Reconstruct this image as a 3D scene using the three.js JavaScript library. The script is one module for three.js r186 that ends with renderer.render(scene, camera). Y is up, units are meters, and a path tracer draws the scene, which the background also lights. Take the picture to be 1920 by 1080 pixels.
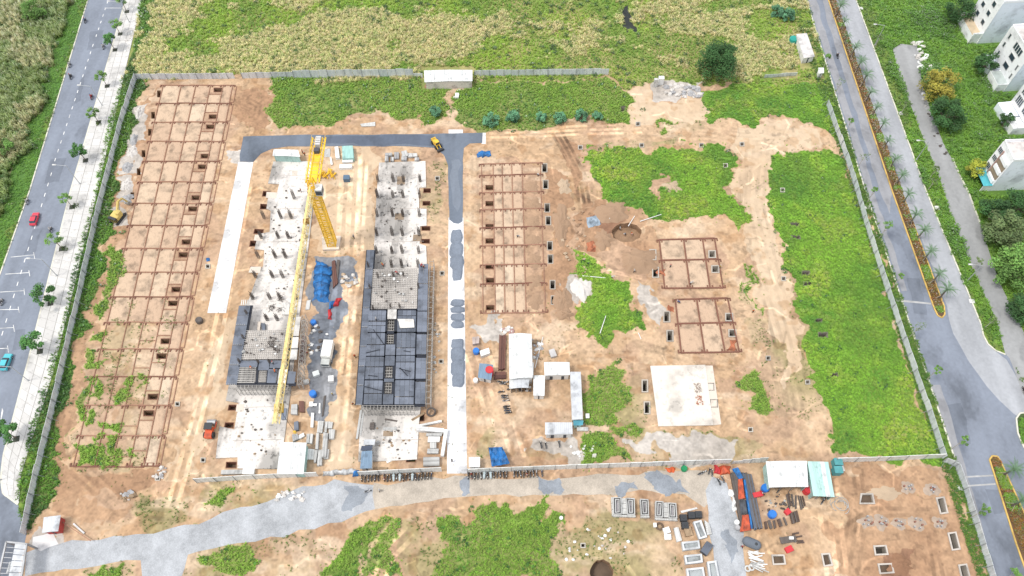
import * as THREE from 'three';
import { MarchingCubes } from 'three/addons/objects/MarchingCubes.js';
import { mergeGeometries } from 'three/addons/utils/BufferGeometryUtils.js';

// ---------------------------------------------------------------- camera, sky, sun, exposure
const CAM_H = 180, FOCAL = 1480, PITCH = 59.3 * Math.PI / 180;
const scene = new THREE.Scene();
const camera = new THREE.PerspectiveCamera(2 * Math.atan(540 / FOCAL) * 180 / Math.PI, 16 / 9, 1, 4000);
camera.position.set(0, CAM_H, 0);
camera.rotation.set(-PITCH, 0, 0);
scene.add(camera);
const renderer = new THREE.WebGLRenderer({ antialias: true });
renderer.setSize(1024, 576);
renderer.toneMapping = THREE.LinearToneMapping;
renderer.toneMappingExposure = 1.74;
renderer.shadowMap.enabled = true;
{ // bright thin overcast: whiter and brighter overhead
  const w = 128, h = 64, d = new Float32Array(w * h * 4);
  for (let y = 0; y < h; y++) for (let x = 0; x < w; x++) {
    const el = (y + 0.5) / h - 0.5, s = Math.sin(el * Math.PI), i = (y * w + x) * 4, k = s < 0 ? 0.28 : 0.46 + 0.34 * s;
    d[i] = k * 0.98; d[i + 1] = k * 1.0; d[i + 2] = k * 1.05; d[i + 3] = 1;
  }
  const t = new THREE.DataTexture(d, w, h, THREE.RGBAFormat, THREE.FloatType);
  t.mapping = THREE.EquirectangularReflectionMapping; t.magFilter = t.minFilter = THREE.LinearFilter; t.needsUpdate = true;
  scene.background = t; scene.environment = t;
}
const sun = new THREE.DirectionalLight(new THREE.Color(1, 0.955, 0.88), 1.5);
sun.name = 'sun';
sun.position.set(-110, 230, -75); sun.target.position.set(0, 0, -110);
sun.castShadow = true; sun.shadow.radius = 22; sun.shadow.mapSize.set(4096, 4096);
Object.assign(sun.shadow.camera, { left: -200, right: 200, top: 160, bottom: -160, near: 1, far: 600 });
scene.add(sun, sun.target);

// ---------------------------------------------------------------- numbers and noise
let seed = 20240;
const rnd = () => { seed = (seed + 0x6d2b79f5) | 0; let t = Math.imul(seed ^ (seed >>> 15), 1 | seed); t = (t + Math.imul(t ^ (t >>> 7), 61 | t)) ^ t; return ((t ^ (t >>> 14)) >>> 0) / 4294967296; };
const rr = (a, b) => a + (b - a) * rnd(), pick = (a) => a[Math.floor(rnd() * a.length)];
const hash = (x, y, s) => { let h = Math.imul(x, 374761393) + Math.imul(y, 668265263) + Math.imul(s, 982451653) | 0; h = Math.imul(h ^ (h >>> 13), 1274126177); return ((h ^ (h >>> 16)) >>> 0) / 4294967296; };
function vn(x, y, s = 0) { const xi = Math.floor(x), yi = Math.floor(y); let fx = x - xi, fy = y - yi; fx = fx * fx * (3 - 2 * fx); fy = fy * fy * (3 - 2 * fy); const a = hash(xi, yi, s), b = hash(xi + 1, yi, s), c = hash(xi, yi + 1, s), d = hash(xi + 1, yi + 1, s); return a + (b - a) * fx + (c - a + (a - b - c + d) * fx) * fy; }
function fbm(x, y, s = 0, o = 4) { let v = 0, a = 0.5, n = 0; for (let i = 0; i < o; i++) { v += a * vn(x, y, s + i * 7); n += a; a *= 0.5; x *= 2.03; y *= 2.03; } return v / n; }
const cl = (x, a = 0, b = 1) => Math.min(b, Math.max(a, x)), sst = (a, b, x) => { x = cl((x - a) / (b - a)); return x * x * (3 - 2 * x); };
const V = (x, y, z) => new THREE.Vector3(x, y, z), lerp = (a, b, t) => a + (b - a) * t;

// a place of the survey drawing (1920 x 1080) as a point of the site, on the level y
function P(u, v, y = 0) {
  const x = (u - 960) / FOCAL, q = (540 - v) / FOCAL, c = Math.cos(PITCH), s = Math.sin(PITCH);
  const dy = q * c - s, t = (y - CAM_H) / dy;
  return V(t * x, y, t * (-q * s - c));
}
const pts = (s, y = 0) => s.trim().split(/\s+/).map((p) => { const [u, v] = p.split(',').map(Number); return P(u, v, y); });
const ext = (a, b, d) => b.clone().add(b.clone().sub(a).normalize().multiplyScalar(d));
const mid = (a, b, t = 0.5) => a.clone().lerp(b, t);
const bil = (q, s, t) => mid(mid(q[0], q[1], s), mid(q[3], q[2], s), t);   // q: four corners in order, s along the first edge
const rad = (a) => a * Math.PI / 180;
const heading = (a, b) => Math.atan2(-(b.z - a.z), b.x - a.x);            // turn that lays +x along a -> b
const ORD = ['first', 'second', 'third', 'fourth', 'fifth', 'sixth', 'seventh', 'eighth', 'ninth', 'tenth', 'eleventh', 'twelfth', 'thirteenth', 'fourteenth', 'fifteenth', 'sixteenth', 'seventeenth', 'eighteenth', 'nineteenth', 'twentieth'];
const ord = (i) => ORD[i] || (i < 29 ? 'twenty-' + ORD[i - 20] : i < 30 ? 'thirtieth' : i < 39 ? 'thirty-' + ORD[i - 30] : `${i + 1}th`);

// ---------------------------------------------------------------- textures and materials
function dataTex(n, f, { srgb = false, rx = 1, ry = rx } = {}) {
  const d = new Uint8Array(n * n * 4);
  for (let y = 0; y < n; y++) for (let x = 0; x < n; x++) { const c = f(x / n, y / n, x, y), i = (y * n + x) * 4; if (typeof c === 'number') d[i] = d[i + 1] = d[i + 2] = cl(c) * 255; else for (let k = 0; k < 3; k++) d[i + k] = cl(c[k]) * 255; d[i + 3] = 255; }
  const t = new THREE.DataTexture(d, n, n); t.wrapS = t.wrapT = THREE.RepeatWrapping; t.magFilter = THREE.LinearFilter; t.minFilter = THREE.LinearMipmapLinearFilter; t.repeat.set(rx, ry);
  if (srgb) t.colorSpace = THREE.SRGBColorSpace; t.needsUpdate = true; return t;
}
const wrapN = (u, v, f, s, o = 4, fv = f) => { // noise that meets itself at the edges
  let r = 0, a = 0.5, n = 0;
  for (let k = 0; k < o; k++) { const F = f << k, G = fv << k, x = u * F, y = v * G, xi = Math.floor(x), yi = Math.floor(y); let fx = x - xi, fy = y - yi; fx = fx * fx * (3 - 2 * fx); fy = fy * fy * (3 - 2 * fy); const h = (i, j) => hash(((xi + i) % F + F) % F, ((yi + j) % G + G) % G, s + k); r += a * (h(0, 0) * (1 - fx) * (1 - fy) + h(1, 0) * fx * (1 - fy) + h(0, 1) * (1 - fx) * fy + h(1, 1) * fx * fy); n += a; a *= 0.55; }
  return r / n;
};
const T = {
  grain: dataTex(256, (u, v) => 0.62 + 0.55 * (wrapN(u, v, 4, 1, 6) - 0.3), { rx: 1 / 6 }),
  blotch: dataTex(256, (u, v) => { const a = wrapN(u, v, 3, 11, 6), b = wrapN(u, v, 8, 31, 3); return 0.95 - 0.5 * sst(0.5, 0.75, a) - 0.2 * sst(0.55, 0.8, b); }, { rx: 1 / 11 }),
  dust: dataTex(512, (u, v) => { const a = wrapN(u, v, 3, 51, 7), b = wrapN(u, v, 24, 71, 3); return 0.98 - 0.32 * sst(0.48, 0.72, a) - 0.16 * sst(0.6, 0.8, b); }, { rx: 1 / 17 }),
  stain: dataTex(512, (u, v) => { const a = wrapN(u, v, 3, 151, 7), b = wrapN(u, v, 30, 171, 3), c = wrapN(u, v, 12, 177, 4, 2); return 1 - 0.42 * sst(0.47, 0.68, a) - 0.25 * sst(0.58, 0.75, b) - .18 * sst(.55, .7, c); }, { rx: 1 / 19 }),
  asphalt: dataTex(512, (u, v) => { const a = wrapN(u, v, 2, 5, 7), b = wrapN(u, v, 64, 9, 2), c = wrapN(u, v, 16, 77, 3, 2); return 0.5 + 0.5 * a + 0.14 * (b - 0.5) + 0.28 * (c - 0.5) - .16 * sst(.56, .68, wrapN(u, v, 6, 123, 5, 3)); }, { rx: 1 / 37 }),
  gravel: dataTex(512, (u, v) => { const a = wrapN(u, v, 4, 15, 7), b = wrapN(u, v, 90, 19, 2), c = wrapN(u, v, 14, 23, 3); return 0.45 + 0.4 * a + 0.28 * (b - 0.5) + 0.2 * c; }, { rx: 1 / 15 }),
  streak: dataTex(256, (u, v) => 0.72 + 0.4 * (wrapN(u, v, 16, 41, 4, 2) - 0.25) - 0.25 * sst(0.6, 0.85, wrapN(u, v, 4, 44, 4)), { rx: 1 / 5 }),
  rib: dataTex(64, (u) => 0.5 + 0.5 * Math.sin(u * Math.PI * 2), { rx: 3.2, ry: 1 }),
  ribc: dataTex(128, (u, v) => 0.8 + 0.13 * Math.sin(u * Math.PI * 8) + 0.14 * (wrapN(u, v, 4, 61, 4) - 0.5), { rx: 0.8, ry: 0.5 }),
  fold: dataTex(256, (u, v) => wrapN(u + 0.1 * wrapN(u, v, 4, 81, 3), v, 6, 85, 5, 3), { rx: 1 / 3 }),
  lump: dataTex(256, (u, v) => wrapN(u, v, 6, 91, 6), { rx: 1 / 4 }),
};
const MATS = {};
function M(key, r, g, b, o = {}) { // linear base colour
  if (MATS[key]) return MATS[key];
  const { tex = 'grain', rough = 0.85, metal = 0, bump, bs = 0.03, side, ...more } = o;
  const m = new (more.clearcoat || more.transmission ? THREE.MeshPhysicalMaterial : THREE.MeshStandardMaterial)({ color: new THREE.Color().setRGB(r, g, b), roughness: rough, metalness: metal, ...more });
  m.name = key; if (tex && T[tex]) m.map = T[tex];
  if (bump) { m.bumpMap = T[bump]; m.bumpScale = bs; }
  m.side = THREE.DoubleSide; return MATS[key] = m;
}

// ---------------------------------------------------------------- geometry collector
class B {
  constructor() { this.p = []; this.n = []; this.u = []; this.c = null; }
  tri(a, b, c) { const n = b.clone().sub(a).cross(c.clone().sub(a)).normalize(); for (const q of [a, b, c]) { this.p.push(q.x, q.y, q.z); this.n.push(n.x, n.y, n.z); this.uv(q, n); } return this; }
  uv(q, n) { const ax = Math.abs(n.x), ay = Math.abs(n.y), az = Math.abs(n.z); if (ay >= ax && ay >= az) this.u.push(q.x, -q.z); else if (ax > az) this.u.push(q.z, q.y); else this.u.push(q.x, q.y); }
  quad(a, b, c, d) { this.tri(a, b, c); return this.tri(a, c, d); }
  prism(poly, y0, y1, top = true, bottom = false) { // poly: points around, any winding; y0, y1 levels
    let s = 0; for (let i = 0; i < poly.length; i++) { const a = poly[i], b = poly[(i + 1) % poly.length]; s += a.x * b.z - b.x * a.z; }
    const q = s > 0 ? [...poly].reverse() : [...poly], up = (v, y) => V(v.x, y, v.z);      // counter-clockwise seen from above
    for (let i = 0; i < q.length; i++) { const a = q[i], b = q[(i + 1) % q.length]; this.quad(up(a, y0), up(b, y0), up(b, y1), up(a, y1)); }
    if (top || bottom) for (const f of THREE.ShapeUtils.triangulateShape(q.map((v) => new THREE.Vector2(v.x, -v.z)), [])) { const [a, b, c] = f.map((i) => q[i]); if (top) this.tri(up(a, y1), up(b, y1), up(c, y1)); if (bottom) this.tri(up(a, y0), up(c, y0), up(b, y0)); }
    return this;
  }
  box(x, y, z, w, h, d, ry = 0) { // centre of the base, sizes
    const c = Math.cos(ry), s = Math.sin(ry), q = [[-w / 2, -d / 2], [w / 2, -d / 2], [w / 2, d / 2], [-w / 2, d / 2]].map(([a, b]) => V(x + a * c + b * s, 0, z - a * s + b * c));
    return this.prism(q, y, y + h, true, true);
  }
  bar(a, b, w, h = w) { // square bar between two points
    const d = b.clone().sub(a), up = Math.abs(d.y) > 0.95 * d.length() ? V(1, 0, 0) : V(0, 1, 0), x = d.clone().cross(up).normalize().multiplyScalar(w / 2), y = x.clone().cross(d).normalize().multiplyScalar(h / 2);
    const k = (o, i, j) => o.clone().addScaledVector(x, i).addScaledVector(y, j), A = [k(a, -1, -1), k(a, 1, -1), k(a, 1, 1), k(a, -1, 1)], E = [k(b, -1, -1), k(b, 1, -1), k(b, 1, 1), k(b, -1, 1)];
    for (let i = 0; i < 4; i++) this.quad(A[i], E[i], E[(i + 1) % 4], A[(i + 1) % 4]);
    this.quad(A[3], A[2], A[1], A[0]); return this.quad(E[0], E[1], E[2], E[3]);
  }
  add(g, m) { g = g.index ? g.toNonIndexed() : g.clone(); if (m) g.applyMatrix4(m); if (!g.attributes.normal) g.computeVertexNormals(); const p = g.attributes.position.array, n = g.attributes.normal.array, u = g.attributes.uv?.array; for (let i = 0; i < p.length; i++) { this.p.push(p[i]); this.n.push(n[i]); } for (let i = 0; i < p.length / 3; i++) this.u.push(u ? u[2 * i] : p[3 * i], u ? u[2 * i + 1] : p[3 * i + 2]); return this; }
  cyl(a, b, r0, r1 = r0, seg = 8, open = false) { const d = b.clone().sub(a), g = new THREE.CylinderGeometry(r1, r0, d.length(), seg, 1, open), q = new THREE.Quaternion().setFromUnitVectors(V(0, 1, 0), d.clone().normalize()); return this.add(g, new THREE.Matrix4().compose(mid(a, b), q, V(1, 1, 1))); }
  ball(x, y, z, rx, ry = rx, rz = rx, ws = 10, hs = 7) { return this.add(new THREE.SphereGeometry(1, ws, hs), new THREE.Matrix4().compose(V(x, y, z), new THREE.Quaternion(), V(rx, ry, rz))); }
  geo() { const g = new THREE.BufferGeometry(); g.setAttribute('position', new THREE.Float32BufferAttribute(this.p, 3)); g.setAttribute('normal', new THREE.Float32BufferAttribute(this.n, 3)); g.setAttribute('uv', new THREE.Float32BufferAttribute(this.u, 2)); return g; }
  build(name, m, parent) { return put(name, this.geo(), m, parent); }
}
function put(name, g, m, parent) { const o = new THREE.Mesh(g, m); o.name = parent && parent !== scene ? name : numbered(name); o.castShadow = o.receiveShadow = true; (parent || scene).add(o); return o; }
const used = {};
function numbered(n) { const k = used[n] = (used[n] ?? -1) + 1; return k ? `${n}_${String(k).padStart(3, '0')}` : n; }
function tag(o, label, category, group, kind) { if (label) o.userData.label = label; if (category) o.userData.category = category; if (group) o.userData.group = group; if (kind) o.userData.kind = kind; return o; }
function thing(name, label, category, at, turn = 0, group) { const o = new THREE.Group(); o.name = numbered(name); if (at) o.position.copy(at); o.rotation.y = turn; scene.add(o); return tag(o, label, category, group); }
function structure(name) { const o = new THREE.Group(); o.name = numbered(name); scene.add(o); o.userData.kind = 'structure'; return o; }
function copy(src, name, label, at, turn = 0, s = 1, category) { const o = src.clone(); o.name = numbered(name); scene.add(o); o.userData = { ...src.userData }; if (category) o.userData.category = category; o.userData.label = label; o.position.copy(at); o.rotation.set(0, turn, 0); o.scale.setScalar(s); return o; }
const M4 = (x, y, z, rx = 0, ry = 0, rz = 0, sx = 1, sy = sx, sz = sx) => new THREE.Matrix4().compose(V(x, y, z), new THREE.Quaternion().setFromEuler(new THREE.Euler(rx, ry, rz)), V(sx, sy, sz));
// ---------------------------------------------------------------- ground: zones of soil, pits, one sheet to the horizon
const RX0 = -190, RX1 = 190, RZ0 = -232, RZ1 = -26, GW = 2048, GH = 1110;
const zone = new Uint8Array(GW * GH);
const toG = (p) => [(p.x - RX0) / (RX1 - RX0) * GW, (p.z - RZ0) / (RZ1 - RZ0) * GH];
function fillPoly(id, poly, only) {
  const q = poly.map(toG); let y0 = 1e9, y1 = -1e9; for (const p of q) { y0 = Math.min(y0, p[1]); y1 = Math.max(y1, p[1]); }
  for (let y = Math.max(0, Math.floor(y0)); y <= Math.min(GH - 1, Math.ceil(y1)); y++) {
    const xs = []; for (let i = 0; i < q.length; i++) { const a = q[i], b = q[(i + 1) % q.length]; if ((a[1] <= y) !== (b[1] <= y)) xs.push(a[0] + (y - a[1]) / (b[1] - a[1]) * (b[0] - a[0])); }
    xs.sort((a, b) => a - b);
    for (let k = 0; k + 1 < xs.length; k += 2) for (let x = Math.max(0, Math.ceil(xs[k])); x <= Math.min(GW - 1, xs[k + 1]); x++) if (only === undefined || zone[y * GW + x] === only) zone[y * GW + x] = id;
  }
}
const Z = { MEADOW: 0, SAND: 1, PALE: 2, BROWN: 3, RED: 4, GRAVEL: 5, RUBBLE: 6, LUSH: 7, FIELD: 8, VERGE: 9, SCRUB: 10, REED: 11, DARKGRAVEL: 12, WILD: 13, LEFT: 14, MUD: 15, TURF: 16, THIN: 17, DARKSAND: 18 };
const zp = (id, ...list) => list.forEach((s) => fillPoly(id, pts(s)));
fillPoly(Z.LEFT, [V(-400, 0, -400), ...pts('165,0 0,515 -160,1000'), V(-400, 0, 0)]);
zp(Z.LEFT, '165,-140 165,0 0,515 -400,700 -600,-140');
zp(Z.TURF, '185,-60 165,0 55,360 0,515 -40,640 -80,640 -20,470 60,240 110,80 140,0 160,-60');
zp(Z.REED, '245,-120 1510,-120 1548,160 1530,170 1175,160 1140,148 255,150 230,165');
zp(Z.WILD, '1595,-140 2300,-140 2300,700 1925,640 1885,664 1840,612 1737,360');
zp(Z.SAND, '258,150 1150,148 1180,162 1545,160 1570,250 1650,480 1768,862 1800,900 1870,1090 1900,1200 -60,1200 40,1000 100,760 200,380');
zp(Z.VERGE, '272,-40 262,0 250,110 225,165 207,230 190,310 180,360 140,500 125,590 95,690 60,800 37,900 35,945 62,990 95,930 110,840 130,735 165,610 195,480 215,390 245,270 270,170 256,140 285,30 290,-40');
zp(Z.BROWN, '205,400 250,400 240,470 200,480', '190,480 205,490 170,640 140,780 120,860 100,860 120,730 160,600', '100,860 140,885 290,880 300,905 270,925 150,900 160,950 250,940 265,960 150,1000 100,960', '265,200 300,165 250,360 215,400 225,330', '290,160 440,160 510,180 490,250 440,240 430,200');
zp(Z.DARKSAND, '298,158 440,160 293,876 136,876'); zp(Z.DARKSAND, '900,302 1022,300 1030,590 902,592');
zp(Z.RUBBLE, '265,195 290,190 262,260 240,262', '245,255 265,258 255,330 235,320', '228,325 250,330 245,375 222,370', '210,380 235,385 235,425 205,425', '60,1025 65,1005 100,1000 110,1022 90,1036', '440,280 460,275 450,300 425,300');
zp(Z.FIELD, '515,152 700,148 842,150 840,222 770,226 650,205 645,225 560,236 518,232 500,205 512,178', '860,150 1140,152 1178,165 1180,232 1100,226 1030,240 900,246 870,236 856,205');
zp(Z.LUSH, '1325,178 1400,160 1548,160 1572,262 1520,228 1470,224 1440,222 1420,248 1380,228 1330,224 1318,200', '1460,280 1500,286 1545,270 1578,300 1650,500 1757,856 1560,852 1548,790 1525,720 1508,640 1490,560 1475,460 1450,400 1436,340 1440,290');
zp(Z.LUSH, '1100,275 1180,274 1230,290 1300,270 1365,278 1372,345 1355,360 1395,400 1392,440 1350,408 1310,415 1205,405 1170,382 1120,372 1112,310');
zp(Z.LUSH, '1085,472 1120,500 1180,530 1192,580 1216,606 1180,615 1150,640 1128,640 1068,608 1088,578 1108,545 1070,512 1062,505');
zp(Z.FIELD, '1095,700 1165,684 1172,735 1160,790 1130,788 1108,782 1092,758', '1160,790 1200,790 1225,805 1180,812 1155,806', '1072,868 1080,815 1150,812 1180,868', '1190,838 1248,836 1246,868 1185,868', '1398,712 1448,700 1458,735 1455,765 1420,778 1398,768', '1386,490 1400,500 1425,590 1415,580 1392,540', '1235,222 1265,218 1270,240 1238,240');
zp(Z.SCRUB, '990,850 1046,848 1048,868 985,868', '880,820 960,800 980,870 878,870', '1400,590 1490,600 1530,740 1548,800 1500,780 1440,760 1410,700', '1430,480 1475,470 1510,650 1490,640', '1170,720 1215,690 1225,800 1165,790', '1110,278 1250,262 1300,262 1200,285 1100,285', '240,960 300,930 360,930 330,990 240,1000', '380,905 560,900 570,925 400,970', '1390,480 1425,600 1400,560', '1270,215 1330,220 1325,245 1250,245', '800,300 838,300 838,420 805,420', '1180,800 1260,808 1420,820 1420,870 1180,868');
zp(Z.RUBBLE, '985,820 1060,820 1075,868 1050,868 1046,850 990,848', '1180,815 1260,812 1400,826 1360,868 1250,868 1248,836 1190,836', '1200,520 1235,540 1245,620 1205,570', '1225,150 1322,160 1322,185 1230,186', '1065,510 1100,515 1105,555 1080,565 1060,530', '885,600 950,595 950,625 890,632');
zp(Z.BROWN, '1042,255 1068,255 1095,310 1100,395 1088,392 1075,330 1050,290', '1110,370 1165,385 1205,405 1225,450 1225,520 1180,520 1120,490 1085,470 1090,420', '1030,310 1065,340 1070,500 1040,600 1025,590', '1560,890 1740,870 1785,890 1850,1090 1560,1090 1552,1000 1575,960');
zp(Z.RED, '1120,400 1150,380 1170,400 1160,440 1130,430', '1735,1030 1712,1060 1725,1085 1670,1085 1690,1030', '1660,1040 1700,1030 1720,1060 1690,1085');
zp(Z.DARKSAND, '1150,455 1215,470 1222,520 1170,520 1125,485', '1230,450 1343,448 1358,540 1244,540', '1262,562 1367,558 1388,660 1275,662', '1235,330 1260,350 1230,380');
zp(Z.PALE, '1380,240 1470,232 1540,240 1535,265 1480,280 1440,282 1440,330 1445,400 1480,500 1500,700 1470,720 1440,600 1410,480 1395,400 1370,350 1375,290', '580,330 600,330 690,270 710,290 700,480 600,480', '1180,165 1215,160 1235,190 1320,190 1320,218 1240,235 1180,230', '420,600 440,600 420,740 360,890 320,890 380,760', '620,700 670,700 665,880 610,880', '1200,910 1340,880 1400,960 1360,900');
zp(Z.DARKGRAVEL, '580,490 670,486 668,520 645,540 640,640 620,780 570,778 585,680 590,600');
zp(Z.FIELD, '600,1095 640,1040 668,1000 690,985 750,985 755,1000 735,1020 745,1095');
zp(Z.FIELD, '790,1095 808,1050 840,1008 838,985 890,955 945,955 960,985 985,940 1028,930 1022,965 1062,1000 1040,1020 1045,1095', '1192,1020 1212,1018 1210,1085 1195,1085');
zp(Z.SCRUB, '755,985 835,985 838,1000 790,1095 748,1095', '360,1000 560,1000 640,1000 600,1095 330,1095', '170,1060 260,1050 270,1095 150,1095', '1040,1000 1130,960 1260,980 1280,1095 1040,1095');
zp(Z.FIELD, '370,1045 420,1030 500,1030 480,1055 400,1075', '410,925 432,915 436,940 420,950', '180,1075 240,1062 235,1090 175,1090');
zp(Z.FIELD, '195,480 232,475 230,510 215,540 200,550 196,520', '185,560 215,545 205,590 185,600', '178,625 200,620 195,650 178,650', '165,668 192,660 190,690 168,690', '155,720 185,715 160,800 138,805');
zp(Z.THIN, '180,705 330,705 290,876 140,876');
zp(Z.THIN, '215,560 340,560 330,703 190,703');
zp(Z.FIELD, '182,712 212,712 205,750 178,752', '228,728 245,722 250,745 226,748', '258,715 272,712 275,735 258,738', '155,830 190,822 188,868 150,870', '195,825 218,822 210,865 192,866', '228,838 250,835 245,865 224,866', '205,790 228,788 224,812 202,812', '170,775 186,770 182,800 166,804');
zp(Z.SCRUB, '700,1000 712,1000 690,1090 676,1090');
zp(Z.MUD, '1168,15 1188,12 1190,45 1180,58 1164,45');
// tracks left by tyres, drawn as darker and paler lines in the soil
const tr = document.createElement('canvas'); tr.width = GW; tr.height = GH; const tc = tr.getContext('2d');
tc.fillStyle = '#808080'; tc.fillRect(0, 0, GW, GH); tc.lineJoin = tc.lineCap = 'round';
function track(s, col, w, n = 2, gap = 9) { const q = pts(s).map(toG); for (let k = 0; k < n; k++) { tc.strokeStyle = col; tc.lineWidth = w; tc.beginPath(); q.forEach(([x, y], i) => { const b = q[Math.min(i + 1, q.length - 1)], a = q[Math.max(i - 1, 0)], l = Math.hypot(b[0] - a[0], b[1] - a[1]) || 1, o = (k - (n - 1) / 2) * gap; const X = x - (b[1] - a[1]) / l * o, Y = y + (b[0] - a[0]) / l * o; i ? tc.lineTo(X, Y) : tc.moveTo(X, Y); }); tc.stroke(); } }
track('1045,250 1065,285 1088,330 1098,400', 'rgba(60,40,30,.55)', 5, 3, 8);
track('920,262 1040,262 1180,250 1320,252 1400,262 1500,252', 'rgba(90,75,60,.3)', 4, 4, 9);
track('1420,280 1410,380 1440,520 1475,640 1500,780', 'rgba(90,75,60,.28)', 5, 4, 11);
track('660,290 650,480 640,640 620,860', 'rgba(215,195,165,.4)', 8, 3, 14);
track('690,300 680,470 655,660 640,860', 'rgba(95,75,55,.3)', 4, 2, 10);
track('450,600 400,760 350,950 300,1010', 'rgba(100,80,60,.28)', 5, 4, 13);
track('1220,660 1100,660 1030,650', 'rgba(90,70,55,.3)', 4, 3, 9);
track('60,1052 180,1030 300,1018 480,975', 'rgba(190,180,170,.2)', 5, 2, 11);
track('590,320 585,420', 'rgba(90,70,55,.35)', 4, 2, 9); track('682,300 672,470 652,640 640,780 630,860', 'rgba(225,205,175,.5)', 5, 2, 10); track('466,330 440,470 405,640 365,800 320,960', 'rgba(215,190,160,.45)', 6, 2, 12); track('890,280 892,480 886,600 905,760 930,860', 'rgba(95,70,50,.35)', 4, 2, 9); track('1000,690 985,760 965,850', 'rgba(95,70,50,.3)', 4, 2, 9); track('1180,640 1300,676 1420,690', 'rgba(95,70,50,.35)', 4, 2, 9); track('1395,300 1390,420 1420,540 1450,660 1480,800', 'rgba(90,70,50,.4)', 5, 2, 10); track('1580,1000 1640,960 1740,960 1760,1080', 'rgba(80,50,35,.4)', 5, 2, 10); track('1600,890 1610,960 1590,1080', 'rgba(80,50,35,.35)', 5, 3, 10); track('920,250 1000,248 1090,244 1200,240', 'rgba(225,200,170,.45)', 5, 3, 9); track('440,180 480,200 470,240 430,330', 'rgba(90,60,45,.35)', 4, 3, 9); track('150,880 230,950 330,960', 'rgba(90,60,40,.4)', 5, 3, 10);
track('700,1080 720,1030 760,990', 'rgba(220,190,150,.5)', 6, 3, 15);
track('985,1080 960,1020 950,960', 'rgba(220,190,150,.35)', 5, 2, 12);
track('1550,900 1560,1000 1570,1080', 'rgba(220,180,140,.35)', 6, 3, 12);
track('830,300 826,600 822,860', 'rgba(120,85,60,.35)', 4, 3, 8);
track('480,330 440,560 400,740', 'rgba(120,85,60,.3)', 4, 3, 8);
track('60,1000 170,640 205,480', 'rgba(110,75,50,.4)', 6, 2, 12);
track('1100,480 1150,510 1200,520', 'rgba(225,190,150,.6)', 7, 1);
track('885,640 930,760 960,860', 'rgba(230,200,160,.3)', 6, 3, 16);
for (let i = 0; i < 1500; i++) { const u = rr(240, 1760), v = rr(170, 1080), d = pick(['rgba(70,50,35,.25)', 'rgba(225,205,180,.3)', 'rgba(110,80,60,.25)']), a = rr(0, 6.3), l = rr(6, 34); track(`${u},${v} ${u + Math.cos(a) * l},${v + Math.sin(a) * l * .8} ${u + Math.cos(a + .4) * l * 1.8},${v + Math.sin(a + .4) * l * 1.5}`, d, rr(1, 4), 1); }
const trk = tc.getImageData(0, 0, GW, GH).data;

function zoneAt(x, z) {
  const wx = (vn(x / 5, z / 5, 1) - 0.5) * 5 + (vn(x / 1.4, z / 1.4, 2) - 0.5) * 2.2, wz = (vn(x / 5, z / 5, 3) - 0.5) * 5 + (vn(x / 1.4, z / 1.4, 4) - 0.5) * 2.2;
  const gx = Math.round((x + wx - RX0) / (RX1 - RX0) * GW), gz = Math.round((z + wz - RZ0) / (RZ1 - RZ0) * GH);
  if (gx < 0 || gz < 0 || gx >= GW || gz >= GH) return -1;
  return zone[gz * GW + gx];
}
// soil of each zone: two linear base colours that mix by noise
const SOIL = {
  0: [.12, .21, .035, .17, .24, .05], 1: [.525, .37, .24, .455, .305, .185], 2: [.58, .445, .31, .54, .40, .27], 3: [.425, .27, .165, .35, .21, .125], 4: [.31, .18, .11, .24, .13, .08], 5: [.40, .42, .46, .33, .35, .38],
  6: [.50, .46, .42, .40, .36, .32], 7: [.12, .24, .03, .16, .26, .04], 8: [.15, .23, .045, .24, .26, .09], 9: [.08, .15, .035, .13, .17, .05], 10: [.46, .34, .215, .33, .27, .14], 11: [.19, .26, .06, .34, .30, .13],
  12: [.155, .17, .20, .22, .225, .24], 13: [.09, .19, .03, .15, .25, .045], 14: [.11, .17, .045, .19, .20, .09], 15: [.03, .035, .035, .04, .045, .04], 16: [.07, .16, .03, .09, .19, .04], 17: [.48, .345, .235, .43, .325, .20], 18: [.45, .30, .20, .385, .25, .16],
};
const gcol = new Uint8Array(GW * GH * 4), gbump = new Uint8Array(GW * GH * 4), enc = (l) => 255 * (l <= 0.0031308 ? 12.92 * l : 1.055 * Math.pow(l, 1 / 2.4) - 0.055);
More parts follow.
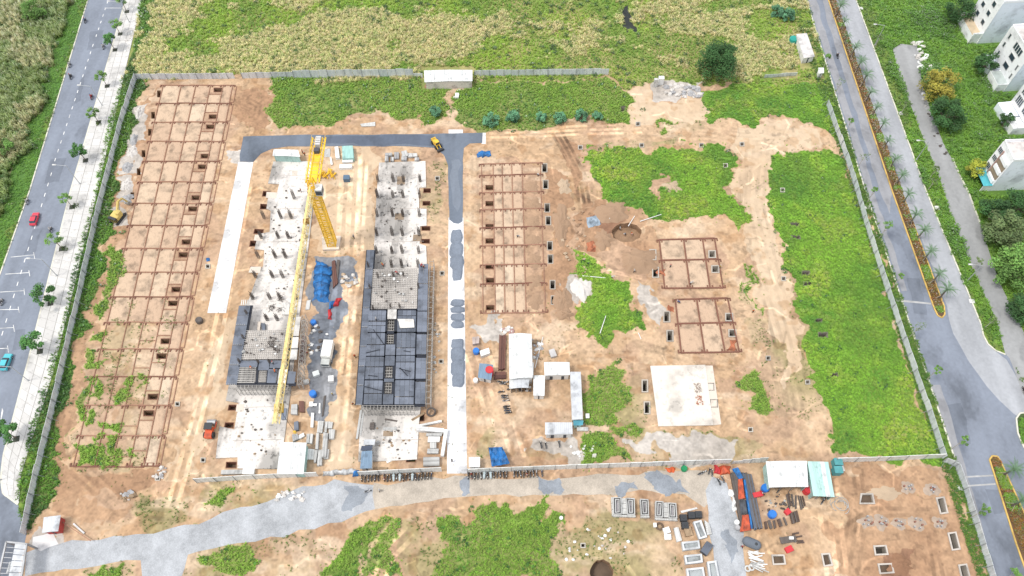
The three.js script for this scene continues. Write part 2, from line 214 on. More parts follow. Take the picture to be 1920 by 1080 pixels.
for (let j = 0; j < GH; j++) for (let i = 0; i < GW; i++) {
  const x = RX0 + (i + .5) / GW * (RX1 - RX0), z = RZ0 + (j + .5) / GH * (RZ1 - RZ0), id = Math.max(0, zoneAt(x, z)), s = SOIL[id];
  const a = fbm(x / 9, z / 9, 40, 4), f = fbm(x / 1.3, z / 1.3, 60, 3), sp = vn(x * 2.3, z * 2.3, 80), t = sst(.35, .66, a), o = (j * GW + i) * 4, k = (id === 2 ? .78 + .28 * f : 0.66 + 0.52 * f + 0.24 * (sp - .5)) * Math.max(.4, 1 + (trk[o] - 128) / 128 * 2 * sst(.25, .75, fbm(x / 3.5, z / 3.5, 410, 3)));
  const cl3 = vn(x * 1.1, z * 1.1, 95), clod = (id === 1 || id === 2 || id === 3 || id === 18 || id === 10) && cl3 > .8 && fbm(x / 6, z / 6, 97, 3) > .52 ? .78 : 1; const dry = id === 1 || id === 2 || id === 17 || id === 10 ? sst(.6, .72, fbm(x / 3.1, z / 3.1, 90, 3)) * .22 : 0;
  const earthy = id === 1 || id === 2 || id === 10 || id === 17 || id === 18, red = earthy && id !== 2 ? .6 * sst(.5, .66, fbm(x / 8 + 50, z / 8, 120, 5)) : 0, RD = [.385, .25, .17], pale = earthy ? .6 * sst(.58, .72, fbm(x / 10 - 80, z / 5, 150, 4)) : 0, PL = [.60, .465, .335], hue = (c) => { const b = s[c] + (s[c + 3] - s[c]) * t, r = b + (RD[c] - b) * red; return r + (PL[c] - r) * pale; }; for (let c = 0; c < 3; c++) gcol[o + c] = cl(enc(hue(c) * k * clod * (1 - dry * (0.6 + c * .3))), 0, 255);
  gcol[o + 3] = 255; gbump[o] = gbump[o + 1] = gbump[o + 2] = cl(.55 * f + .3 * sp + .3 * (a - .3) + (trk[o] - 128) / 500) * 255; gbump[o + 3] = 255;
}
const gTex = (d, srgb) => { const t = new THREE.DataTexture(d, GW, GH); t.magFilter = THREE.LinearFilter; t.minFilter = THREE.LinearMipmapLinearFilter; if (srgb) t.colorSpace = THREE.SRGBColorSpace; t.needsUpdate = true; return t; };
const groundMat = new THREE.MeshStandardMaterial({ map: gTex(gcol, true), bumpMap: gTex(gbump), bumpScale: 0.35, roughness: 1 }); groundMat.name = 'soil'; groundMat.side = THREE.DoubleSide;

// every pit is a real hole in the ground sheet with a lining and a floor
const holes = [];
const rect = (u, v, w, h) => pts(`${u - w / 2},${v - h / 2} ${u + w / 2},${v - h / 2} ${u + w / 2},${v + h / 2} ${u - w / 2},${v + h / 2}`);
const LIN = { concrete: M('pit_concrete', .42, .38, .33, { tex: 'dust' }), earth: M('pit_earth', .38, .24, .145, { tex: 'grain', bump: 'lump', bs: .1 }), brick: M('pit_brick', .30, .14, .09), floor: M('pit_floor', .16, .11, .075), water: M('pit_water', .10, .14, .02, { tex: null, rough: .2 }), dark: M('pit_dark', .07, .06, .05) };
function pit(q, { name = 'footing_pit', label, category = 'pit', depth = 2, lining = 'earth', floor = 'floor', rim = 0, rimH = .12, rimMat, group } = {}) {
  holes.push(q); const o = thing(name, label, category, null, 0, group), lin = new B(), fl = new B(), c = q.reduce((s, p) => s.add(p), V(0, 0, 0)).multiplyScalar(1 / q.length);
  for (let i = 0; i < q.length; i++) { const a = q[i], b = q[(i + 1) % q.length]; lin.quad(V(a.x, -depth, a.z), V(b.x, -depth, b.z), V(b.x, 0, b.z), V(a.x, 0, a.z)); }
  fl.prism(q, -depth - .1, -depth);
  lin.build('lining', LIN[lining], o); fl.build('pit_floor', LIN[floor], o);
  if (rim) { const r = new B(), out = q.map((p) => { const d = p.clone().sub(c); return p.clone().add(V(Math.sign(d.x) * rim, 0, Math.sign(d.z) * rim)); }); for (let i = 0; i < q.length; i++) { const j = (i + 1) % q.length; r.prism([q[i], q[j], out[j], out[i]], .002, rimH); } r.build('rim', rimMat || LIN.concrete, o); }
  return o;
}
// ---------------------------------------------------------------- roads, pavements
function sheet(name, poly, y, m, parent, { wob = 0, step = 3 } = {}) { // a thin sheet; wob: ragged edge in metres
  let q = poly;
  if (wob) { q = []; for (let i = 0; i < poly.length; i++) { const a = poly[i], b = poly[(i + 1) % poly.length], n = Math.max(1, Math.round(a.distanceTo(b) / step)); for (let k = 0; k < n; k++) { const p = mid(a, b, k / n); q.push(V(p.x + ((fbm(p.x / 4, p.z / 4, 5, 3) - .5) * 4 + (vn(p.x * 1.1, p.z * 1.1, 15) - .5) * 1.6) * wob, 0, p.z + ((fbm(p.x / 4, p.z / 4, 9, 3) - .5) * 4 + (vn(p.x * 1.1, p.z * 1.1, 19) - .5) * 1.6) * wob)); } } }
  return new B().prism(q, y - .05, y).build(name, m, parent);
}
const ASPH = M('asphalt', .235, .265, .325, { tex: 'asphalt', rough: .9, bump: 'gravel', bs: .01 }), ASPH2 = M('asphalt_pale', .40, .415, .445, { tex: 'asphalt', rough: .9 }), ASPHD = M('asphalt_new', .155, .185, .235, { tex: 'asphalt', rough: .85 });
const KERB = M('kerb_concrete', .62, .60, .52, { tex: 'dust' }), KERBY = M('kerb_yellow', .62, .42, .12, { tex: 'blotch' }), WHITE = M('road_paint', .75, .75, .74, { tex: 'blotch' }), CONC = M('road_concrete', .62, .61, .61, { tex: 'dust' });
const GRAV = M('gravel', .47, .49, .52, { tex: 'gravel', bump: 'gravel', bs: .05 }), GRAVD = M('gravel_dark', .31, .34, .385, { tex: 'gravel', bump: 'gravel', bs: .05 }), GRAVT = M('gravel_tan', .53, .465, .39, { tex: 'gravel', bump: 'gravel', bs: .04 });
function strip(path, w, y0, y1, m, name, parent, step = 6) { // kerb or line of pieces along a path
  for (let i = 0; i + 1 < path.length; i++) { const a = path[i], b = path[i + 1], d = b.clone().sub(a), n = Math.max(1, Math.round(d.length() / step)), s = V(-d.z, 0, d.x).normalize().multiplyScalar(w / 2); for (let k = 0; k < n; k++) { const p = mid(a, b, k / n), e = mid(a, b, (k + 1) / n - .02 / d.length()); new B().prism([p.clone().add(s), e.clone().add(s), e.clone().sub(s), p.clone().sub(s)], y0, y1).build(name, m, parent); } }
}
{ // the avenue on the left with its lane lines, bay lines and kerbs
  const r = structure('avenue'), kl = pts('165,0 55,360 0,515'), kr = pts('236,0 132,360 53,677 7,853'), A = ext(kl[1], kl[0], 60), C = ext(kr[1], kr[0], 60), D = ext(kl[1], kl[2], 90);
  sheet('asphalt', [A, C, ...kr, ...pts('1,905 8,930 34,946 50,1000 30,1100'), V(-115, 0, 0), V(-230, 0, 0), D, kl[2], kl[1], kl[0]], .03, ASPH, r);
  strip([A, kl[0], kl[1], kl[2], ext(kl[1], kl[2], 60)], .35, 0, .15, KERB, 'kerb', r, 12);
  strip([C, kr[0], kr[1], kr[2], kr[3], ...pts('2,895 6,925 34,946')], .4, 0, .15, KERB, 'kerb', r, 12);
  // dashes of the centre line
  for (const [s, n] of [['203,0 178,75', 6], ['176,80 100,310', 15], ['98,320 0,640', 15]]) { const q = pts(s); for (let k = 0; k < n; k++) { const a = mid(q[0], q[1], (k + .2) / n), b = mid(q[0], q[1], (k + .55) / n); new B().bar(V(a.x, .033, a.z), V(b.x, .033, b.z), .22, .008).build('lane_dash', WHITE, r); } }
  for (const s of ['20,482 63,478', '10,514 55,511', '-6,548 45,545', '-16,581 35,580', '-24,617 26,614', '-34,655 14,653', '196,15 230,15', '-40,695 8,690']) { const q = pts(s, .034); new B().bar(q[0], q[1], .17, .008).build('bay_line', WHITE, r); }
  for (const s of ['63,473 65,485', '54,507 56,518', '45,541 46,553', '34,575 36,586', '25,609 27,622', '14,648 16,661']) { const q = pts(s, .034); new B().bar(q[0], q[1], .15, .008).build('bay_line', WHITE, r); }
  for (const s of ['150,150 160,140 150,190 138,196', '95,300 125,296 112,340 82,345', '60,430 80,426 66,475 46,478', '170,60 196,56 188,90 162,94', '30,620 48,618 40,655 22,658']) sheet('repair_patch', pts(s), .032, M('asphalt_repair', .185, .21, .26, { tex: 'asphalt' }), r, { wob: .25, step: 1.5 });
  const q = pts('1,785 4,765 6,770 2,790', .034); new B().prism(q, .03, .035).build('arrow_marking', WHITE, r);
}
{ // pale tiled pavement: slabs in three rows
  const pv = structure('pavement'), L = pts('236,-30 234,0 131,360 52,677 7,853 1,905 8,930 34,944'), Rr = pts('275,-30 266,0 183,360 100,700 40,890 38,915 37,930 36,943'), tone = [.56, .585, .54, .60].map((k, i) => M('paving_' + i, k, k * .98, k * .955, { tex: 'dust' }));
  let n = 0; for (let i = 0; i + 1 < L.length; i++) { const len = L[i].distanceTo(L[i + 1]), k = Math.max(1, Math.round(len / 2.5)); for (let j = 0; j < k; j++) for (let c = 0; c < 3; c++) { const f = (t, s) => mid(mid(L[i], L[i + 1], t), mid(Rr[i], Rr[i + 1], t), s), g = .01, a = j / k + .012 / k, b = (j + 1) / k - .012 / k; new B().prism([f(a, c / 3 + g), f(b, c / 3 + g), f(b, (c + 1) / 3 - g), f(a, (c + 1) / 3 - g)], .02, .14 + rr(-.006, .006)).build('paving_slab', tone[Math.floor(rnd() * 4)], pv); n++; } }
  sheet('bed', [...L, ...[...Rr].reverse()], .1, M('paving_joint', .46, .445, .42), pv);
}
{ // the tarred road of the site: along the top and down to the concrete lane
  const r = structure('site_road');
  sheet('asphalt', pts('456,256 560,253 720,252 830,251 904,249 905,268 880,269 869,278 868,300 868,415 860,420 850,419 842,412 841,350 840,310 832,290 815,277 790,275 700,274 600,274 540,275 510,279 490,288 475,304 450,303 449,290'), .05, ASPHD, r, { wob: .12, step: 3 });
  sheet('patch', pts('600,256 760,252 818,254 815,272 700,271 605,268'), .058, M('asphalt_wet', .11, .135, .185, { tex: 'asphalt' }), r, { wob: .4 });
  sheet('patch', pts('845,300 860,296 863,350 858,400 847,380'), .058, M('asphalt_mid', .19, .22, .27, { tex: 'asphalt' }), r, { wob: .5 });
  sheet('concrete_end', pts('903,249 911,249 911,270 903,270'), .04, CONC, r); sheet('apron', pts('841,243 868,243 868,250 841,251'), .045, CONC, r);
}
const concreteLane = structure('concrete_lane');
{ const a = pts('841,408 869,408 876,888 838,888'), n = 40; for (let k = 0; k < n; k++) new B().prism([bil(a, .004, (k + .008) / n), bil(a, .996, (k + .008) / n), bil(a, .996, (k + .992) / n), bil(a, .004, (k + .992) / n)], -.05, .04).build('lane_slab', M('lane_' + k % 3, .64 + .03 * (k % 3), .645 + .03 * (k % 3), .665 + .03 * (k % 3), { tex: 'dust' }), concreteLane); }
{ // heaps of grey stone spread on the lane, each tipped load a low lens
  const g = M('stone_spread', .215, .25, .31, { tex: 'gravel', bump: 'gravel', bs: .08 });
  const load = (u, v, w, h) => { const c = P(u, v), sx = P(u + w / 2, v).x - c.x, sz = c.z - P(u, v + h / 2).z, b = new B(), N = 18, h0 = .3; const rim = Array.from({ length: N }, (_, i) => { const a = i / N * 6.283, k = 1 + (hash(i, Math.round(u + v), 3) - .5) * .16, e = Math.abs(Math.cos(a)) ** .6 * Math.sign(Math.cos(a)), f = Math.abs(Math.sin(a)) ** .7 * Math.sign(Math.sin(a)); return [e * k * sx, -f * k * sz]; }); const ring = (s, y) => rim.map(([x, z]) => V(c.x + x * s, .045 + y, c.z + z * s)); const A = ring(1, 0), E = ring(.72, h0), top = V(c.x, .045 + h0 * 1.15, c.z); for (let i = 0; i < N; i++) { const j = (i + 1) % N; b.quad(A[i], A[j], E[j], E[i]); b.tri(E[i], E[j], top); } return b; };
  [[856, 445, 23, 30], [856, 470, 26, 30], [857, 492, 27, 30], [858, 512, 20, 30], [858, 568, 26, 14], [858, 581, 28, 12], [858, 595, 27, 15], [858, 609, 25, 14], [858, 645, 25, 20], [858, 665, 28, 28], [859, 690, 28, 34], [859, 712, 24, 28]].forEach(([u, v, w, h], i) => { const o = load(u, v, w, h).build('gravel_heap', g); tag(o, `${ord(i)} tipped heap of blue-grey stone on the concrete lane, counted from its tarred end`, 'gravel heap', 'stone heaps on the concrete lane'); });
}
{ const r = structure('casting_lane'), a = pts('447,304 475,304 424,587 389,587'), n = 24; for (let k = 0; k < n; k++) new B().prism([bil(a, 0, (k + .004) / n), bil(a, 1, (k + .004) / n), bil(a, 1, (k + .996) / n), bil(a, 0, (k + .996) / n)], -.05, .07).build('lane_slab', M('lane_white_' + k % 2, .70 + .03 * (k % 2), .70 + .03 * (k % 2), .71 + .03 * (k % 2), { tex: 'dust' }), r); }
{ // haul road of crushed stone along the bottom
  const r = structure('gravel_road');
  sheet('stone', pts('48,1038 110,1018 260,1003 400,973 500,940 560,918 630,902 700,912 705,955 640,975 560,1000 450,1020 350,1040 332,1100 268,1100 262,1048 150,1062 46,1078'), .02, GRAV, r, { wob: .5 });
  sheet('stone', pts('1335,890 1362,905 1376,940 1392,1000 1400,1100 1345,1100 1338,1030 1325,960 1322,920'), .028, GRAV, r, { wob: .35 });
  sheet('tan_stretch', pts('700,908 830,896 1000,897 1150,890 1330,880 1345,925 1318,950 1290,930 1200,922 1050,928 850,932 704,956'), .024, GRAVT, r, { wob: .5 });
  for (const s of ['638,915 668,910 692,920 685,945 665,962 645,950 640,935', '1008,895 1050,892 1060,925 1012,928', '1155,908 1190,905 1195,922 1158,924', '1212,893 1240,890 1280,905 1302,930 1270,928 1215,920', '860,905 880,900 872,922 858,926', '1358,1000 1375,998 1384,1030 1372,1050']) sheet('dark_patch', pts(s), .034, GRAVD, r, { wob: .9, step: .7 });
  sheet('cement_spill', pts('62,1008 100,1000 112,1018 80,1034 58,1030'), .036, CONC, r, { wob: .4, step: 2 });
}
// the boulevard on the right: two carriageways, planted median, verge and the side lane
const boulevard = structure('boulevard');
{
  const kl = pts('1512,0 1623,360 1743,720 1863,1080'), kr = pts('1605,0 1737,360 1840,610 1843,628 1852,645 1866,657 1885,665'), A = ext(kl[1], kl[0], 60), E = ext(kl[2], kl[3], 30), C = ext(kr[1], kr[0], 60);
  const med = [ext(pts('1673,360')[0], pts('1553,0')[0], 60), ...pts('1553,0 1673,360 1752,580 1758,592 1766,596 1771,590 1770,575 1690,360 1564,0'), ext(pts('1690,360')[0], pts('1564,0')[0], 60)];
  const med2 = pts('1855,862 1860,855 1870,856 1876,866 1960,1050 2010,1160 1955,1160 1905,1020');
  sheet('asphalt', [A, ...kl, E, V(150, 0, -20), ...pts('2200,1000 2200,800 1960,760 1920,735 1893,668'), ...[...kr].reverse(), C], .03, ASPH, boulevard);
  sheet('worn_lane', [C, ...pts('1605,0 1737,360 1837,608 1850,645 1866,658 1888,676 1925,742 1965,764 2060,790 2060,850 1960,815 1900,775 1850,725 1815,675 1788,625 1774,575 1692,360 1567,0'), ext(pts('1692,360')[0], pts('1567,0')[0], 60)], .036, ASPH2, boulevard, { wob: .35, step: 4 });
  for (const s of ['1515,0 1530,0 1640,360 1700,545 1690,545 1627,360', '1540,0 1551,0 1671,360 1668,400 1650,360', '1744,720 1765,720 1868,1080 1864,1080']) sheet('worn_edge', pts(s), .037, M('asphalt_worn', .33, .335, .36, { tex: 'asphalt' }), boulevard, { wob: .25 });
  for (const s of ['1690,562 1745,568 1746,571 1691,566', '1806,893 1864,890 1864,893 1807,896', '1808,910 1866,906 1867,909 1809,913']) sheet('chalk_line', pts(s), .04, M('chalk', .5, .5, .5), boulevard);
  strip([A, ...kl, E], .35, 0, .16, KERB, 'kerb', boulevard, 10); strip([C, ...kr], .35, 0, .16, KERB, 'kerb', boulevard, 10);
  for (const m of [med, med2]) { sheet('median_bed', m, .1, M('bed_soil', .16, .09, .045), boulevard); strip([...m, m[0]], .35, 0, .2, KERBY, 'median_kerb', boulevard, 10); }
  for (const s of ['1560,90 1580,90 1590,130 1568,132', '1640,270 1655,268 1672,330 1655,334', '1700,520 1722,520 1740,590 1715,590', '1770,760 1800,755 1822,830 1788,836', '1850,920 1875,915 1890,960 1862,966']) sheet('repair_patch', pts(s), .0345, M('asphalt_repair'), boulevard, { wob: .35, step: 1.5 });
  const lane = structure('side_lane');
  sheet('concrete', pts('1674,92 1690,82 1718,86 1728,110 1728,150 1745,210 1770,270 1790,310 1815,360 1838,420 1870,520 1908,600 1960,700 1960,760 1920,742 1893,672 1885,664 1868,600 1830,520 1782,400 1762,335 1735,270 1712,210 1688,150'), .045, M('lane_grey', .35, .355, .36, { tex: 'asphalt' }), lane, { wob: .12 });
  strip(pts('1786,297 1800,330 1816,362 1838,420'), .4, 0, .2, KERB, 'kerb', lane, 6);
  for (const s of ['1905,785 1912,775 1960,770 1960,860 1920,840 1908,812']) { sheet('island_bed', pts(s), .1, M('island_soil', .08, .13, .04), boulevard); strip([...pts(s), pts(s)[0]], .35, 0, .2, KERB, 'island_kerb', boulevard, 10); }
}
// ---------------------------------------------------------------- foundations and pits
const BRICK = M('brick_beam', .40, .215, .145, { tex: 'grain' }), BRICKD = M('brick_dark', .24, .105, .07, { tex: 'grain' }), SLABC = M('slab_concrete', .635, .60, .565, { tex: 'stain' }), SLABP = M('slab_patch', .60, .53, .46, { tex: 'dust' });
function foundation(label, q, rows, cols, { w = .22, skip = () => false, foot = true, mats = [BRICK, BRICKD] } = {}) {
  const o = thing('brick_foundation', label, 'foundation'), at = (s, t, y) => { const p = bil(q, s, t); p.y = y; return p; };
  rows.forEach((t, i) => { for (let k = 0; k + 1 < cols.length; k++) { if (skip('row', i, k)) continue; const j = rr(-.0012, .0012), a = at(cols[k], t + j, .1), b = at(cols[k + 1], t + j + .0005, .1); new B().bar(a, b, w, .24).build('brick_beam', mats[i % 3 === 1 ? 1 : 0], o); } });
  for (let i = 0; i + 1 < rows.length; i++) cols.forEach((s, k) => { if (skip('col', i, k)) return; const jit = rr(-.003, .003); new B().bar(at(s + jit, rows[i], .095), at(s + jit, rows[i + 1], .095), w * .8, .22).build('brick_beam', mats[0], o); });
  if (foot) rows.forEach((t, i) => cols.forEach((s, k) => { if (skip('foot', i, k)) return; const p = at(s, t, 0), d = i === rows.length - 1 ? -1 : 1, b = new B(); b.box(p.x, .005, p.z + .1 * d, 1.5, .2, .3); b.box(p.x - .65, .006, p.z + .5 * d, .3, .21, .7); b.box(p.x + .65, .006, p.z + .5 * d, .3, .21, .7); b.build('footing', mats[1], o); }));
  return o;
}
const FILL = [[.58, .44, .315], [.55, .405, .285], [.51, .36, .25], [.60, .47, .345]].map((c, i) => M('fill_' + i, ...c, { bump: 'lump', bs: .3, tex: 'blotch' }));
function fills(o, q, rows, cols, part, h = .3) { for (let i = 0; i + 1 < rows.length; i++) for (let k = 0; k + 1 < cols.length; k++) { const r = part(i, k); if (!r) continue; const g = new THREE.PlaneGeometry(1, 1, 8, 8), p = g.attributes.position, uv = g.attributes.uv, e = .03, s0 = lerp(cols[k], cols[k + 1], e + .02), s1 = lerp(cols[k], cols[k + 1], 1 - e - .02), t0 = lerp(rows[i], rows[i + 1], r[0] + e), t1 = lerp(rows[i], rows[i + 1], r[1] - e); for (let n = 0; n < p.count; n++) { const a = p.getX(n) + .5, b = .5 - p.getY(n), w = bil(q, lerp(s0, s1, a), lerp(t0, t1, b)), d = Math.min(a, 1 - a, b, 1 - b) * 2; p.setXYZ(n, w.x, .005 + h * Math.min(1, Math.pow(d * 1.6, .6)) * (.45 + .9 * fbm(w.x / 1.3, w.z / 1.3, 21, 3)), w.z); uv.setXY(n, w.x, -w.z); } g.computeVertexNormals(); put('soil_fill', g, FILL[Math.floor(vn(i * .7, k * .9, 12) * 2.2 + rnd() * 1.7) % 4], o); } }
{
  const q = pts('306,160 437,160 292,875 137,875'), rows = Array.from({ length: 17 }, (_, i) => i / 16);
  const fA = foundation('long reddish brick foundation of many house plots beside the avenue fence', q, rows, [0, .26, .47, .68, .86, 1]);
  fills(fA, q, rows, [0, .26, .47, .68, .86, 1], (i, k) => i > 10 && k < 3 ? null : k === 3 ? (i % 2 ? [0, .5] : [.5, 1]) : [0, 1]);
  { const at = (s, t) => { const p = bil(q, s, t); p.y = .09; return p; }; for (let i = 0; i < 16; i++) { const t = (i + .5) / 16; new B().bar(at(.68, t), at(.86, t), .18, .2).build('brick_beam', BRICK, fA); if (i % 3 !== 1) new B().bar(at(.47, t + .012), at(.68, t + .012), .14, .18).build('brick_beam', BRICK, fA); new B().bar(at(1.055, i / 16 + .003), at(1.055, (i + 1) / 16 - .003), .18, .2).build('brick_beam', BRICK, fA); new B().bar(at(1, t + .028), at(1.055, t + .028), .18, .2).build('brick_beam', BRICK, fA); } }
  const P1 = [[409, 169], [400, 219], [395, 238], [385, 293], [380, 313], [368, 371], [362, 392], [350, 454], [344, 478], [331, 543], [325, 569], [311, 640], [303, 668], [287, 744], [279, 775], [280, 863]];
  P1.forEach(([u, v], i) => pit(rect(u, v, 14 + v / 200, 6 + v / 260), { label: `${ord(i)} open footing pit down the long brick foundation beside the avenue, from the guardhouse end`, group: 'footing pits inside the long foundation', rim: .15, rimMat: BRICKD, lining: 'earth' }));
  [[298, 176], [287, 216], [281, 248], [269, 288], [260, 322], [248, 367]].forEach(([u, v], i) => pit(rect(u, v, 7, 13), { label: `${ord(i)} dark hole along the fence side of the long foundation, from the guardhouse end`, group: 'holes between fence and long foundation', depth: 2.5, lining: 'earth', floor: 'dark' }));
}
{
  const q = pts('903,308 1016,305 1026,586 906,588'), rows = [0, .085, .21, .33, .455, .575, .70, .82, 1];
  const fB = foundation('brick foundation beside the concrete lane with brown soil heaped in its right-hand plots', q, rows, [0, .19, .34, .5, .67, .97], { w: .26 });
  fills(fB, q, rows, [0, .19, .34, .5, .67, .97], (i, k) => k === 0 || k === 4 ? null : [0, 1], .2);
  [[918, 352], [918, 382], [918, 425], [918, 452], [918, 500], [919, 526], [919, 577]].forEach(([u, v], i) => pit(rect(u, v, 14, 8), { label: `${ord(i)} lane-side pit of the middle brick foundation, counted from the tarred road`, group: 'lane-side pits of the middle foundation', rim: .15, rimMat: BRICKD }));
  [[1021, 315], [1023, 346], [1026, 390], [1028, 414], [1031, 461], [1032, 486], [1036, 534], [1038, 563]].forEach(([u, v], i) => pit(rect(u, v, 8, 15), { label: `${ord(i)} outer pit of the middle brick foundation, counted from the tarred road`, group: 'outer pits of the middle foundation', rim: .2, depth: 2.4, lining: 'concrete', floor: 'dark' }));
}
const fC = foundation('upper brown foundation near the round excavation with workers inside', pts('1236,450 1344,447 1360,540 1246,541'), [0, .43, 1], [0, .42, .75, .96], { w: .4, mats: [BRICKD, BRICKD] });
const fD = foundation('lower brown foundation between the upper one and the white concrete slab', pts('1266,562 1366,559 1388,660 1277,662'), [0, .46, 1], [0, .4, .74, .98], { w: .4, mats: [BRICKD, BRICKD] });
fills(fC, pts('1236,450 1344,447 1360,540 1246,541'), [0, .43, 1], [0, .42, .75, .96], (i, k) => k > 1 ? null : [0, 1], .25); fills(fD, pts('1266,562 1366,559 1388,660 1277,662'), [0, .46, 1], [0, .4, .74, .98], (i, k) => k > 1 ? null : [0, 1], .25);
[[1224, 478, 9, 17, 'upper left pit beside the upper brown foundation'], [1229, 511, 9, 17, 'lower left pit beside the upper brown foundation'], [1335, 477, 10, 11, 'upper right pit at the corner of the upper brown foundation'], [1341, 505, 11, 11, 'lower right pit of the upper brown foundation'], [1250, 594, 9, 18, 'upper left pit beside the lower brown foundation'], [1256, 630, 9, 18, 'lower left pit beside the lower brown foundation'], [1367, 595, 11, 12, 'upper right pit of the lower brown foundation'], [1373, 625, 11, 11, 'lower right pit of the lower brown foundation'],
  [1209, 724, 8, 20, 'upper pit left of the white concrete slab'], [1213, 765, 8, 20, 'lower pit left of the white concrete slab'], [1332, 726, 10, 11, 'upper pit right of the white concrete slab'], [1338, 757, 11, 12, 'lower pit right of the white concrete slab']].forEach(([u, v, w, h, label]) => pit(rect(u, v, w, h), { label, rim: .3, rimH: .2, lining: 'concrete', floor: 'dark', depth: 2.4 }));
{ const o = thing('concrete_slab', 'white square ground slab with two orange brick stacks', 'slab'); new B().prism(pts('1219,687 1322,685 1337,798 1234,800'), .002, .35).build('slab_body', M('slab_white', .65, .60, .54, { tex: 'dust' }), o); const p = pts('1322,686 1336,686 1352,796 1337,798'); new B().prism(p, .002, .2).build('lower_step', SLABP, o); }
[[1308, 727, 'grey brick stack'], [1311, 751, 'orange brick stack']].forEach(([u, v, n], i) => { const c = P(u, v, .35), o = thing('brick_stack', i ? 'loose orange brick heap on the white slab beside the lower pit' : 'greyish brick heap on the white slab beside the upper pit', 'bricks', c), ms = i ? [M('brick_orange', .55, .2, .10), M('brick_orange2', .45, .15, .08)] : [M('brick_grey', .42, .33, .28), M('brick_grey2', .36, .27, .22)]; for (let k = 0; k < 60; k++) new B().box(rr(-.8, .8), .002 + Math.floor(k / 20) * .09, rr(-1.2, 1.2), .22, .09, .1, rr(0, 3)).build('brick', ms[k % 2], o); });
// concrete manholes and sunk chambers
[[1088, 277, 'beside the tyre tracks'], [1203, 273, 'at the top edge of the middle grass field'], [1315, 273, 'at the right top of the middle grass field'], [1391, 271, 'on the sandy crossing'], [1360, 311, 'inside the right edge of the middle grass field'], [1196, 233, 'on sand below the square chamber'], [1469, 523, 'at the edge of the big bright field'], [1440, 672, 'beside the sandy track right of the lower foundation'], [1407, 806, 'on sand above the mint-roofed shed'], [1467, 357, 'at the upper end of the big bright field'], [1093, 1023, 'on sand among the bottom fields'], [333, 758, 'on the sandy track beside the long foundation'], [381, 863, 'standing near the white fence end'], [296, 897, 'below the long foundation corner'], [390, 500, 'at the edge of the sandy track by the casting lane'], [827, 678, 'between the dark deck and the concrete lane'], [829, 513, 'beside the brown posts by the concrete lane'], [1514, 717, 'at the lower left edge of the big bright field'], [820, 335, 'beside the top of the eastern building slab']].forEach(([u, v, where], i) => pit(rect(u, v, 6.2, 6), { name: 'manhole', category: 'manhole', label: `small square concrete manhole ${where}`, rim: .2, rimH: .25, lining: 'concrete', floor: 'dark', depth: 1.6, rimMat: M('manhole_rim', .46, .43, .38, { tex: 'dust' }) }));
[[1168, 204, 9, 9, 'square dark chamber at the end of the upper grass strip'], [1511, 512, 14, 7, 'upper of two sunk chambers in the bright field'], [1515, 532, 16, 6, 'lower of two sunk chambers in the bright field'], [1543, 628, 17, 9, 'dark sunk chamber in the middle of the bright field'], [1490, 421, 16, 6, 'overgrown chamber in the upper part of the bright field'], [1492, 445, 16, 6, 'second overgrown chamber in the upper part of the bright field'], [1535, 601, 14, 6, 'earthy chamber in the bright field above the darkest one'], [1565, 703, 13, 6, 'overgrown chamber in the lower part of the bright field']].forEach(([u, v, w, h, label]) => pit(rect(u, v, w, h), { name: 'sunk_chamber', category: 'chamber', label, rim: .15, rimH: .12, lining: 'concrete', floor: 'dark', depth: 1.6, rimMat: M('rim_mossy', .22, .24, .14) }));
// pits of the reddish lot at the lower right, white frames
const PALEC = M('pale_concrete', .50, .455, .41, { tex: 'dust' });
[[1625, 936, '1616,928 1634,928 1637,943 1613,943', 'white framed pit in the reddish lot nearest the mint-roofed shed'], [0, 0, '1757,936 1768,934 1774,960 1764,962', 'upper long pit along the right edge of the reddish lot'], [0, 0, '1779,1002 1790,1000 1797,1028 1786,1030', 'middle long pit along the right edge of the reddish lot'], [0, 0, '1799,1062 1810,1060 1818,1090 1806,1092', 'lowest long pit along the right edge of the reddish lot'], [0, 0, '1640,1026 1659,1025 1662,1038 1642,1039', 'white framed pit above the lowest one in the reddish lot'], [0, 0, '1648,1060 1670,1059 1673,1072 1651,1074', 'lowest white framed pit in the reddish lot'], [0, 0, '1449,1043 1468,1043 1470,1056 1451,1057', 'white framed pit beside the grey pipe bundle'], [0, 0, '1542,1041 1553,1040 1558,1058 1546,1060', 'tall white framed pit left of the reddish mound']].forEach(([, , s, label], i) => pit(pts(s), { label, rim: .34, rimH: .3, lining: 'concrete', floor: i === 0 || i === 5 || i > 5 ? 'floor' : 'dark', depth: i === 0 || i > 4 ? .6 : 1.8, rimMat: PALEC }));
// round excavation with workers and the brown sump at the bottom
const ringPts = (u, v, w, h, n = 22) => Array.from({ length: n }, (_, i) => P(u + Math.cos(i / n * 6.283) * w / 2 * (1 + .06 * Math.sin(i * 3.7)), v + Math.sin(i / n * 6.283) * h / 2 * (1 + .06 * Math.cos(i * 2.9))));
pit(ringPts(1175, 436, 56, 36), { name: 'excavation', category: 'excavation', label: 'round earth excavation where workers stand near the middle grass field', depth: 2.2, lining: 'earth', floor: 'earth' });
pit(ringPts(1128, 1075, 44, 52), { name: 'round_pit', category: 'pit', label: 'big round brown pit cut by the bottom edge', depth: 2.5, lining: 'earth', floor: 'floor' });
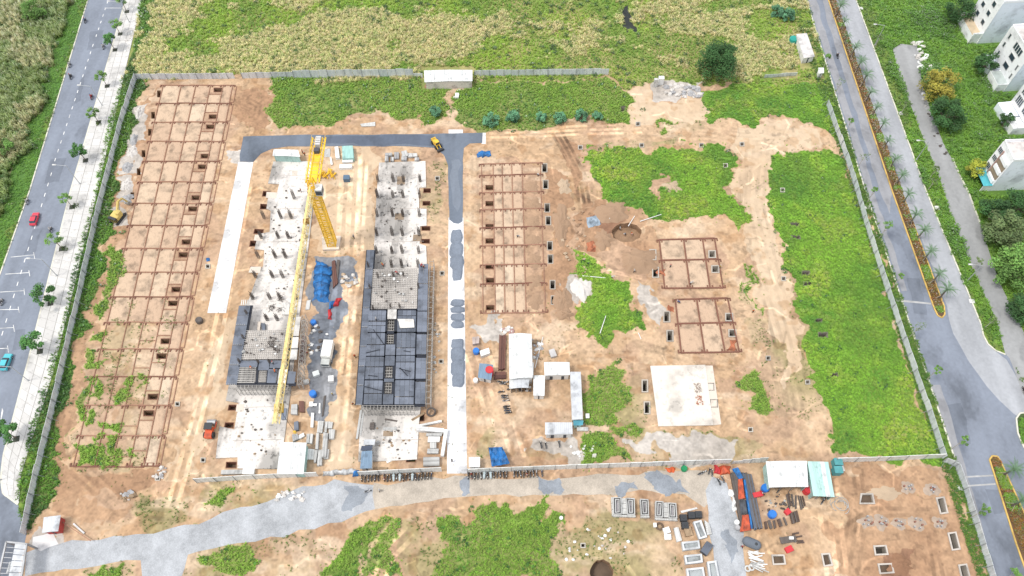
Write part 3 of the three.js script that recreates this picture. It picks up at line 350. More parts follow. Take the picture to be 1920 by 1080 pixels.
// pits of the two buildings
const earthPit = (s, label, floor = 'floor', lining = 'brick') => pit(pts(s), { label, lining, floor, depth: 1.7, rim: .12, rimMat: BRICKD });
[['514,304 528,304 526,314 512,314'], ['494,359 506,360 504,368 492,368'], ['489,383 504,384 502,392 488,392'], ['478,430 494,431 492,438 476,438'], ['470,452 492,453 490,461 468,462'], ['470,500 484,501 482,509 468,510'], ['430,760 443,760 442,769 428,769'], ['423,793 438,793 437,802 421,802'], ['425,867 443,867 442,877 424,877']].forEach(([s], i) => earthPit(s, `${ord(i)} red lined pit along the casting-lane side of the crane building, from the tarred road`));
[['795,354 807,354 807,361 794,361'], ['793,378 806,378 806,385 793,385'], ['791,425 806,425 806,432 791,432', 'water'], ['791,449 805,449 805,456 791,456'], ['779,776 795,776 795,789 779,790'], ['762,856 779,856 779,866 762,866', 'water']].forEach(([s, f], i) => earthPit(s, `${ord(i)} ${f ? 'green flooded' : 'red lined'} pit along the concrete-lane side of the tall deck building`, f || 'floor'));
{ // the ground itself, with those holes, and the land beyond it
  const g = structure('ground');
  const sh = new THREE.Shape([[RX0, RZ0], [RX1, RZ0], [RX1, RZ1], [RX0, RZ1]].map(([x, z]) => new THREE.Vector2(x, -z)));
  for (const h of holes) sh.holes.push(new THREE.Path(h.map((p) => new THREE.Vector2(p.x, -p.z))));
  const geo = new THREE.ShapeGeometry(sh); geo.rotateX(-Math.PI / 2);
  const p = geo.attributes.position, uv = geo.attributes.uv; for (let i = 0; i < p.count; i++) uv.setXY(i, (p.getX(i) - RX0) / (RX1 - RX0), (p.getZ(i) - RZ0) / (RZ1 - RZ0));
  put('soil', geo, groundMat, g);
  const far = new THREE.Shape([[-1500, 1500], [1500, 1500], [1500, -1500], [-1500, -1500]].map(([x, y]) => new THREE.Vector2(x, y)));
  far.holes.push(new THREE.Path([[RX0, -RZ0], [RX1, -RZ0], [RX1, -RZ1], [RX0, -RZ1]].map(([x, y]) => new THREE.Vector2(x, y))));
  const fg = new THREE.ShapeGeometry(far); fg.rotateX(-Math.PI / 2); put('far_land', fg, M('far_meadow', .10, .15, .045, { tex: 'dust' }), g);
}
// ---------------------------------------------------------------- fences
const SHEET = [0, 1, 2].map((k) => M('fence_sheet_' + k, .66 + .05 * k, .70 + .045 * k, .745 + .035 * k, { tex: 'streak', bump: 'rib', bs: .04, rough: .5 })), POST = M('fence_post', .36, .38, .40), WSHEET = [0, 1].map((k) => M('white_sheet_' + k, .78 + .04 * k, .80 + .03 * k, .785 + .03 * k, { tex: 'streak', bump: 'rib', bs: .03, rough: .5 }));
function fence(name, label, s, H, w, mats, { brace = 0, side = 1, lean = .03, skip = 0, cap } = {}) {
  const o = thing(name, label, 'fence'), q = pts(s);
  for (let i = 0; i + 1 < q.length; i++) {
    const a = q[i], b = q[i + 1], len = a.distanceTo(b), n = Math.max(1, Math.round(len / w)), nrm = V(-(b.z - a.z), 0, b.x - a.x).normalize().multiplyScalar(side);
    for (let k = 0; k < n; k++) {
      const p = mid(a, b, k / n), e = mid(a, b, (k + 1) / n - .004), h = H * rr(.95, 1.04), t = nrm.clone().multiplyScalar(rr(-1, 1) * lean * H), th = nrm.clone().multiplyScalar(.035);
      if (rnd() >= skip) { const g = new B(), U = (v) => v.clone().add(t).setY(h); g.quad(p.clone().add(th), e.clone().add(th), U(e).add(th), U(p).add(th)).quad(e.clone().sub(th), p.clone().sub(th), U(p).sub(th), U(e).sub(th)).quad(U(p).add(th), U(e).add(th), U(e).sub(th), U(p).sub(th)).quad(p.clone().sub(th), p.clone().add(th), U(p).add(th), U(p).sub(th)).quad(e.clone().add(th), e.clone().sub(th), U(e).sub(th), U(e).add(th)); const L = p.distanceTo(e); for (let j = 0; j < g.u.length / 2; j++) { const x = g.p[3 * j] - p.x, z = g.p[3 * j + 2] - p.z; g.u[2 * j] = (x * (e.x - p.x) + z * (e.z - p.z)) / L + k * .37; g.u[2 * j + 1] = g.p[3 * j + 1]; } g.build('panel', pick(mats), o); }
      if (k % 2 === 0) new B().bar(p.clone().addScaledVector(nrm, .1), p.clone().addScaledVector(nrm, .1).setY(H * 1.08), .09).build('post', POST, o);
      if (brace && k % brace === 0) new B().bar(p.clone().addScaledVector(nrm, .12).setY(H * .85), p.clone().addScaledVector(nrm, 1.5).setY(.05), .07).build('brace', POST, o);
    }
    if (cap) new B().bar(a.clone().setY(H + .02), b.clone().setY(H + .02), .12, .1).build('top_rail', cap, o);
  }
  return o;
}
fence('sheet_fence', 'long ribbed sheet fence along the avenue verge, beside the long foundation', '257,149 230,232 205,330 180,430 155,545 128,660 98,790 72,895 48,1004', 2.7, 2.4, SHEET, { brace: 2, side: -1 });
fence('sheet_fence', 'low grey fence from the avenue corner to the taller back panels', '257,149 400,148 552,145', 2.4, 2.4, SHEET, { skip: .02 });
fence('sheet_fence', 'taller pale panels of the back fence left of the white guardhouse', '552,147 680,145 776,144', 3.4, 2.6, SHEET);
fence('sheet_fence', 'short low fence piece touching the left side of the guardhouse', '776,145 793,145', 1.7, 2.2, SHEET);
fence('sheet_fence', 'low grey back fence right of the guardhouse ending in the meadow', '890,143 1000,142 1080,141 1141,140', 2.6, 2.4, SHEET);
fence('sheet_fence', 'long pale blue sheet fence between bright field and boulevard', '1549,198 1568,252 1592,320 1604,362 1622,425 1652,520 1682,610 1712,700 1738,775 1766,862', 2.7, 2.4, SHEET, { brace: 2, side: 1 });
fence('sheet_fence', 'grey sheet fence between reddish lot and boulevard at the lower right', '1766,866 1782,872 1790,876 1806,920 1826,985 1850,1065 1866,1120', 2.7, 2.4, SHEET, { brace: 2, side: 1 });
fence('white_fence', 'white fence run left of the white canvas gate', '370,905 480,898 598,893', 3.0, 2.4, WSHEET, { cap: WSHEET[1] });
fence('white_fence', 'white fence run between canvas gate and concrete lane', '674,892 750,888 829,884', 3.0, 2.4, WSHEET, { cap: WSHEET[1] });
fence('white_fence', 'long white fence from the concrete lane to the orange tarp', '877,887 1000,882 1100,878 1200,875 1300,871 1368,869', 3.0, 2.4, WSHEET, { cap: WSHEET[1] });
fence('white_fence', 'patched white fence between orange tarp and mint-roofed shed', '1370,870 1405,868 1436,867', 2.8, 2, WSHEET, { lean: .12 });
fence('white_fence', 'white fence from the mint-roofed shed to the boulevard corner', '1562,867 1660,864 1764,859', 3.0, 2.4, WSHEET, { cap: WSHEET[1] });
fence('sheet_fence', 'three loose grey sheets standing beside the white container', '1432,146 1452,145 1474,143 1493,142', 1.6, 2.4, SHEET, { lean: .2 });

// ---------------------------------------------------------------- sheds and small buildings
const ROOFW = M('roof_white', .76, .78, .78, { tex: 'streak', bump: 'rib', bs: .02, rough: .5 }), ROOFM = M('roof_mint', .46, .70, .66, { tex: 'streak', bump: 'rib', bs: .02, rough: .5 }), ROOFB = M('roof_blue', .20, .30, .42, { tex: 'streak', bump: 'rib', bs: .05, rough: .5 }), ROOFG = M('roof_grey', .55, .57, .60, { tex: 'blotch', bump: 'rib', bs: .03, rough: .5 }), WALLW = M('wall_white', .72, .72, .70, { tex: 'blotch' }), WALLM = M('wall_mint', .42, .62, .58, { tex: 'streak' }), DOORD = M('door_dark', .07, .08, .10), GLASS = M('window_glass', .04, .06, .08, { tex: null, rough: .15 }), STEEL = M('steel', .45, .46, .48, { metal: .4, rough: .5 });
// roof: four corners as drawn at the roof level (top left, top right, bottom right, bottom left)
function shed(name, label, s, h, { roof = ROOFW, wall = WALLW, over = .25, strips = 0, category = 'shed', openS, pitch = .35, doors = 1, stripMats } = {}) {
  const q = pts(s, h), o = thing(name, label, category), c = q.reduce((m, p) => m.add(p), V(0, 0, 0)).multiplyScalar(.25), inn = q.map((p) => p.clone().lerp(c, over / p.distanceTo(c) * 1.4));
  const wl = new B(), at = (s2, t, y) => { const p = bil(inn, s2, t); p.y = y; return p; };
  if (!openS) wl.prism(inn, 0, h - .08, false); else { for (const i of [3, 0, 1]) { const a = inn[i], b = inn[(i + 1) % 4], d = V(-(b.z - a.z), 0, b.x - a.x).normalize().multiplyScalar(.12); wl.prism([a, b, b.clone().add(d), a.clone().add(d)], 0, h - .1); } [[.02, .98], [.34, .98], [.66, .98], [.98, .98]].forEach(([a, b]) => new B().bar(at(a, b, 0), at(a, b, h - .1), .14).build('post', STEEL, o)); }
  wl.build('wall', wall, o);
  const n = strips || Math.max(2, Math.round(q[0].distanceTo(q[1]) / 1.1)), up = (k) => pitch * (1 - Math.abs(2 * k / n - 1));
  for (let k = 0; k < n; k++) { const g = new B(), a = bil(q, k / n, 0), b = bil(q, (k + 1) / n - .003, 0), cc = bil(q, (k + 1) / n - .003, 1), d = bil(q, k / n, 1), j = rr(-.01, .01), y = (p, v) => p.clone().setY(h + v + j); const ya = up(k), yb = up(k + 1); g.quad(y(d, ya), y(cc, yb), y(b, yb), y(a, ya)); g.quad(y(d, ya - .08), y(a, ya - .08), y(b, yb - .08), y(cc, yb - .08)); g.quad(y(d, ya - .08), y(cc, yb - .08), y(cc, yb), y(d, ya)); g.quad(y(a, ya), y(b, yb), y(b, yb - .08), y(a, ya - .08)); if (k === 0) g.quad(y(a, ya), y(a, ya - .08), y(d, ya - .08), y(d, ya)); if (k === n - 1) g.quad(y(b, yb - .08), y(b, yb), y(cc, yb), y(cc, yb - .08)); g.build('roof_sheet', stripMats ? pick(stripMats) : roof, o); }
  if (!openS) for (let i = 0; i < doors; i++) { const t = (i + .5) / doors, a = at(t - .06, 1, .02), b = at(t + .06, 1, .02), d = V(-(b.z - a.z), 0, b.x - a.x).normalize().multiplyScalar(-.05); new B().prism([a, b, b.clone().sub(d), a.clone().sub(d)], .02, 2.0).build('door', DOORD, o); }
  return o;
}
{ // guardhouse at the back: pale gable roof, brick-red base, two windows and an open porch
  const o = shed('guardhouse', 'white-roofed guardhouse with open porch in the middle of the back fence', '795,132 886,131 886,152 796,154', 3.2, { category: 'guardhouse', doors: 0, wall: M('wall_cream', .66, .60, .55, { tex: 'blotch' }), pitch: .2 });
  const q = pts('798,163 884,162'), L = (t, y, d = 0) => mid(q[0], q[1], t).setY(y).add(V(0, 0, d));
  const f = L(0, 0).z; for (const [a, b, y0, y1, n, m] of [[.36, .64, .05, 2.5, 'porch_opening', DOORD], [.15, .23, 1, 2.2, 'window', GLASS], [.78, .86, 1, 2.2, 'window', GLASS]]) new B().box((L(a, 0).x + L(b, 0).x) / 2, y0, o.children[0].geometry.boundingBox?.max.z ?? f - .4, L(b, 0).x - L(a, 0).x, y1 - y0, .12).build(n, m, o);
  for (const [a, b] of [[.13, .15], [.23, .25], [.76, .78], [.86, .88]]) new B().box((L(a, 0).x + L(b, 0).x) / 2, .9, f - .35, .22, 1.4, .12).build('shutter', M('shutter_red', .35, .13, .09), o);
  new B().box((q[0].x + q[1].x) / 2, 0, f - .1, q[1].x - q[0].x + .5, .25, 1.4).build('plinth', M('plinth_red', .42, .22, .16), o);
}
shed('site_shed', 'large white-roofed site shed with cluttered porch beside the red-brown bar racks', '954,626 997,626 999,708 955,711', 4.2, { pitch: .5 });
shed('porch', 'patched white porch roof at the lower end of the large site shed', '955,712 993,711 991,727 955,729', 3, { openS: true, roof: ROOFG, strips: 5, stripMats: [ROOFW, ROOFG, M('roof_sheet_pink', .6, .5, .48, { tex: 'blotch' })] });
shed('lean_to', 'narrow white lean-to on the right side of the large site shed', '994,680 1001,680 1000,704 993,704', 2.8, { strips: 2, pitch: .1 });
shed('office_cabin', 'white cabin at the top of the yard with three office cabins', '1020,679 1068,679 1069,703 1021,704', 3, { pitch: .15, doors: 2 });
shed('office_cabin', 'narrow white cabin at the left of the cabin yard', '1000,704 1022,704 1021,742 1000,742', 2.8, { pitch: .15 });
shed('office_cabin', 'long grey flat-roofed cabin along the right of the cabin yard', '1069,697 1089,697 1093,786 1073,787', 2.8, { roof: ROOFG, strips: 9, pitch: 0 });
shed('office_cabin', 'white corrugated cabin at the bottom of the cabin yard', '1022,792 1073,792 1074,814 1022,815', 2.8, { pitch: .12, strips: 14, doors: 2, roof: ROOFG });
shed('store', 'small teal box at the foot of the long grey cabin', '1075,788 1094,788 1093,797 1075,798', 2.2, { roof: M('teal_roof', .10, .36, .46), wall: WALLM, strips: 2, pitch: 0 });
shed('green_shed', 'white-roofed mint shed beside the white canvas gate', '526,829 575,830 569,889 519,889', 3.2, { wall: WALLM, pitch: .12, strips: 8 });
shed('tool_shed', 'blue corrugated tool shed with a red parasol beside it', '899,681 925,684 921,713 896,708', 2.4, { roof: ROOFB, pitch: .1, strips: 8 });
shed('tool_shed', 'blue-roofed shed behind the white fence below the dark deck', '678,846 698,845 697,878 675,879', 2.4, { roof: ROOFB, pitch: .1, strips: 6 });
shed('tool_shed', 'dark-roofed hut between the white hut and the blue-roofed shed', '678,836 699,835 697,844 676,845', 2.4, { roof: M('roof_navy', .09, .11, .16), pitch: 0, strips: 3 });
shed('tool_shed', 'white flat hut at the lower left of the tall deck building', '683,824 704,824 702,834 681,834', 2.4, { roof: ROOFG, pitch: 0, strips: 3 });
shed('store_hut', 'white square hut beside the blue tarp canopy and concrete lane', '879,857 900,857 900,876 879,876', 2.3, { pitch: .05, strips: 4 });
shed('mint_container', 'white-topped mint container shed at the upper left of the crane building', '513,280 559,281 563,294 511,292', 2.9, { wall: WALLM, pitch: .15, strips: 6, doors: 0 });
shed('container', 'long weathered white container beside the boulevard verge', '1493,64 1513,62 1528,106 1507,109', 2.6, { roof: M('roof_dirty', .60, .58, .57, { tex: 'blotch' }), pitch: .05, strips: 3, category: 'container' });
shed('booth', 'small white booth at the fence corner near the boulevard', '1534,127 1545,127 1545,137 1535,138', 2.4, { strips: 2, pitch: .1, category: 'booth' });
{ // workshop with the mint roof: two wings
  const o = shed('workshop', 'large mint and white roofed open workshop over the bar-bending yard', '1436,865 1513,864 1516,913 1442,914', 4, { openS: true, roof: ROOFM, pitch: .25, strips: 10, stripMats: [ROOFW, ROOFW, ROOFM, ROOFW], wall: WALLM });
  const e = shed('workshop_wing', 'mint roofed right wing of the workshop reaching lower than the rest', '1514,865 1553,866 1565,932 1525,930', 3.8, { openS: true, roof: ROOFM, pitch: .1, strips: 5, stripMats: [ROOFM, ROOFW, ROOFM], wall: WALLM });
}
{ // gatehouse: booth with red band, boom and steel gate
  const o = shed('gate_booth', 'white gate booth with a red band beside the boom barrier', '82,970 114,966 109,996 79,999', 2.7, { pitch: .1, strips: 4, category: 'booth', roof: ROOFG, wall: M('booth_red', .55, .08, .07) });
  const b = thing('boom_barrier', 'brown boom barrier lying beside the gate booth', 'barrier'); const a = P(113, 976, 1), e = P(170, 1014, 1); new B().bar(a, e, .16).build('boom', M('boom_brown', .42, .22, .15), b); new B().box(a.x, 0, a.z, .5, 1.1, .5).build('boom_post', DOORD, b); new B().bar(P(138, 982, .3), P(158, 1000, .3), .35, .3).build('kerb_block', CONC, b);
  const g = thing('entrance_gate', 'steel framed entrance gate with pale panels at the bottom left', 'gate'); const q = pts('12,1016 50,1020 40,1085 -4,1085', 4.5); const bars = (i, j, w) => new B().bar(q[i], q[j], w).build('beam', STEEL, g); for (let i = 0; i < 4; i++) { bars(i, (i + 1) % 4, .35); new B().bar(q[i].clone().setY(0), q[i], .35).build('post', STEEL, g); } for (let k = 0; k < 6; k++) new B().prism([bil(q, .45, k / 6 + .01), bil(q, .95, k / 6 + .01), bil(q, .95, (k + 1) / 6 - .01), bil(q, .45, (k + 1) / 6 - .01)], 4.5, 4.58).build('roof_panel', ROOFG, g); for (let k = 1; k < 7; k++) new B().bar(bil(q, .02, k / 7), bil(q, .42, k / 7), .12).build('rail', STEEL, g);
  new B().prism([bil(q, .12, .5), bil(q, .36, .45), bil(q, .32, .75), bil(q, .08, .8)], 2.6, 2.7).build('canopy', ROOFW, g);
}
// ---------------------------------------------------------------- houses on the right
const HW = M('house_white', .88, .89, .91, { tex: 'dust' }), HS = M('house_side', .84, .89, .97, { tex: 'dust' }), TILE = M('roof_terrace', .60, .56, .54, { tex: 'blotch' });
function house(label, sw, nw, depth, h, { win = [], front = [], roof = 'terrace', side = [] }) {
  const a = P(...sw), b = P(...nw), w = a.distanceTo(b), o = thing('town_house', label, 'house', a), z = b.clone().sub(a).normalize(), x = V(-z.z, 0, z.x); if (x.x < 0) x.negate();
  const L = (d, s, y = 0) => V(x.x * d + z.x * s * w, y, x.z * d + z.z * s * w), blk = (d0, d1, s0, s1, y0, y1, n, m, par = o) => new B().prism([L(d0, s0), L(d0, s1), L(d1, s1), L(d1, s0)], y0, y1, true, true).build(n, m, par);
  blk(.15, depth, 0, 1, 0, h, 'side_wall', HS); blk(0, .15, -.01, 1.01, 0, h, 'front_wall', HW);
  for (const [s0, s1] of [[-.01, .02], [.98, 1.01]]) blk(.15, depth, s0, s1, h + .002, h + .9, 'parapet', HW); blk(0, .2, .02, .98, h + .002, h + .9, 'parapet', HW);
  blk(.25, depth * .45, .03, .97, h + .003, h + .02, 'terrace', TILE); blk(depth * .45, depth, .02, .98, h + .004, h + 2.9, 'stair_house', HW);
  const sw2 = blk(depth * .45 - .08, depth * .45, .3, .5, h + .5, h + 2.2, 'terrace_window', HW); blk(depth * .45 - .1, depth * .45 - .06, .31, .49, h + .6, h + 2.1, 'pane', GLASS, sw2);
  { const tk = L(depth * .7, .35, h + 2.95); new B().cyl(tk, tk.clone().setY(h + 4.3), .75, .75, 14).build('water_tank', STEEL, o); const ac = L(depth * .3, .8, h + .05); new B().box(ac.x, ac.y, ac.z, 1, .8, .5, .3).build('cooling_unit', ROOFG, o); new B().bar(L(depth * .2, .1, h + 1.6), L(depth * .2, .9, h + 1.6), .05).build('clothes_line', STEEL, o); }
  for (const [s0, s1, y0, y1] of win) { const f = new B(); for (const [p, q, r, t] of [[s0, s1, y0 - .12, y0], [s0, s1, y1, y1 + .12], [s0, s0 + .015, y0, y1], [s1 - .015, s1, y0, y1]]) f.prism([L(-.1, p), L(-.1, q), L(-.002, q), L(-.002, p)], r, t, true, true); const fr = f.build('window', M('window_frame', .7, .7, .7), o); blk(-.05, -.003, s0 + .016, s1 - .016, y0 + .004, y1 - .004, 'pane', GLASS, fr); if (s1 - s0 > .25) for (let k = 1; k < 4; k++) { const s = lerp(s0, s1, k / 4); blk(-.08, -.052, s - .006, s + .006, y0 + .01, y1 - .01, 'muntin', HW, fr); } }
  for (const [d0, s0, s1, y0, y1, n, m] of front) blk(-d0, -.003, s0, s1, y0, y1, n, m);
  for (const [d0, d1, y0, y1] of side) { const f = blk(d0, d1, -.02, -.002, y0, y1, 'side_window', GLASS); }
  return o;
}
const BR = M('facade_brown', .40, .31, .22), PK = M('facade_pink', .55, .34, .30), CR = M('terrace_cream', .72, .58, .40);
house('topmost white house, its blank side wall streaked with grey', [1831, 82], [1809, 42], 22, 16, { win: [[.62, .8, 5.5, 7], [.2, .38, 5.5, 7], [.62, .8, 9, 10.5], [.2, .38, 9, 10.5], [.62, .8, 12.4, 14], [.2, .38, 12.4, 14]], front: [[3, .02, .98, 0, 3.4, 'front_extension', HW], [3, .04, .96, 3.403, 3.42, 'front_terrace', CR], [3, .96, 1, 3.404, 4.3, 'low_wall', HW], [3, 0, .04, 3.404, 4.3, 'low_wall', HW]] });
house('second white house with three dark square windows and grey lower bays', [1880, 172], [1850, 118], 22, 14.5, { win: [[.3, .52, 5, 6.7], [.3, .52, 8.4, 10.1], [.22, .58, 11.4, 13.6], [.82, .9, 5, 6.6], [.82, .9, 8.4, 10], [.82, .9, 11.5, 13.2], [.06, .12, 4.6, 6.4], [.06, .12, 8, 9.8]], front: [[3.2, .0, .48, 0, 3.2, 'front_bay', HW], [3.2, .52, 1, 0, 3.6, 'front_bay', HS], [3.1, .02, .46, 3.203, 3.22, 'bay_roof', M('bay_roof', .55, .62, .60)]] });
house('third white house with white-barred tall windows', [1915, 252], [1886, 203], 22, 12, { win: [[.2, .5, 4.4, 7], [.2, .5, 8, 10.6], [.62, .9, 4.4, 7], [.62, .9, 8, 10.6]], front: [[4.2, .0, .4, 0, 3, 'front_bay', HW], [4.2, .45, 1, 0, 3, 'front_bay', HS], [.6, .1, .95, 3.5, 3.7, 'ledge', HW]] });
house('lowest house with brown and white banded front and a teal awning', [1852, 358], [1836, 322], 24, 13, { win: [[.62, .94, 3.6, 5.2], [.62, .94, 6.9, 8.5], [.62, .94, 10.1, 11.7]], front: [[.5, .05, .55, 2.9, 4.1, 'balcony', HW], [.2, .05, .6, 4.4, 6.2, 'brown_panel', BR], [.5, .05, .55, 6.4, 7.6, 'balcony', HW], [.2, .05, .6, 7.9, 9.7, 'brown_panel', BR], [.5, .05, .55, 9.9, 11.1, 'balcony', HW], [.25, .6, .66, 3, 12, 'pink_pier', PK], [2.6, -.02, .95, 2.5, 2.62, 'awning', M('awning_teal', .10, .50, .58, { tex: 'streak', bump: 'rib' })], [2.4, .0, .03, 0, 2.5, 'awning_post', HW], [2.4, .9, .93, 0, 2.5, 'awning_post', HW]] });
// ---------------------------------------------------------------- vegetation
const keepOff = new Uint8Array(GW * GH);
function off(s) { const z = zone.slice(); fillPoly(255, typeof s === 'string' ? pts(s) : s); for (let i = 0; i < zone.length; i++) { if (zone[i] === 255) keepOff[i] = 1; } zone.set(z); }
['230,-60 262,0 250,100 222,165 204,230 187,310 178,360 138,500 122,590 92,690 57,800 34,900 30,945 50,1000 30,1100 -300,1100 -60,700 0,515 55,360 165,0 185,-70', '1494,-60 1512,0 1623,360 1743,720 1863,1085 2200,1100 2200,780 1960,764 1925,742 1893,668 1866,656 1843,627 1840,610 1737,360 1605,0 1584,-60',
  '1674,92 1690,82 1718,86 1728,110 1728,150 1745,210 1770,270 1790,310 1815,360 1838,420 1870,520 1908,600 1960,700 1960,760 1885,664 1868,600 1830,520 1782,400 1762,335 1735,270 1712,210 1688,150', '790,125 888,125 888,168 790,168', '1490,60 1522,60 1535,130 1500,130', '1800,40 1830,85 2000,90 2000,-100 1830,-100', '1850,115 1880,175 2100,200 2100,90', '1872,205 1905,255 2100,280 2100,160', '1825,320 1850,366 2100,380 2100,290', '1534,130 1550,130 1552,150 1536,150', '1428,135 1495,130 1497,148 1428,150', '1225,148 1325,160 1325,188 1228,188', '48,1038 110,1018 260,1003 400,973 500,940 560,918 630,902 830,896 1150,890 1330,880 1362,905 1376,940 1392,1000 1400,1100 1345,1100 1325,960 1300,930 1200,922 850,932 705,955 640,975 560,1000 450,1020 350,1040 332,1100 268,1100 262,1048 150,1062', '449,246 912,244 912,275 872,275 872,420 838,420 835,300 500,292 440,310', '505,296 600,300 586,470 546,740 530,890 400,885 410,790 440,600 500,400', '705,300 800,300 806,600 790,870 668,870 680,600'].forEach(off);
holes.forEach((h) => off(h));
const offAt = (x, z) => { const i = Math.round((x - RX0) / (RX1 - RX0) * GW), j = Math.round((z - RZ0) / (RZ1 - RZ0) * GH); return i < 0 || j < 0 || i >= GW || j >= GH || keepOff[j * GW + i]; };
class Leafs { // faces with a colour per corner
  constructor() { this.p = []; this.n = []; this.c = []; }
  tri(a, b, c, ca, cb, cc, n) { n = n || b.clone().sub(a).cross(c.clone().sub(a)).normalize(); if (n.y < 0) n = n.clone().negate(), [b, c, cb, cc] = [c, b, cc, cb]; for (const q of [a, b, c]) { this.p.push(q.x, q.y, q.z); this.n.push(n.x, n.y, n.z); } for (const k of [ca, cb, cc]) this.c.push(...k); }
  geo() { const g = new THREE.BufferGeometry(); g.setAttribute('position', new THREE.Float32BufferAttribute(this.p, 3)); g.setAttribute('normal', new THREE.Float32BufferAttribute(this.n, 3)); g.setAttribute('color', new THREE.Float32BufferAttribute(this.c, 3)); return g; }
}
const LEAFM = new THREE.MeshPhysicalMaterial({ color: 0xffffff, roughness: 1, vertexColors: true, side: THREE.DoubleSide, transmission: .4, thickness: 0 }); LEAFM.name = 'leaf';
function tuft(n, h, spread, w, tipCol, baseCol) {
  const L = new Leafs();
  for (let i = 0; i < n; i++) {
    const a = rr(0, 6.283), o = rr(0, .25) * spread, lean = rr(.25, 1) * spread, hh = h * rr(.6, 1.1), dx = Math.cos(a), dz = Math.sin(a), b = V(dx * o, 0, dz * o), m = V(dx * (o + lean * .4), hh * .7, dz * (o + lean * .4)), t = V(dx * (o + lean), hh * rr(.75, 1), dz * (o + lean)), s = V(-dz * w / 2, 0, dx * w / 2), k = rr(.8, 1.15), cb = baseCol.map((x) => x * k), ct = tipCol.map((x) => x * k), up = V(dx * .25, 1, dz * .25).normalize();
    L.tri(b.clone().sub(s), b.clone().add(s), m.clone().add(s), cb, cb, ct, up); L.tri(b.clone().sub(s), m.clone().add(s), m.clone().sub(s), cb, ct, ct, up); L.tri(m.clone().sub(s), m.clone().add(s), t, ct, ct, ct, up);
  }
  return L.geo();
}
function clump(n, rx, ry, rz, leaf, up = .6) { // leaves through a rounded volume
  const L = new Leafs();
  for (let i = 0; i < n; i++) {
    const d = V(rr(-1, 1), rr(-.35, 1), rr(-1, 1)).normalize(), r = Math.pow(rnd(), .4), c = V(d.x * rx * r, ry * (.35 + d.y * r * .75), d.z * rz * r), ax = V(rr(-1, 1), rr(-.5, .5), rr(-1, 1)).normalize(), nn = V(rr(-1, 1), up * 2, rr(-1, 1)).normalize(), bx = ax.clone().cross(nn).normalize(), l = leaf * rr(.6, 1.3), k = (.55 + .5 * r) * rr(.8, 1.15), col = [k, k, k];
    L.tri(c.clone().addScaledVector(ax, -l), c.clone().addScaledVector(bx, l * .45), c.clone().addScaledVector(ax, l), col, col, col, nn); L.tri(c.clone().addScaledVector(ax, -l), c.clone().addScaledVector(ax, l), c.clone().addScaledVector(bx, -l * .45), col, col, col, nn);
  }
  return L.geo();
}
const KIND = {
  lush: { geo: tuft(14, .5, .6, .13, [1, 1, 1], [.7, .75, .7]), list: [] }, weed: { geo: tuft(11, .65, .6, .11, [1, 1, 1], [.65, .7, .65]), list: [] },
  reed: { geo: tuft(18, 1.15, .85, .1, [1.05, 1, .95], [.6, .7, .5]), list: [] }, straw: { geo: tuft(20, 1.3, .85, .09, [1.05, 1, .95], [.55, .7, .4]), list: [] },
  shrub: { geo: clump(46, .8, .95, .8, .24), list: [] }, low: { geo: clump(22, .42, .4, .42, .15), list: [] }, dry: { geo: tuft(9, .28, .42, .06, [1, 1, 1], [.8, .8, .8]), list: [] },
};
const add = (k, x, z, s, col, y = 0, sy = 1) => KIND[k].list.push([x, y, z, s * sy, s, col]);
const mix3 = (a, b, t) => [a[0] + (b[0] - a[0]) * t, a[1] + (b[1] - a[1]) * t, a[2] + (b[2] - a[2]) * t];
const C = { bright: [.20, .42, .03], green: [.12, .30, .035], deep: [.045, .14, .03], lime: [.31, .46, .045], straw: [.66, .55, .31], tan: [.42, .34, .18], teal: [.045, .14, .085], olive: [.21, .28, .07], sage: [.30, .38, .16], croton: [.42, .20, .03], rust: [.26, .10, .025] };
const STEP = .56;
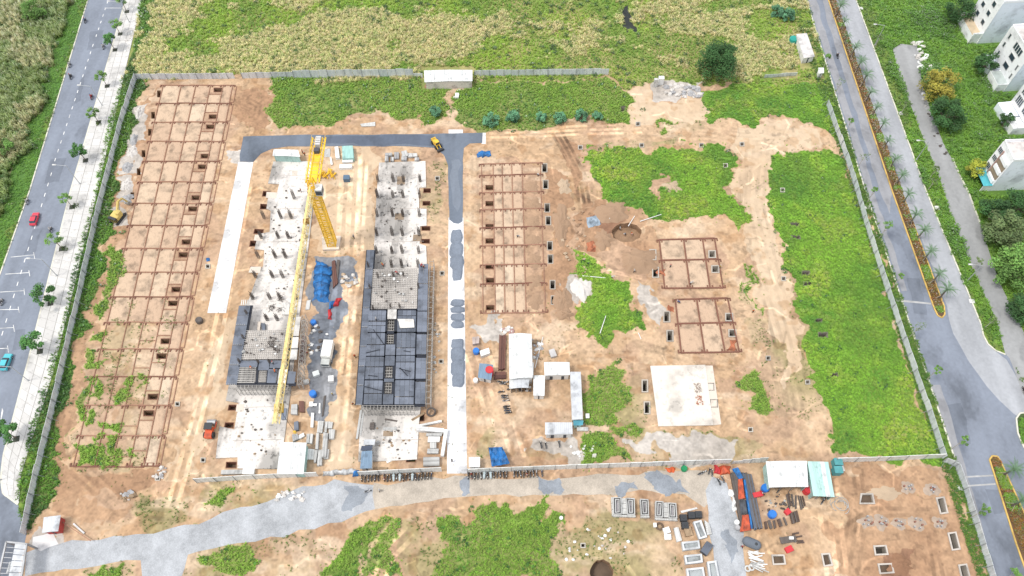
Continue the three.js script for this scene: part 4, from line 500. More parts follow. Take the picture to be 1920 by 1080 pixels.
for (let x0 = RX0; x0 < RX1; x0 += STEP) for (let z0 = RZ0; z0 < RZ1; z0 += STEP) {
  const x = x0 + rr(0, STEP), z = z0 + rr(0, STEP), half = 100.4 - z * .331; if (Math.abs(x) > half + 8) continue;
  if (offAt(x, z)) continue; let id = zoneAt(x, z); if (id < 0) continue; let edge = 0; if (id === Z.SAND || id === Z.PALE || id === Z.BROWN || id === Z.SCRUB) { const a = rr(0, 6.283), d = rr(.3, 6.5) * rnd() + .3, id2 = zoneAt(x + Math.cos(a) * d, z + Math.sin(a) * d); if ((id2 === Z.LUSH || id2 === Z.FIELD || id2 === Z.VERGE) && rnd() < .5 - d * .075) { edge = 1; id = Z.FIELD; } } const r = rnd(), n = fbm(x / 11, z / 11, 200, 4), m = fbm(x / 3.2, z / 3.2, 220, 3), jit = rr(.75, 1.25), J = (c) => c.map((v) => v * jit);
  if (id === Z.LUSH) { const thin = (() => { const a = rr(0, 6.283), d = rr(.5, 7) * rnd() + .4, i2 = zoneAt(x + Math.cos(a) * d, z + Math.sin(a) * d); return i2 !== id && rnd() < .72; })(); const dryk = sst(.5, .64, fbm(x / 9, z / 9, 330, 5)), drk = sst(.54, .68, fbm(x / 13 + 40, z / 13, 350, 5)) * .55; for (let q = 0; q < 2; q++) if (!thin && rnd() < .96) add('lush', x + q * rr(-.4, .4), z + q * rr(-.4, .4), rr(.5, .95) * (.65 + .7 * m) * (rnd() > .97 ? 1.6 : 1), J(mix3(mix3(mix3([.17, .40, .04], [.28, .54, .045], sst(.35, .6, n)), rnd() < .35 ? [.40, .46, .12] : [.42, .60, .06], sst(.5, .72, m) * .5 + dryk * .6), C.green, drk))); if (r > .985) add('low', x, z, rr(.8, 1.5), J(C.deep)); }
  else if (id === Z.FIELD) { if (edge || r < .55 + .5 * sst(.3, .55, n)) add(edge && rnd() < .35 ? 'dry' : 'weed', x, z, edge ? rr(.3, .8) : rr(.7, 1.2), J(mix3(mix3(mix3(C.green, [.17, .40, .045], sst(.1, .4, m)), [.27, .52, .05], sst(.3, .52, n)), [.38, .46, .11], rnd() * .6))); if (r > .96) add('low', x, z, rr(.9, 2), J(mix3(C.deep, C.green, rnd()))); }
  else if (id === Z.VERGE) { if (r < .8) add('weed', x, z, rr(.7, 1.3), J(mix3(C.deep, mix3(C.green, C.bright, m), sst(.3, .6, n) * .9 + .1))); if (r > .9) add('low', x, z, rr(.8, 2.2), J(mix3(C.deep, C.green, rnd()))); }
  else if (id === Z.SCRUB || id === Z.THIN) { const d = sst(.42, .68, fbm(x / 4, z / 4, 240, 3)); if (r < d * (id === Z.THIN ? .7 : .5)) add(m > .5 ? 'weed' : 'dry', x, z, rr(.5, .9), J(mix3(C.olive, mix3(C.green, C.tan, rnd() * .7), rnd()))); }
  else if (id === Z.SAND || id === Z.PALE || id === Z.BROWN) { if (r < .012 * sst(.5, .7, n) * 4) add('dry', x, z, rr(.5, 1), J(mix3(C.tan, C.olive, rnd()))); }
  else if (id === Z.TURF) { if (r < .75) add('dry', x, z, rr(1, 1.7), J(mix3(C.green, C.bright, m))); if (r > .975) add('low', x, z, rr(.6, 1.6), J(mix3(C.green, C.olive, rnd()))); }
  else if (id === Z.REED) {
    const west = sst(25, -60, x) * .42 + sst(-155, -200, z) * .42 + (x > 35 && x < 80 ? .22 * sst(-178, -195, z) : 0) - (x > 0 && x < 40 ? .12 : 0), s = fbm(x / 21 + .03 * z, z / 11, 260, 5) + west * .40 - .20 - .34 * sst(-158, -144, z) - (x > 45 && x < 75 ? 0 : .05), st = sst(.45, .58, s + (m - .5) * .32);
    if (r < .9) { if (rnd() < st) add('straw', x, z, rr(.5, 1.0), J(mix3([.92, .82, .50], [.50, .66, .22], Math.pow(rnd(), 1.5) * .9))); else add(rnd() < .7 ? 'reed' : 'weed', x, z, rr(.5, .9) * (x > 0 ? .8 : 1), J(mix3(mix3([.22, .50, .05], [.40, .70, .06], sst(.35, .6, n)), [.42, .50, .13], rnd() * .7))); }
    else if (r > .975) add('shrub', x, z, rr(.5, 1.2), J(mix3(C.deep, C.olive, rnd() * .5)));
  } else if (id === Z.WILD) {
    const b = sst(.45, .62, fbm(x / 14, z / 14, 280, 4));
    if (r < .2 + .22 * b) add('shrub', x, z, rr(.6, 1.15) * (.7 + .7 * b), J(mix3(mix3([.16, .38, .04], [.27, .52, .05], m), C.deep, b * .5)));
    else if (r < .75) add('weed', x, z, rr(.8, 1.5), J(mix3(mix3(C.green, C.bright, sst(.35, .6, m)), C.lime, rnd() * .3)));
  } else if (id === Z.LEFT) {
    const b = fbm(x / 12, z / 12, 300, 4), d = cl((-112 + (-z - 100) * .45 - x) / 30);
    if (r < .4) add(b > .5 ? 'straw' : 'reed', x, z, rr(.8, 1.6), J(b > .5 ? mix3([.74, .68, .40], [.42, .52, .24], rr(.2, 1)) : mix3(mix3(C.green, [.42, .54, .24], m), [.40, .46, .15], rnd() * .6)), 0, 1.6);
    else if (r < .52) add('shrub', x, z, rr(.6, 1.7), J(mix3(C.deep, mix3(C.green, C.sage, rnd()), m)));
  } else if (id === Z.MEADOW) { if (r < .6) add('weed', x, z, rr(.7, 1.2), J(mix3(C.green, C.olive, rnd()))); }
}
{ // the strip between the right fence and the boulevard: weeds in squares of bare soil
  const q = pts('1508,0 1620,360 1740,720 1860,1080 1852,1080 1762,862 1640,440 1560,190 1500,10');
  for (let i = 0; i < 5200; i++) { const v = rr(-10, 1080), f = (v + 10) / 1090, ur = 1512 + .333 * v - 6, ul = ur - lerp(26, 34, f), u = rr(ul, ur), p = P(u, v), k = vn(v / 17, 3, 5); if (k > .38 || u < ul + 12) add(rnd() < .3 ? 'low' : 'weed', p.x, p.z, rr(.5, 1.1), mix3(C.deep, mix3(C.green, C.lime, rnd() * .7), rr(.2, 1))); }
  const bed = (a, b, s, e, n) => { for (let i = 0; i < n; i++) { const t = rnd(), w = rr(.1, .9), A = mid(a, b, t), E = mid(s, e, t), p = mid(A, E, w), k = vn(p.z / 2.5, 1, 7); add('low', p.x, p.z, rr(.8, 1.35), k > .72 ? mix3(C.lime, C.bright, rnd()) : mix3(C.croton, mix3(C.rust, C.olive, rnd()), rnd()).map((v) => v * rr(.7, 1.2)), .08, 1.1); } };
  const a = pts('1542,-40 1755,585'), b = pts('1552,-40 1769,585'); bed(a[0], a[1], b[0], b[1], 2600); const c = pts('1859,862 1912,1030 1985,1160'), d = pts('1872,862 1955,1040 2000,1150'); bed(c[0], c[1], d[0], d[1], 520); bed(c[1], c[2], d[1], d[2], 300);
  const g = pts('1907,785 1945,780 1945,830 1915,830'); for (let i = 0; i < 260; i++) { const p = bil(g, rnd(), rnd()); add('lush', p.x, p.z, rr(.6, 1), mix3(C.green, C.bright, rnd()), .08); }
  for (const [u, v] of [[143, 387], [122, 467], [185, 232]]) for (let i = 0; i < 26; i++) { const p = P(u + rr(-6, 6), v + rr(-5, 5)); add('weed', p.x, p.z, rr(.4, .7), mix3(C.deep, C.olive, rnd()), .12); }
}
const NAMES = { lush: ['grass', 'bright green lush grass covering the empty plots inside the fence', 'grass'], weed: ['weeds', 'green weeds and rough grass growing on verges and plots', 'weeds'], reed: ['green_reeds', 'tall green reeds growing beyond the site fence', 'reeds'], straw: ['dry_reeds', 'straw coloured dry reeds in the meadow beyond the back fence', 'reeds'], shrub: ['undergrowth', 'dense leafy undergrowth on the wild land beside the roads', 'undergrowth'], low: ['ground_cover', 'low leafy ground cover in the median and along the fences', 'ground cover'], dry: ['sparse_grass', 'sparse short grass on sandy soil and roadside turf', 'grass'] };
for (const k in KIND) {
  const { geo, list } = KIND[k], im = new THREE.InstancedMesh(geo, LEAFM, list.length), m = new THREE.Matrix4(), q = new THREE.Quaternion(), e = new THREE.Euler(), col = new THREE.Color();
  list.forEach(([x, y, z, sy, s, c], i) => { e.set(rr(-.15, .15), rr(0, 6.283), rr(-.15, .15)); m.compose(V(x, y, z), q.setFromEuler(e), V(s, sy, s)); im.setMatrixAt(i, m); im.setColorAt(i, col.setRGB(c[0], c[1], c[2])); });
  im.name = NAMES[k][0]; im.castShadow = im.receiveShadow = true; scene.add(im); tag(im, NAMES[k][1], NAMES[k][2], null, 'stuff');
}
// trees
const BARK = M('bark', .22, .17, .13), BARKP = M('bark_pale', .55, .50, .44), leafMat = (n, c) => { const m = new THREE.MeshStandardMaterial({ color: new THREE.Color().setRGB(...c), roughness: .85, vertexColors: true, side: THREE.DoubleSide }); m.name = n; return m; };
function crownGeo(R, H, nCl, nLeaf, leaf, sd) { // leaf clumps set on limbs around an uneven crown, local origin at the ground, centre at H
  const L = new Leafs(); seed = sd;
  for (let k = 0; k < nCl; k++) {
    const a = k * 2.4 + rr(-.4, .4), e = rr(-.5, 1), r = R * rr(.35, .95) * Math.sqrt(1 - Math.max(0, e * e * .8)), c = V(Math.cos(a) * r, H + e * R * .72, Math.sin(a) * r), cr = R * rr(.22, .42), tone = rr(.6, 1.25);
    for (let i = 0; i < nLeaf; i++) { const d = V(rr(-1, 1), rr(-.6, 1), rr(-1, 1)).normalize(), q = Math.pow(rnd(), .45), p = c.clone().addScaledVector(d, cr * q), ax = V(rr(-1, 1), rr(-.6, .3), rr(-1, 1)).normalize(), nn = d.clone().multiplyScalar(.7).add(V(rr(-.6, .6), 1, rr(-.6, .6))).normalize(), bx = ax.clone().cross(nn).normalize(), l = leaf * rr(.6, 1.2), t = tone * rr(.8, 1.2), cc = [t * rr(.9, 1.1), t, t]; L.tri(p.clone().addScaledVector(ax, -l), p.clone().addScaledVector(bx, l * .5), p.clone().addScaledVector(ax, l), cc, cc, cc, nn); L.tri(p.clone().addScaledVector(ax, -l), p.clone().addScaledVector(ax, l), p.clone().addScaledVector(bx, -l * .5), cc, cc, cc, nn); }
  }
  return L.geo();
}
function trunkGeo(h, R, r0, sd, stems = 1) { const b = new B(); seed = sd; for (let s = 0; s < stems; s++) { const o = stems > 1 ? V(rr(-.4, .4) * R * .3, 0, rr(-.4, .4) * R * .3) : V(0, 0, 0), t = o.clone().multiplyScalar(1.6).add(V(rr(-.1, .1), h * .72, rr(-.1, .1))); b.cyl(o, t, r0, r0 * .6, 7); for (let k = 0; k < 5; k++) { const a = k * 1.3 + rr(0, .6), y = rr(.75, 1); b.cyl(t.clone().multiplyScalar(y), V(t.x + Math.cos(a) * R * .7, h * rr(.95, 1.15), t.z + Math.sin(a) * R * .7), r0 * .4, r0 * .12, 5); } } return b.geo(); }
function makeTree(name, label, cat, R, H, opt) { const o = thing(name, label, cat); put('trunk', trunkGeo(H, R, opt.r0 || R * .06, opt.sd, opt.stems), opt.bark || BARK, o); put('crown', crownGeo(R, H, opt.cl, opt.n, opt.leaf, opt.sd + 1), opt.mat, o); return o; }
const down = (u, v, h) => { const p = P(u, v, h); p.y = 0; return p; };
const GREENL = leafMat('street_leaf', [.07, .19, .045]), DEEPL = leafMat('dense_leaf', [.042, .115, .03]), YELL = leafMat('yellow_leaf', [.30, .27, .04]), LIMEL = leafMat('lime_leaf', [.33, .36, .04]), MIDL = leafMat('mid_leaf', [.13, .26, .055]), DUSTL = leafMat('dusty_leaf', [.13, .19, .07]);
{ const near = ['at the top end of the avenue', 'second from the far end of the avenue', 'beside the rider near the far avenue end', 'near the back fence corner of the avenue', 'opposite the red motorbike on the avenue', 'alone between two bare stretches of avenue pavement', 'small and sparse just above the red car', 'with wide sparse crown below the red car', 'dense and dark above the parking bays', 'dark and round beside the teal car', 'cut by the frame edge at the bottom of the avenue'];
  const L = [[228, 3, 2.0, .9], [215, 45, 2.0, .75], [205, 75, 2.2, 1], [190, 143, 1.9, .85], [173, 211, 1.9, .8], [148, 283, 2.3, 1.15], [122, 371, 1.7, .6], [102, 450, 2.2, .75], [80, 553, 2.9, 1.5], [59, 644, 2.9, 1.3], [13, 810, 3, 1.5]], proto = [0, 1, 2].map((k) => null);
  L.forEach(([u, v, R, d], i) => { const p = down(u, v, 4); if (d >= 1) { const o = makeTree('street_tree', `leafy dark green pavement tree ${near[i]}`, 'tree', R, 4, { cl: 13, n: Math.round(70 * d), leaf: .3, mat: GREENL, sd: 900 + i * 31 }); o.position.copy(p); tag(o, null, null, 'pavement trees of the avenue'); } else { const o = makeTree('street_tree', `thin pavement tree ${near[i]}`, 'tree', R, 4, { cl: 9, n: Math.round(60 * d + 14), leaf: .26, mat: MIDL, sd: 900 + i * 31 }); o.position.copy(p); tag(o, null, null, 'pavement trees of the avenue'); }
    const b = new B(); b.box(p.x + .2, .145, p.z + .3, 1.5, .01, 1.5, .2); const t = structure('tree_pit'); b.build('pit_soil', M('tree_pit_soil', .06, .07, .05), t); });
}
[[1350, 116, 6.4, 5.4, DEEPL, 'big dark dense tree standing alone behind the back boundary', { cl: 44, n: 190, leaf: .3 }, 'dense_tree'], [1762, 160, 5.0, 4.4, YELL, 'wide yellow-brown tree beside the bend of the side lane', { cl: 30, n: 130, leaf: .34 }, 'yellow_tree'], [1775, 214, 5.2, 4, DEEPL, 'dark green tree just below the yellow-brown tree', { cl: 30, n: 130, leaf: .34 }, 'dark_tree'], [1829, 316, 2.6, 3, LIMEL, 'small yellow-green tree by the house with the striped front', { cl: 16, n: 90, leaf: .26 }, 'lime_tree'], [1865, 395, 4, 4, DEEPL, 'dark tree in front of the lowest house', { cl: 22, n: 110, leaf: .34 }, 'dark_tree'], [1888, 432, 5.4, 5, DUSTL, 'large light-crowned tree beside the side lane, upper of two', { cl: 30, n: 130, leaf: .36 }, 'wide_tree'], [1905, 500, 6, 5, MIDL, 'large mid-green tree at the frame edge, lower of two', { cl: 30, n: 140, leaf: .38 }, 'wide_tree'], [1846, 118, 4, 4, DEEPL, 'dark tree in the gap between the two upper houses', { cl: 20, n: 110, leaf: .34 }, 'dark_tree'], [1800, 22, 5, 4, DEEPL, 'dark tree left of the topmost house', { cl: 24, n: 110, leaf: .34 }, 'dark_tree'], [1888, 225, 2.3, 3, DEEPL, 'small dark tree in front of the third house', { cl: 14, n: 80, leaf: .28 }, 'dark_tree'], [1915, 580, 4, 3.5, DEEPL, 'dark bushy tree on the lower bank of the side lane', { cl: 20, n: 100, leaf: .34 }, 'dark_tree'], [1908, 385, 4.6, 4, DEEPL, 'dark tree at the frame edge right below the striped house', { cl: 22, n: 110, leaf: .34 }, 'dark_tree'], [8, 275, 3.2, 2, MIDL, 'round green bush in the marsh left of the avenue', { cl: 16, n: 90, leaf: .3 }, 'bush'], [62, 20, 4, 3, MIDL, 'green bush among reeds at the top left', { cl: 18, n: 100, leaf: .32 }, 'bush']].forEach(([u, v, R, H, mat, label, o, name], i) => { const t = makeTree(name, label, name === 'bush' ? 'bush' : 'tree', R, H, { ...o, mat, sd: 3000 + 17 * i, stems: 3, r0: .22 }); t.position.copy(down(u, v, H)); });
{ // blue-green bushes at the ends of the grass strips
  const L = [[920, 226, 2.6, 'largest blue-green bush beside the footpath grass'], [818, 210, 1.9, 'blue-green bush left of the narrow footpath'], [962, 220, 2.2, 'second blue-green bush in the upper grass strip'], [1015, 222, 1.8, 'blue-green bush in the middle of the upper strip row'], [1050, 222, 1.9, 'blue-green bush right of the middle in the upper strip row'], [1090, 218, 1.9, 'blue-green bush near the square chamber'], [1120, 218, 1.6, 'small blue-green bush closest to the square chamber'], [1476, 30, 2.8, 'blue-green bush behind the long white container'], [1458, 22, 2.2, 'left blue-green bush of the pair behind the container']], m = leafMat('teal_leaf', [.10, .25, .13]);
  L.forEach(([u, v, R, label], i) => { const t = makeTree('leafy_bush', label, 'bush', R, R * .55, { cl: 16, n: 70, leaf: .34, mat: m, sd: 5000 + 13 * i, stems: 3, r0: .08 }); t.position.copy(down(u, v, R * .5)); tag(t, null, null, 'blue-green bushes'); });
}
{ // thin young trees of the boulevard: long pale stem, little crown
  const L = [[1553, 107, 1.1, 'topmost', 1], [1597, 226, 1.0, 'second', 1], [1576, 155, 1.6, 'sparse', 0], [1621, 292, 1.6, 'nearly bare', 0], [1641, 355, .9, 'third leafy', 1], [1665, 423, 1.4, 'fourth leafy', 1], [1690, 518, .8, 'fifth leafy', 1], [1724, 612, 1.7, 'bare forked', 0], [1758, 693, 1.1, 'sixth leafy', 1], [1807, 826, 1.2, 'seventh leafy', 1], [1846, 957, 1.3, 'eighth leafy', 1], [1905, 1076, 1.2, 'lowest', 1]];
  L.forEach(([u, v, R, w, leafy], i) => { const H = i < 4 ? 5 : 6.2, o = makeTree('young_tree', `${w} young boulevard tree on the fence side, thin pale stem and small crown`, 'tree', R, H, { cl: leafy ? 8 : 7, n: leafy ? 34 : 9, leaf: .22, mat: leafy ? MIDL : DUSTL, sd: 6000 + i * 7, r0: .09, bark: BARKP }); o.position.copy(down(u, v, H)); });
  [[1650, 70, 'upper'], [1700, 195, 'second'], [1836, 490, 'third'], [1862, 600, 'lowest'], [1752, 340, 'middle'], [1755, 318, 'palm-like']].forEach(([u, v, w], i) => { const o = makeTree('verge_tree', `${w} thin tree on the grass verge between boulevard and side lane`, 'tree', 1.2, 4.2, { cl: 8, n: 16, leaf: .24, mat: DUSTL, sd: 6400 + i * 7, r0: .09, bark: BARKP }); o.position.copy(down(u, v, 4.2)); });
}
{ // date palms of the median
  const FM = leafMat('palm_leaf', [.11, .20, .10]), TR = M('palm_trunk', .16, .13, .105), PROP = M('palm_prop', .52, .42, .33);
  const fg = [0, 1, 2].map((k) => { const L = new Leafs(); seed = 77 + k; const n = 13, len = 2.3; for (let i = 0; i < n; i++) { const t = i / (n - 1), x = len * t, y = .75 * Math.sin(t * 2.4 + .2) * (1 - .25 * k) - .9 * t * t, w = .42 * Math.sin(.35 + t * 2.6), a = V(x, y, 0), sh = rr(.8, 1.15), c = [sh, sh, sh]; for (const s of [-1, 1]) L.tri(a.clone().add(V(-.05, 0, 0)), a.clone().add(V(.1, 0, 0)), V(x + .38, y - .12, s * w), c, c, c); if (i) { const u = (i - 1) / (n - 1), px = len * u, py = .75 * Math.sin(u * 2.4 + .2) * (1 - .25 * k) - .9 * u * u; L.tri(V(px, py, -.04), a.clone().add(V(0, .01, .04)), V(px, py, .05), c, c, c); } } return L.geo(); });
  const proto = (k) => { const o = thing('palm_tree', 'palm', 'palm tree'); new B().cyl(V(0, 0, 0), V(.1, 4.4, .05), .26, .17, 8).ball(.1, 4.4, .05, .3, .35, .3, 8, 6).build('trunk', TR, o); for (let i = 0; i < 17; i++) { const f = put('frond', fg[i % 3], FM, o); f.position.set(.1, 4.5, .05); f.rotation.set(0, i * 2.4 + k, [.35, .05, .75][i % 3] + (hash(i, k, 3) - .5) * .3); f.scale.setScalar(.85 + hash(i, k, 1) * .35); } for (let i = 0; i < 3; i++) { const a = i * 2.09 + .6; new B().bar(V(Math.cos(a) * 1.3, .1, Math.sin(a) * 1.3), V(.05, 1.9, .02), .09).build('prop', PROP, o); } return o; };
  const L = [[1577, 8], [1587, 33], [1593, 60], [1605, 86], [1615, 113], [1626, 140], [1635, 169], [1647, 195], [1660, 225], [1669, 259], [1682, 293], [1695, 323], [1707, 360], [1720, 400], [1735, 428], [1747, 468], [1763, 512], [1777, 542]];
  const pr = proto(0);
  [...L, [1902, 878], [1918, 938]].forEach(([u, v], i) => { const p = down(u, v, 5), n = L.length, label = i < n ? `${ord(n - 1 - i)} date palm from the rounded lower end of the long planted median` : i === n ? 'date palm at the tip of the lower right median' : 'date palm cut by the frame edge on the lower right median'; if (i) { const c = copy(pr, 'palm_tree', label, p, i * 1.7, .72 + hash(i, 1, 1) * .34); } else { pr.position.copy(p); pr.userData.label = label; } });
  scene.children.filter((o) => o.name.startsWith('palm_tree')).forEach((o) => { o.userData.group = 'date palms of the median'; });
}
// ---------------------------------------------------------------- buildings under construction
const PLY = [0, 1, 2, 3].map((k) => M('formwork_' + k, .10 + .02 * k, .117 + .022 * k, .152 + .027 * k, { tex: 'blotch', rough: .6 })), DARK = M('beam_form', .025, .03, .045), REB = M('rebar', .115, .095, .085, { rough: .7 }), TUBEM = M('scaffold_tube', .55, .53, .50, { metal: .2 }), PLANKW = M('plank_pale', .66, .64, .61, { tex: 'blotch' });
const slabs = (label, s, h = .3) => { const o = thing('floor_slab', label, 'slab'); new B().prism(pts(s), .003, h).build('slab_body', SLABC, o); return o; };
{ const o = slabs('long pale ground slab of the crane building with starter bars', '513,304 598,303 590,360 586,399 577,478 566,560 556,640 546,729 534,820 525,880 446,879 446,858 405,860 412,800 440,806 448,756 424,752 436,690 447,600 468,560 486,510 494,500 496,470 478,468 484,440 506,436 508,396 500,392 504,365 520,362 524,346 503,345');
  for (const s of ['478,440 494,441 492,452 476,451', '470,500 490,500 487,512 466,511', '548,320 558,320 557,330 547,330', '534,400 551,400 550,412 533,412', '500,360 520,361 518,372 498,371', '444,758 458,758 456,772 442,772']) { const q = pts(s, .3); new B().prism(q, .303, .33).build('slab_patch', SLABP, o); } for (let k = 0; k < 9; k++) { const a = pts(`${508 - k * 9},${330 + k * 62} ${592 - k * 8},${328 + k * 62}`, .303); new B().bar(a[0].setY(.303), a[1].setY(.303), .1, .012).build('joint', M('joint_dark', .42, .37, .33), o); } }
{ const o = slabs('long pale ground slab of the tall deck building', '711,306 798,303 799,352 786,353 786,392 800,393 800,424 788,425 787,458 799,462 802,520 800,600 796,700 786,792 782,862 700,866 672,866 676,780 690,600 700,490 703,440 706,370');
  for (const s of ['745,331 760,331 759,346 744,346', '741,400 758,400 757,412 740,412', '719,808 737,808 737,818 718,818', '775,440 790,440 789,452 774,452']) new B().prism(pts(s, .3), .303, .33).build('slab_patch', M('slab_pit', .36, .27, .19), o); for (let k = 0; k < 9; k++) { const a = pts(`${712 - k * 4},${330 + k * 62} ${797 - k},${328 + k * 62}`, .303); new B().bar(a[0].setY(.303), a[1].setY(.303), .1, .012).build('joint', M('joint_dark'), o); } }
function barCluster() { const o = thing('starter_bars', 'x', 'rebar'); for (const [x, z] of [[-.24, -.24], [.24, -.24], [-.24, .24], [.24, .24], [0, .26], [0, -.26]]) new B().bar(V(x, 0, z), V(x * .8 + rr(-.05, .05), 3.3 + rr(-.5, .4), z * .8 + rr(-.05, .05)), .08).build('bar', REB, o); for (let k = 0; k < 7; k++) { const y = .25 + k * .32, b = new B(), c = [V(-.28, y, -.28), V(.28, y, -.28), V(.28, y, .28), V(-.28, y, .28)]; for (let i = 0; i < 4; i++) b.bar(c[i], c[(i + 1) % 4], .04); b.build('stirrup', REB, o); } return o; }
const bars0 = barCluster(); let barsN = 0;
function cluster(u, v, y, label, s = 1) { const p = P(u, v, y), o = barsN++ ? copy(bars0, 'starter_bars', label, p, rr(-.2, .2), s) : bars0; o.position.copy(p); o.userData = { label, category: 'rebar', group: 'starter bars of unbuilt columns' }; o.scale.set(s, s * rr(.8, 1.1), s); }
[372, 409, 446, 483, 520, 560, 600].forEach((v, i) => [501, 533, 552, 583].forEach((u, j) => { if ((i === 0 && j < 2) || (i === 6 && j === 0)) return; cluster(u - i * 5.2 + (j === 1 && i > 1 ? 0 : 0), v, .3, `${['outermost', 'second', 'third', 'jib-side'][j]} starter-bar cluster of the ${ord(i)} row on the crane building slab`, 1.15); }));
[340, 370, 405, 441, 474, 500].forEach((v, i) => [709, 738, 757, 788].forEach((u, j) => { if (i === 5 && j === 0) return; cluster(u - i * .6, v, .3, `${['outermost', 'second', 'third', 'lane-side'][j]} starter-bar cluster of the ${ord(i)} row on the deck building slab`, 1.15); }));
const DY = 3.8;
const pan = (o, s, m, y = DY, t = .12, n = 'formwork_panel') => new B().prism(pts(s, y), y - t, y).build(n, m, o);
function frameScaffold(o, a, b, y1, n, out) { // posts and ledgers along a line, out: a second row at that offset
  const rows = out ? [V(0, 0, 0), out] : [V(0, 0, 0)];
  for (const r of rows) for (let k = 0; k <= n; k++) { const p = mid(a, b, k / n).add(r); new B().bar(p.clone().setY(.3), p.clone().setY(y1 + (out && r === out ? .9 : 0)), .1).build('standard', TUBEM, o); }
  for (const y of [1.2, 2.3, y1 - .15]) for (const r of rows) new B().bar(a.clone().add(r).setY(y), b.clone().add(r).setY(y), .08).build('ledger', TUBEM, o);
  if (out) for (let k = 0; k <= n; k++) { const p = mid(a, b, k / n); new B().bar(p.clone().setY(y1 - .1), p.clone().add(out).setY(y1 - .1), .08).build('transom', TUBEM, o); }
}
function rebarMat(o, s, y, nu, nv, w = .09) { const q = pts(s, y), b = new B(), d = new B(); for (let k = 0; k <= nu; k++) b.bar(bil(q, k / nu, 0).setY(y + .12), bil(q, k / nu, 1).setY(y + .12), w); for (let k = 0; k <= nv; k++) b.bar(bil(q, 0, k / nv).setY(y + .21), bil(q, 1, k / nv).setY(y + .21), w); const m = b.build('reinforcing_mat', M('rebar_pale', .66, .62, .58), o); m.userData.kind = 'stuff'; new B().prism(q, y - .1, y).build('deck_sheet', M('deck_sheet', .52, .49, .46, { tex: 'stain' }), o); }
{ // deck of the tall building on the right
  const o = thing('formwork_deck', 'big slate-blue formwork deck with open shafts on the building beside the concrete lane', 'formwork deck');
  const X = (c, v) => { const t = (v - 468) / 292; return { a: lerp(688, 667, t), b: lerp(702, 679, t), c: lerp(697, 681.5, t), d: lerp(730, 715.5, t), e: lerp(733, 717.5, t), f: lerp(748, 737, t), g: lerp(750, 739.5, t), h: lerp(783.5, 775.5, t), i: lerp(786, 778, t), j: lerp(804, 797, t) }[c]; };
  const cell = (c0, c1, v0, v1, k = Math.floor(rnd() * 4), y) => { const nu = Math.max(1, Math.round((X(c1, v0) - X(c0, v0)) / 9)), nv = Math.max(1, Math.round((v1 - v0) / 11)); for (let i = 0; i < nu; i++) for (let j = 0; j < nv; j++) { const u = (s, v) => lerp(X(c0, v), X(c1, v), s), a = i / nu + (i ? .006 : 0), b = (i + 1) / nu - .006, e = lerp(v0, v1, j / nv) + (j ? .06 : 0), f = lerp(v0, v1, (j + 1) / nv) - .06, kk = typeof k === 'number' ? PLY[cl(k + Math.floor(rnd() * 3) - 1, 0, 3)] : k; pan(o, `${u(a, e)},${e} ${u(b, e)},${e} ${u(b, f)},${f} ${u(a, f)},${f}`, kk, (y || DY) + rr(-.012, .012)); } }; const cell0 = (c0, c1, v0, v1, k, y) => pan(o, `${X(c0, v0)},${v0} ${X(c1, v0)},${v0} ${X(c1, v1)},${v1} ${X(c0, v1)},${v1}`, typeof k === 'number' ? PLY[k] : k, y);
  for (let k = 0; k < 8; k++) { cell('a', 'b', 468.5 + k * 36.4, 504.5 + k * 36.4, k % 2 + 1); const v = 504.7 + k * 36.4; for (let j = 0; j < 4; j++) { const p = P(lerp(X('a', v), X('b', v), .2 + j * .2), v, DY); new B().box(p.x, DY, p.z, .1, .5, .1).build('form_tie', PLANKW, o); } }
  for (const [a, b] of [[603, 610], [611, 622.5], [624.5, 645.5], [647, 667], [669, 687], [688.6, 711], [713.4, 736.8], [738.4, 758]]) cell('c', 'd', a, b);
  cell('c', 'd', 582, 601, PLY[3], DY + .25);
  for (const [a, b] of [[582, 591.5], [592.6, 622], [624.5, 651.5], [653, 665.5], [667, 678], [679.5, 710.5], [713, 743], [744.6, 758]]) cell('g', 'h', a, b);
  for (const [a, b] of [[646, 665.5], [667, 685.5], [710, 716], [739, 758]]) cell('e', 'f', a, b);
  for (const [a, b] of [[495, 531], [532.4, 582.4], [584, 622], [627, 664], [671, 710], [716, 757]]) cell('i', 'j', a, b, 1 + Math.floor(rnd() * 3));
  cell('e', 'f', 580, 598, PLANKW, DY + .2); pan(o, '747,601 776,601 777,614 750,615', PLANKW, DY + .35, .1, 'board_stack'); pan(o, '745,598 775,598 776,601 746,601', PLANKW, DY + .3, .1, 'board_stack');
  // beam boxes between the panels
  const under = (c, v0, c2, v1, w) => new B().bar(P(X(c, v0), v0, DY - .45), P(X(c2, v1), v1, DY - .45), w, .3).build('beam_box', DARK, o);
  for (const v of [581, 623.5, 668, 712, 759.5]) new B().bar(P(X('c', v), v, DY - .45), P(X('j', v), v, DY - .45), .8, .3).build('beam_box', DARK, o);
  for (const c of ['d', 'f', 'h']) under(c, 581, c, 759, .9); under('b', 470, 'b', 759, .7); under('a', 469, 'a', 759, .3);
  for (const [a, b] of [[601, 623], [627, 645], [687, 709], [717, 738]]) { for (let k = 0; k < 4; k++) { const v = lerp(a, b, (k + .5) / 4); new B().bar(P(X('e', v), v, DY - .8), P(X('f', v), v, DY - .8), .12).build('joist', TUBEM, o); } for (let k = 1; k < 4; k++) new B().bar(P(lerp(X('e', a), X('f', a), k / 4), a, DY - 1), P(lerp(X('e', b), X('f', b), k / 4), b, DY - 1), .1).build('joist', TUBEM, o); }
  rebarMat(o, '700,506 783,504 781,579 696,580', DY - .3, 26, 18);
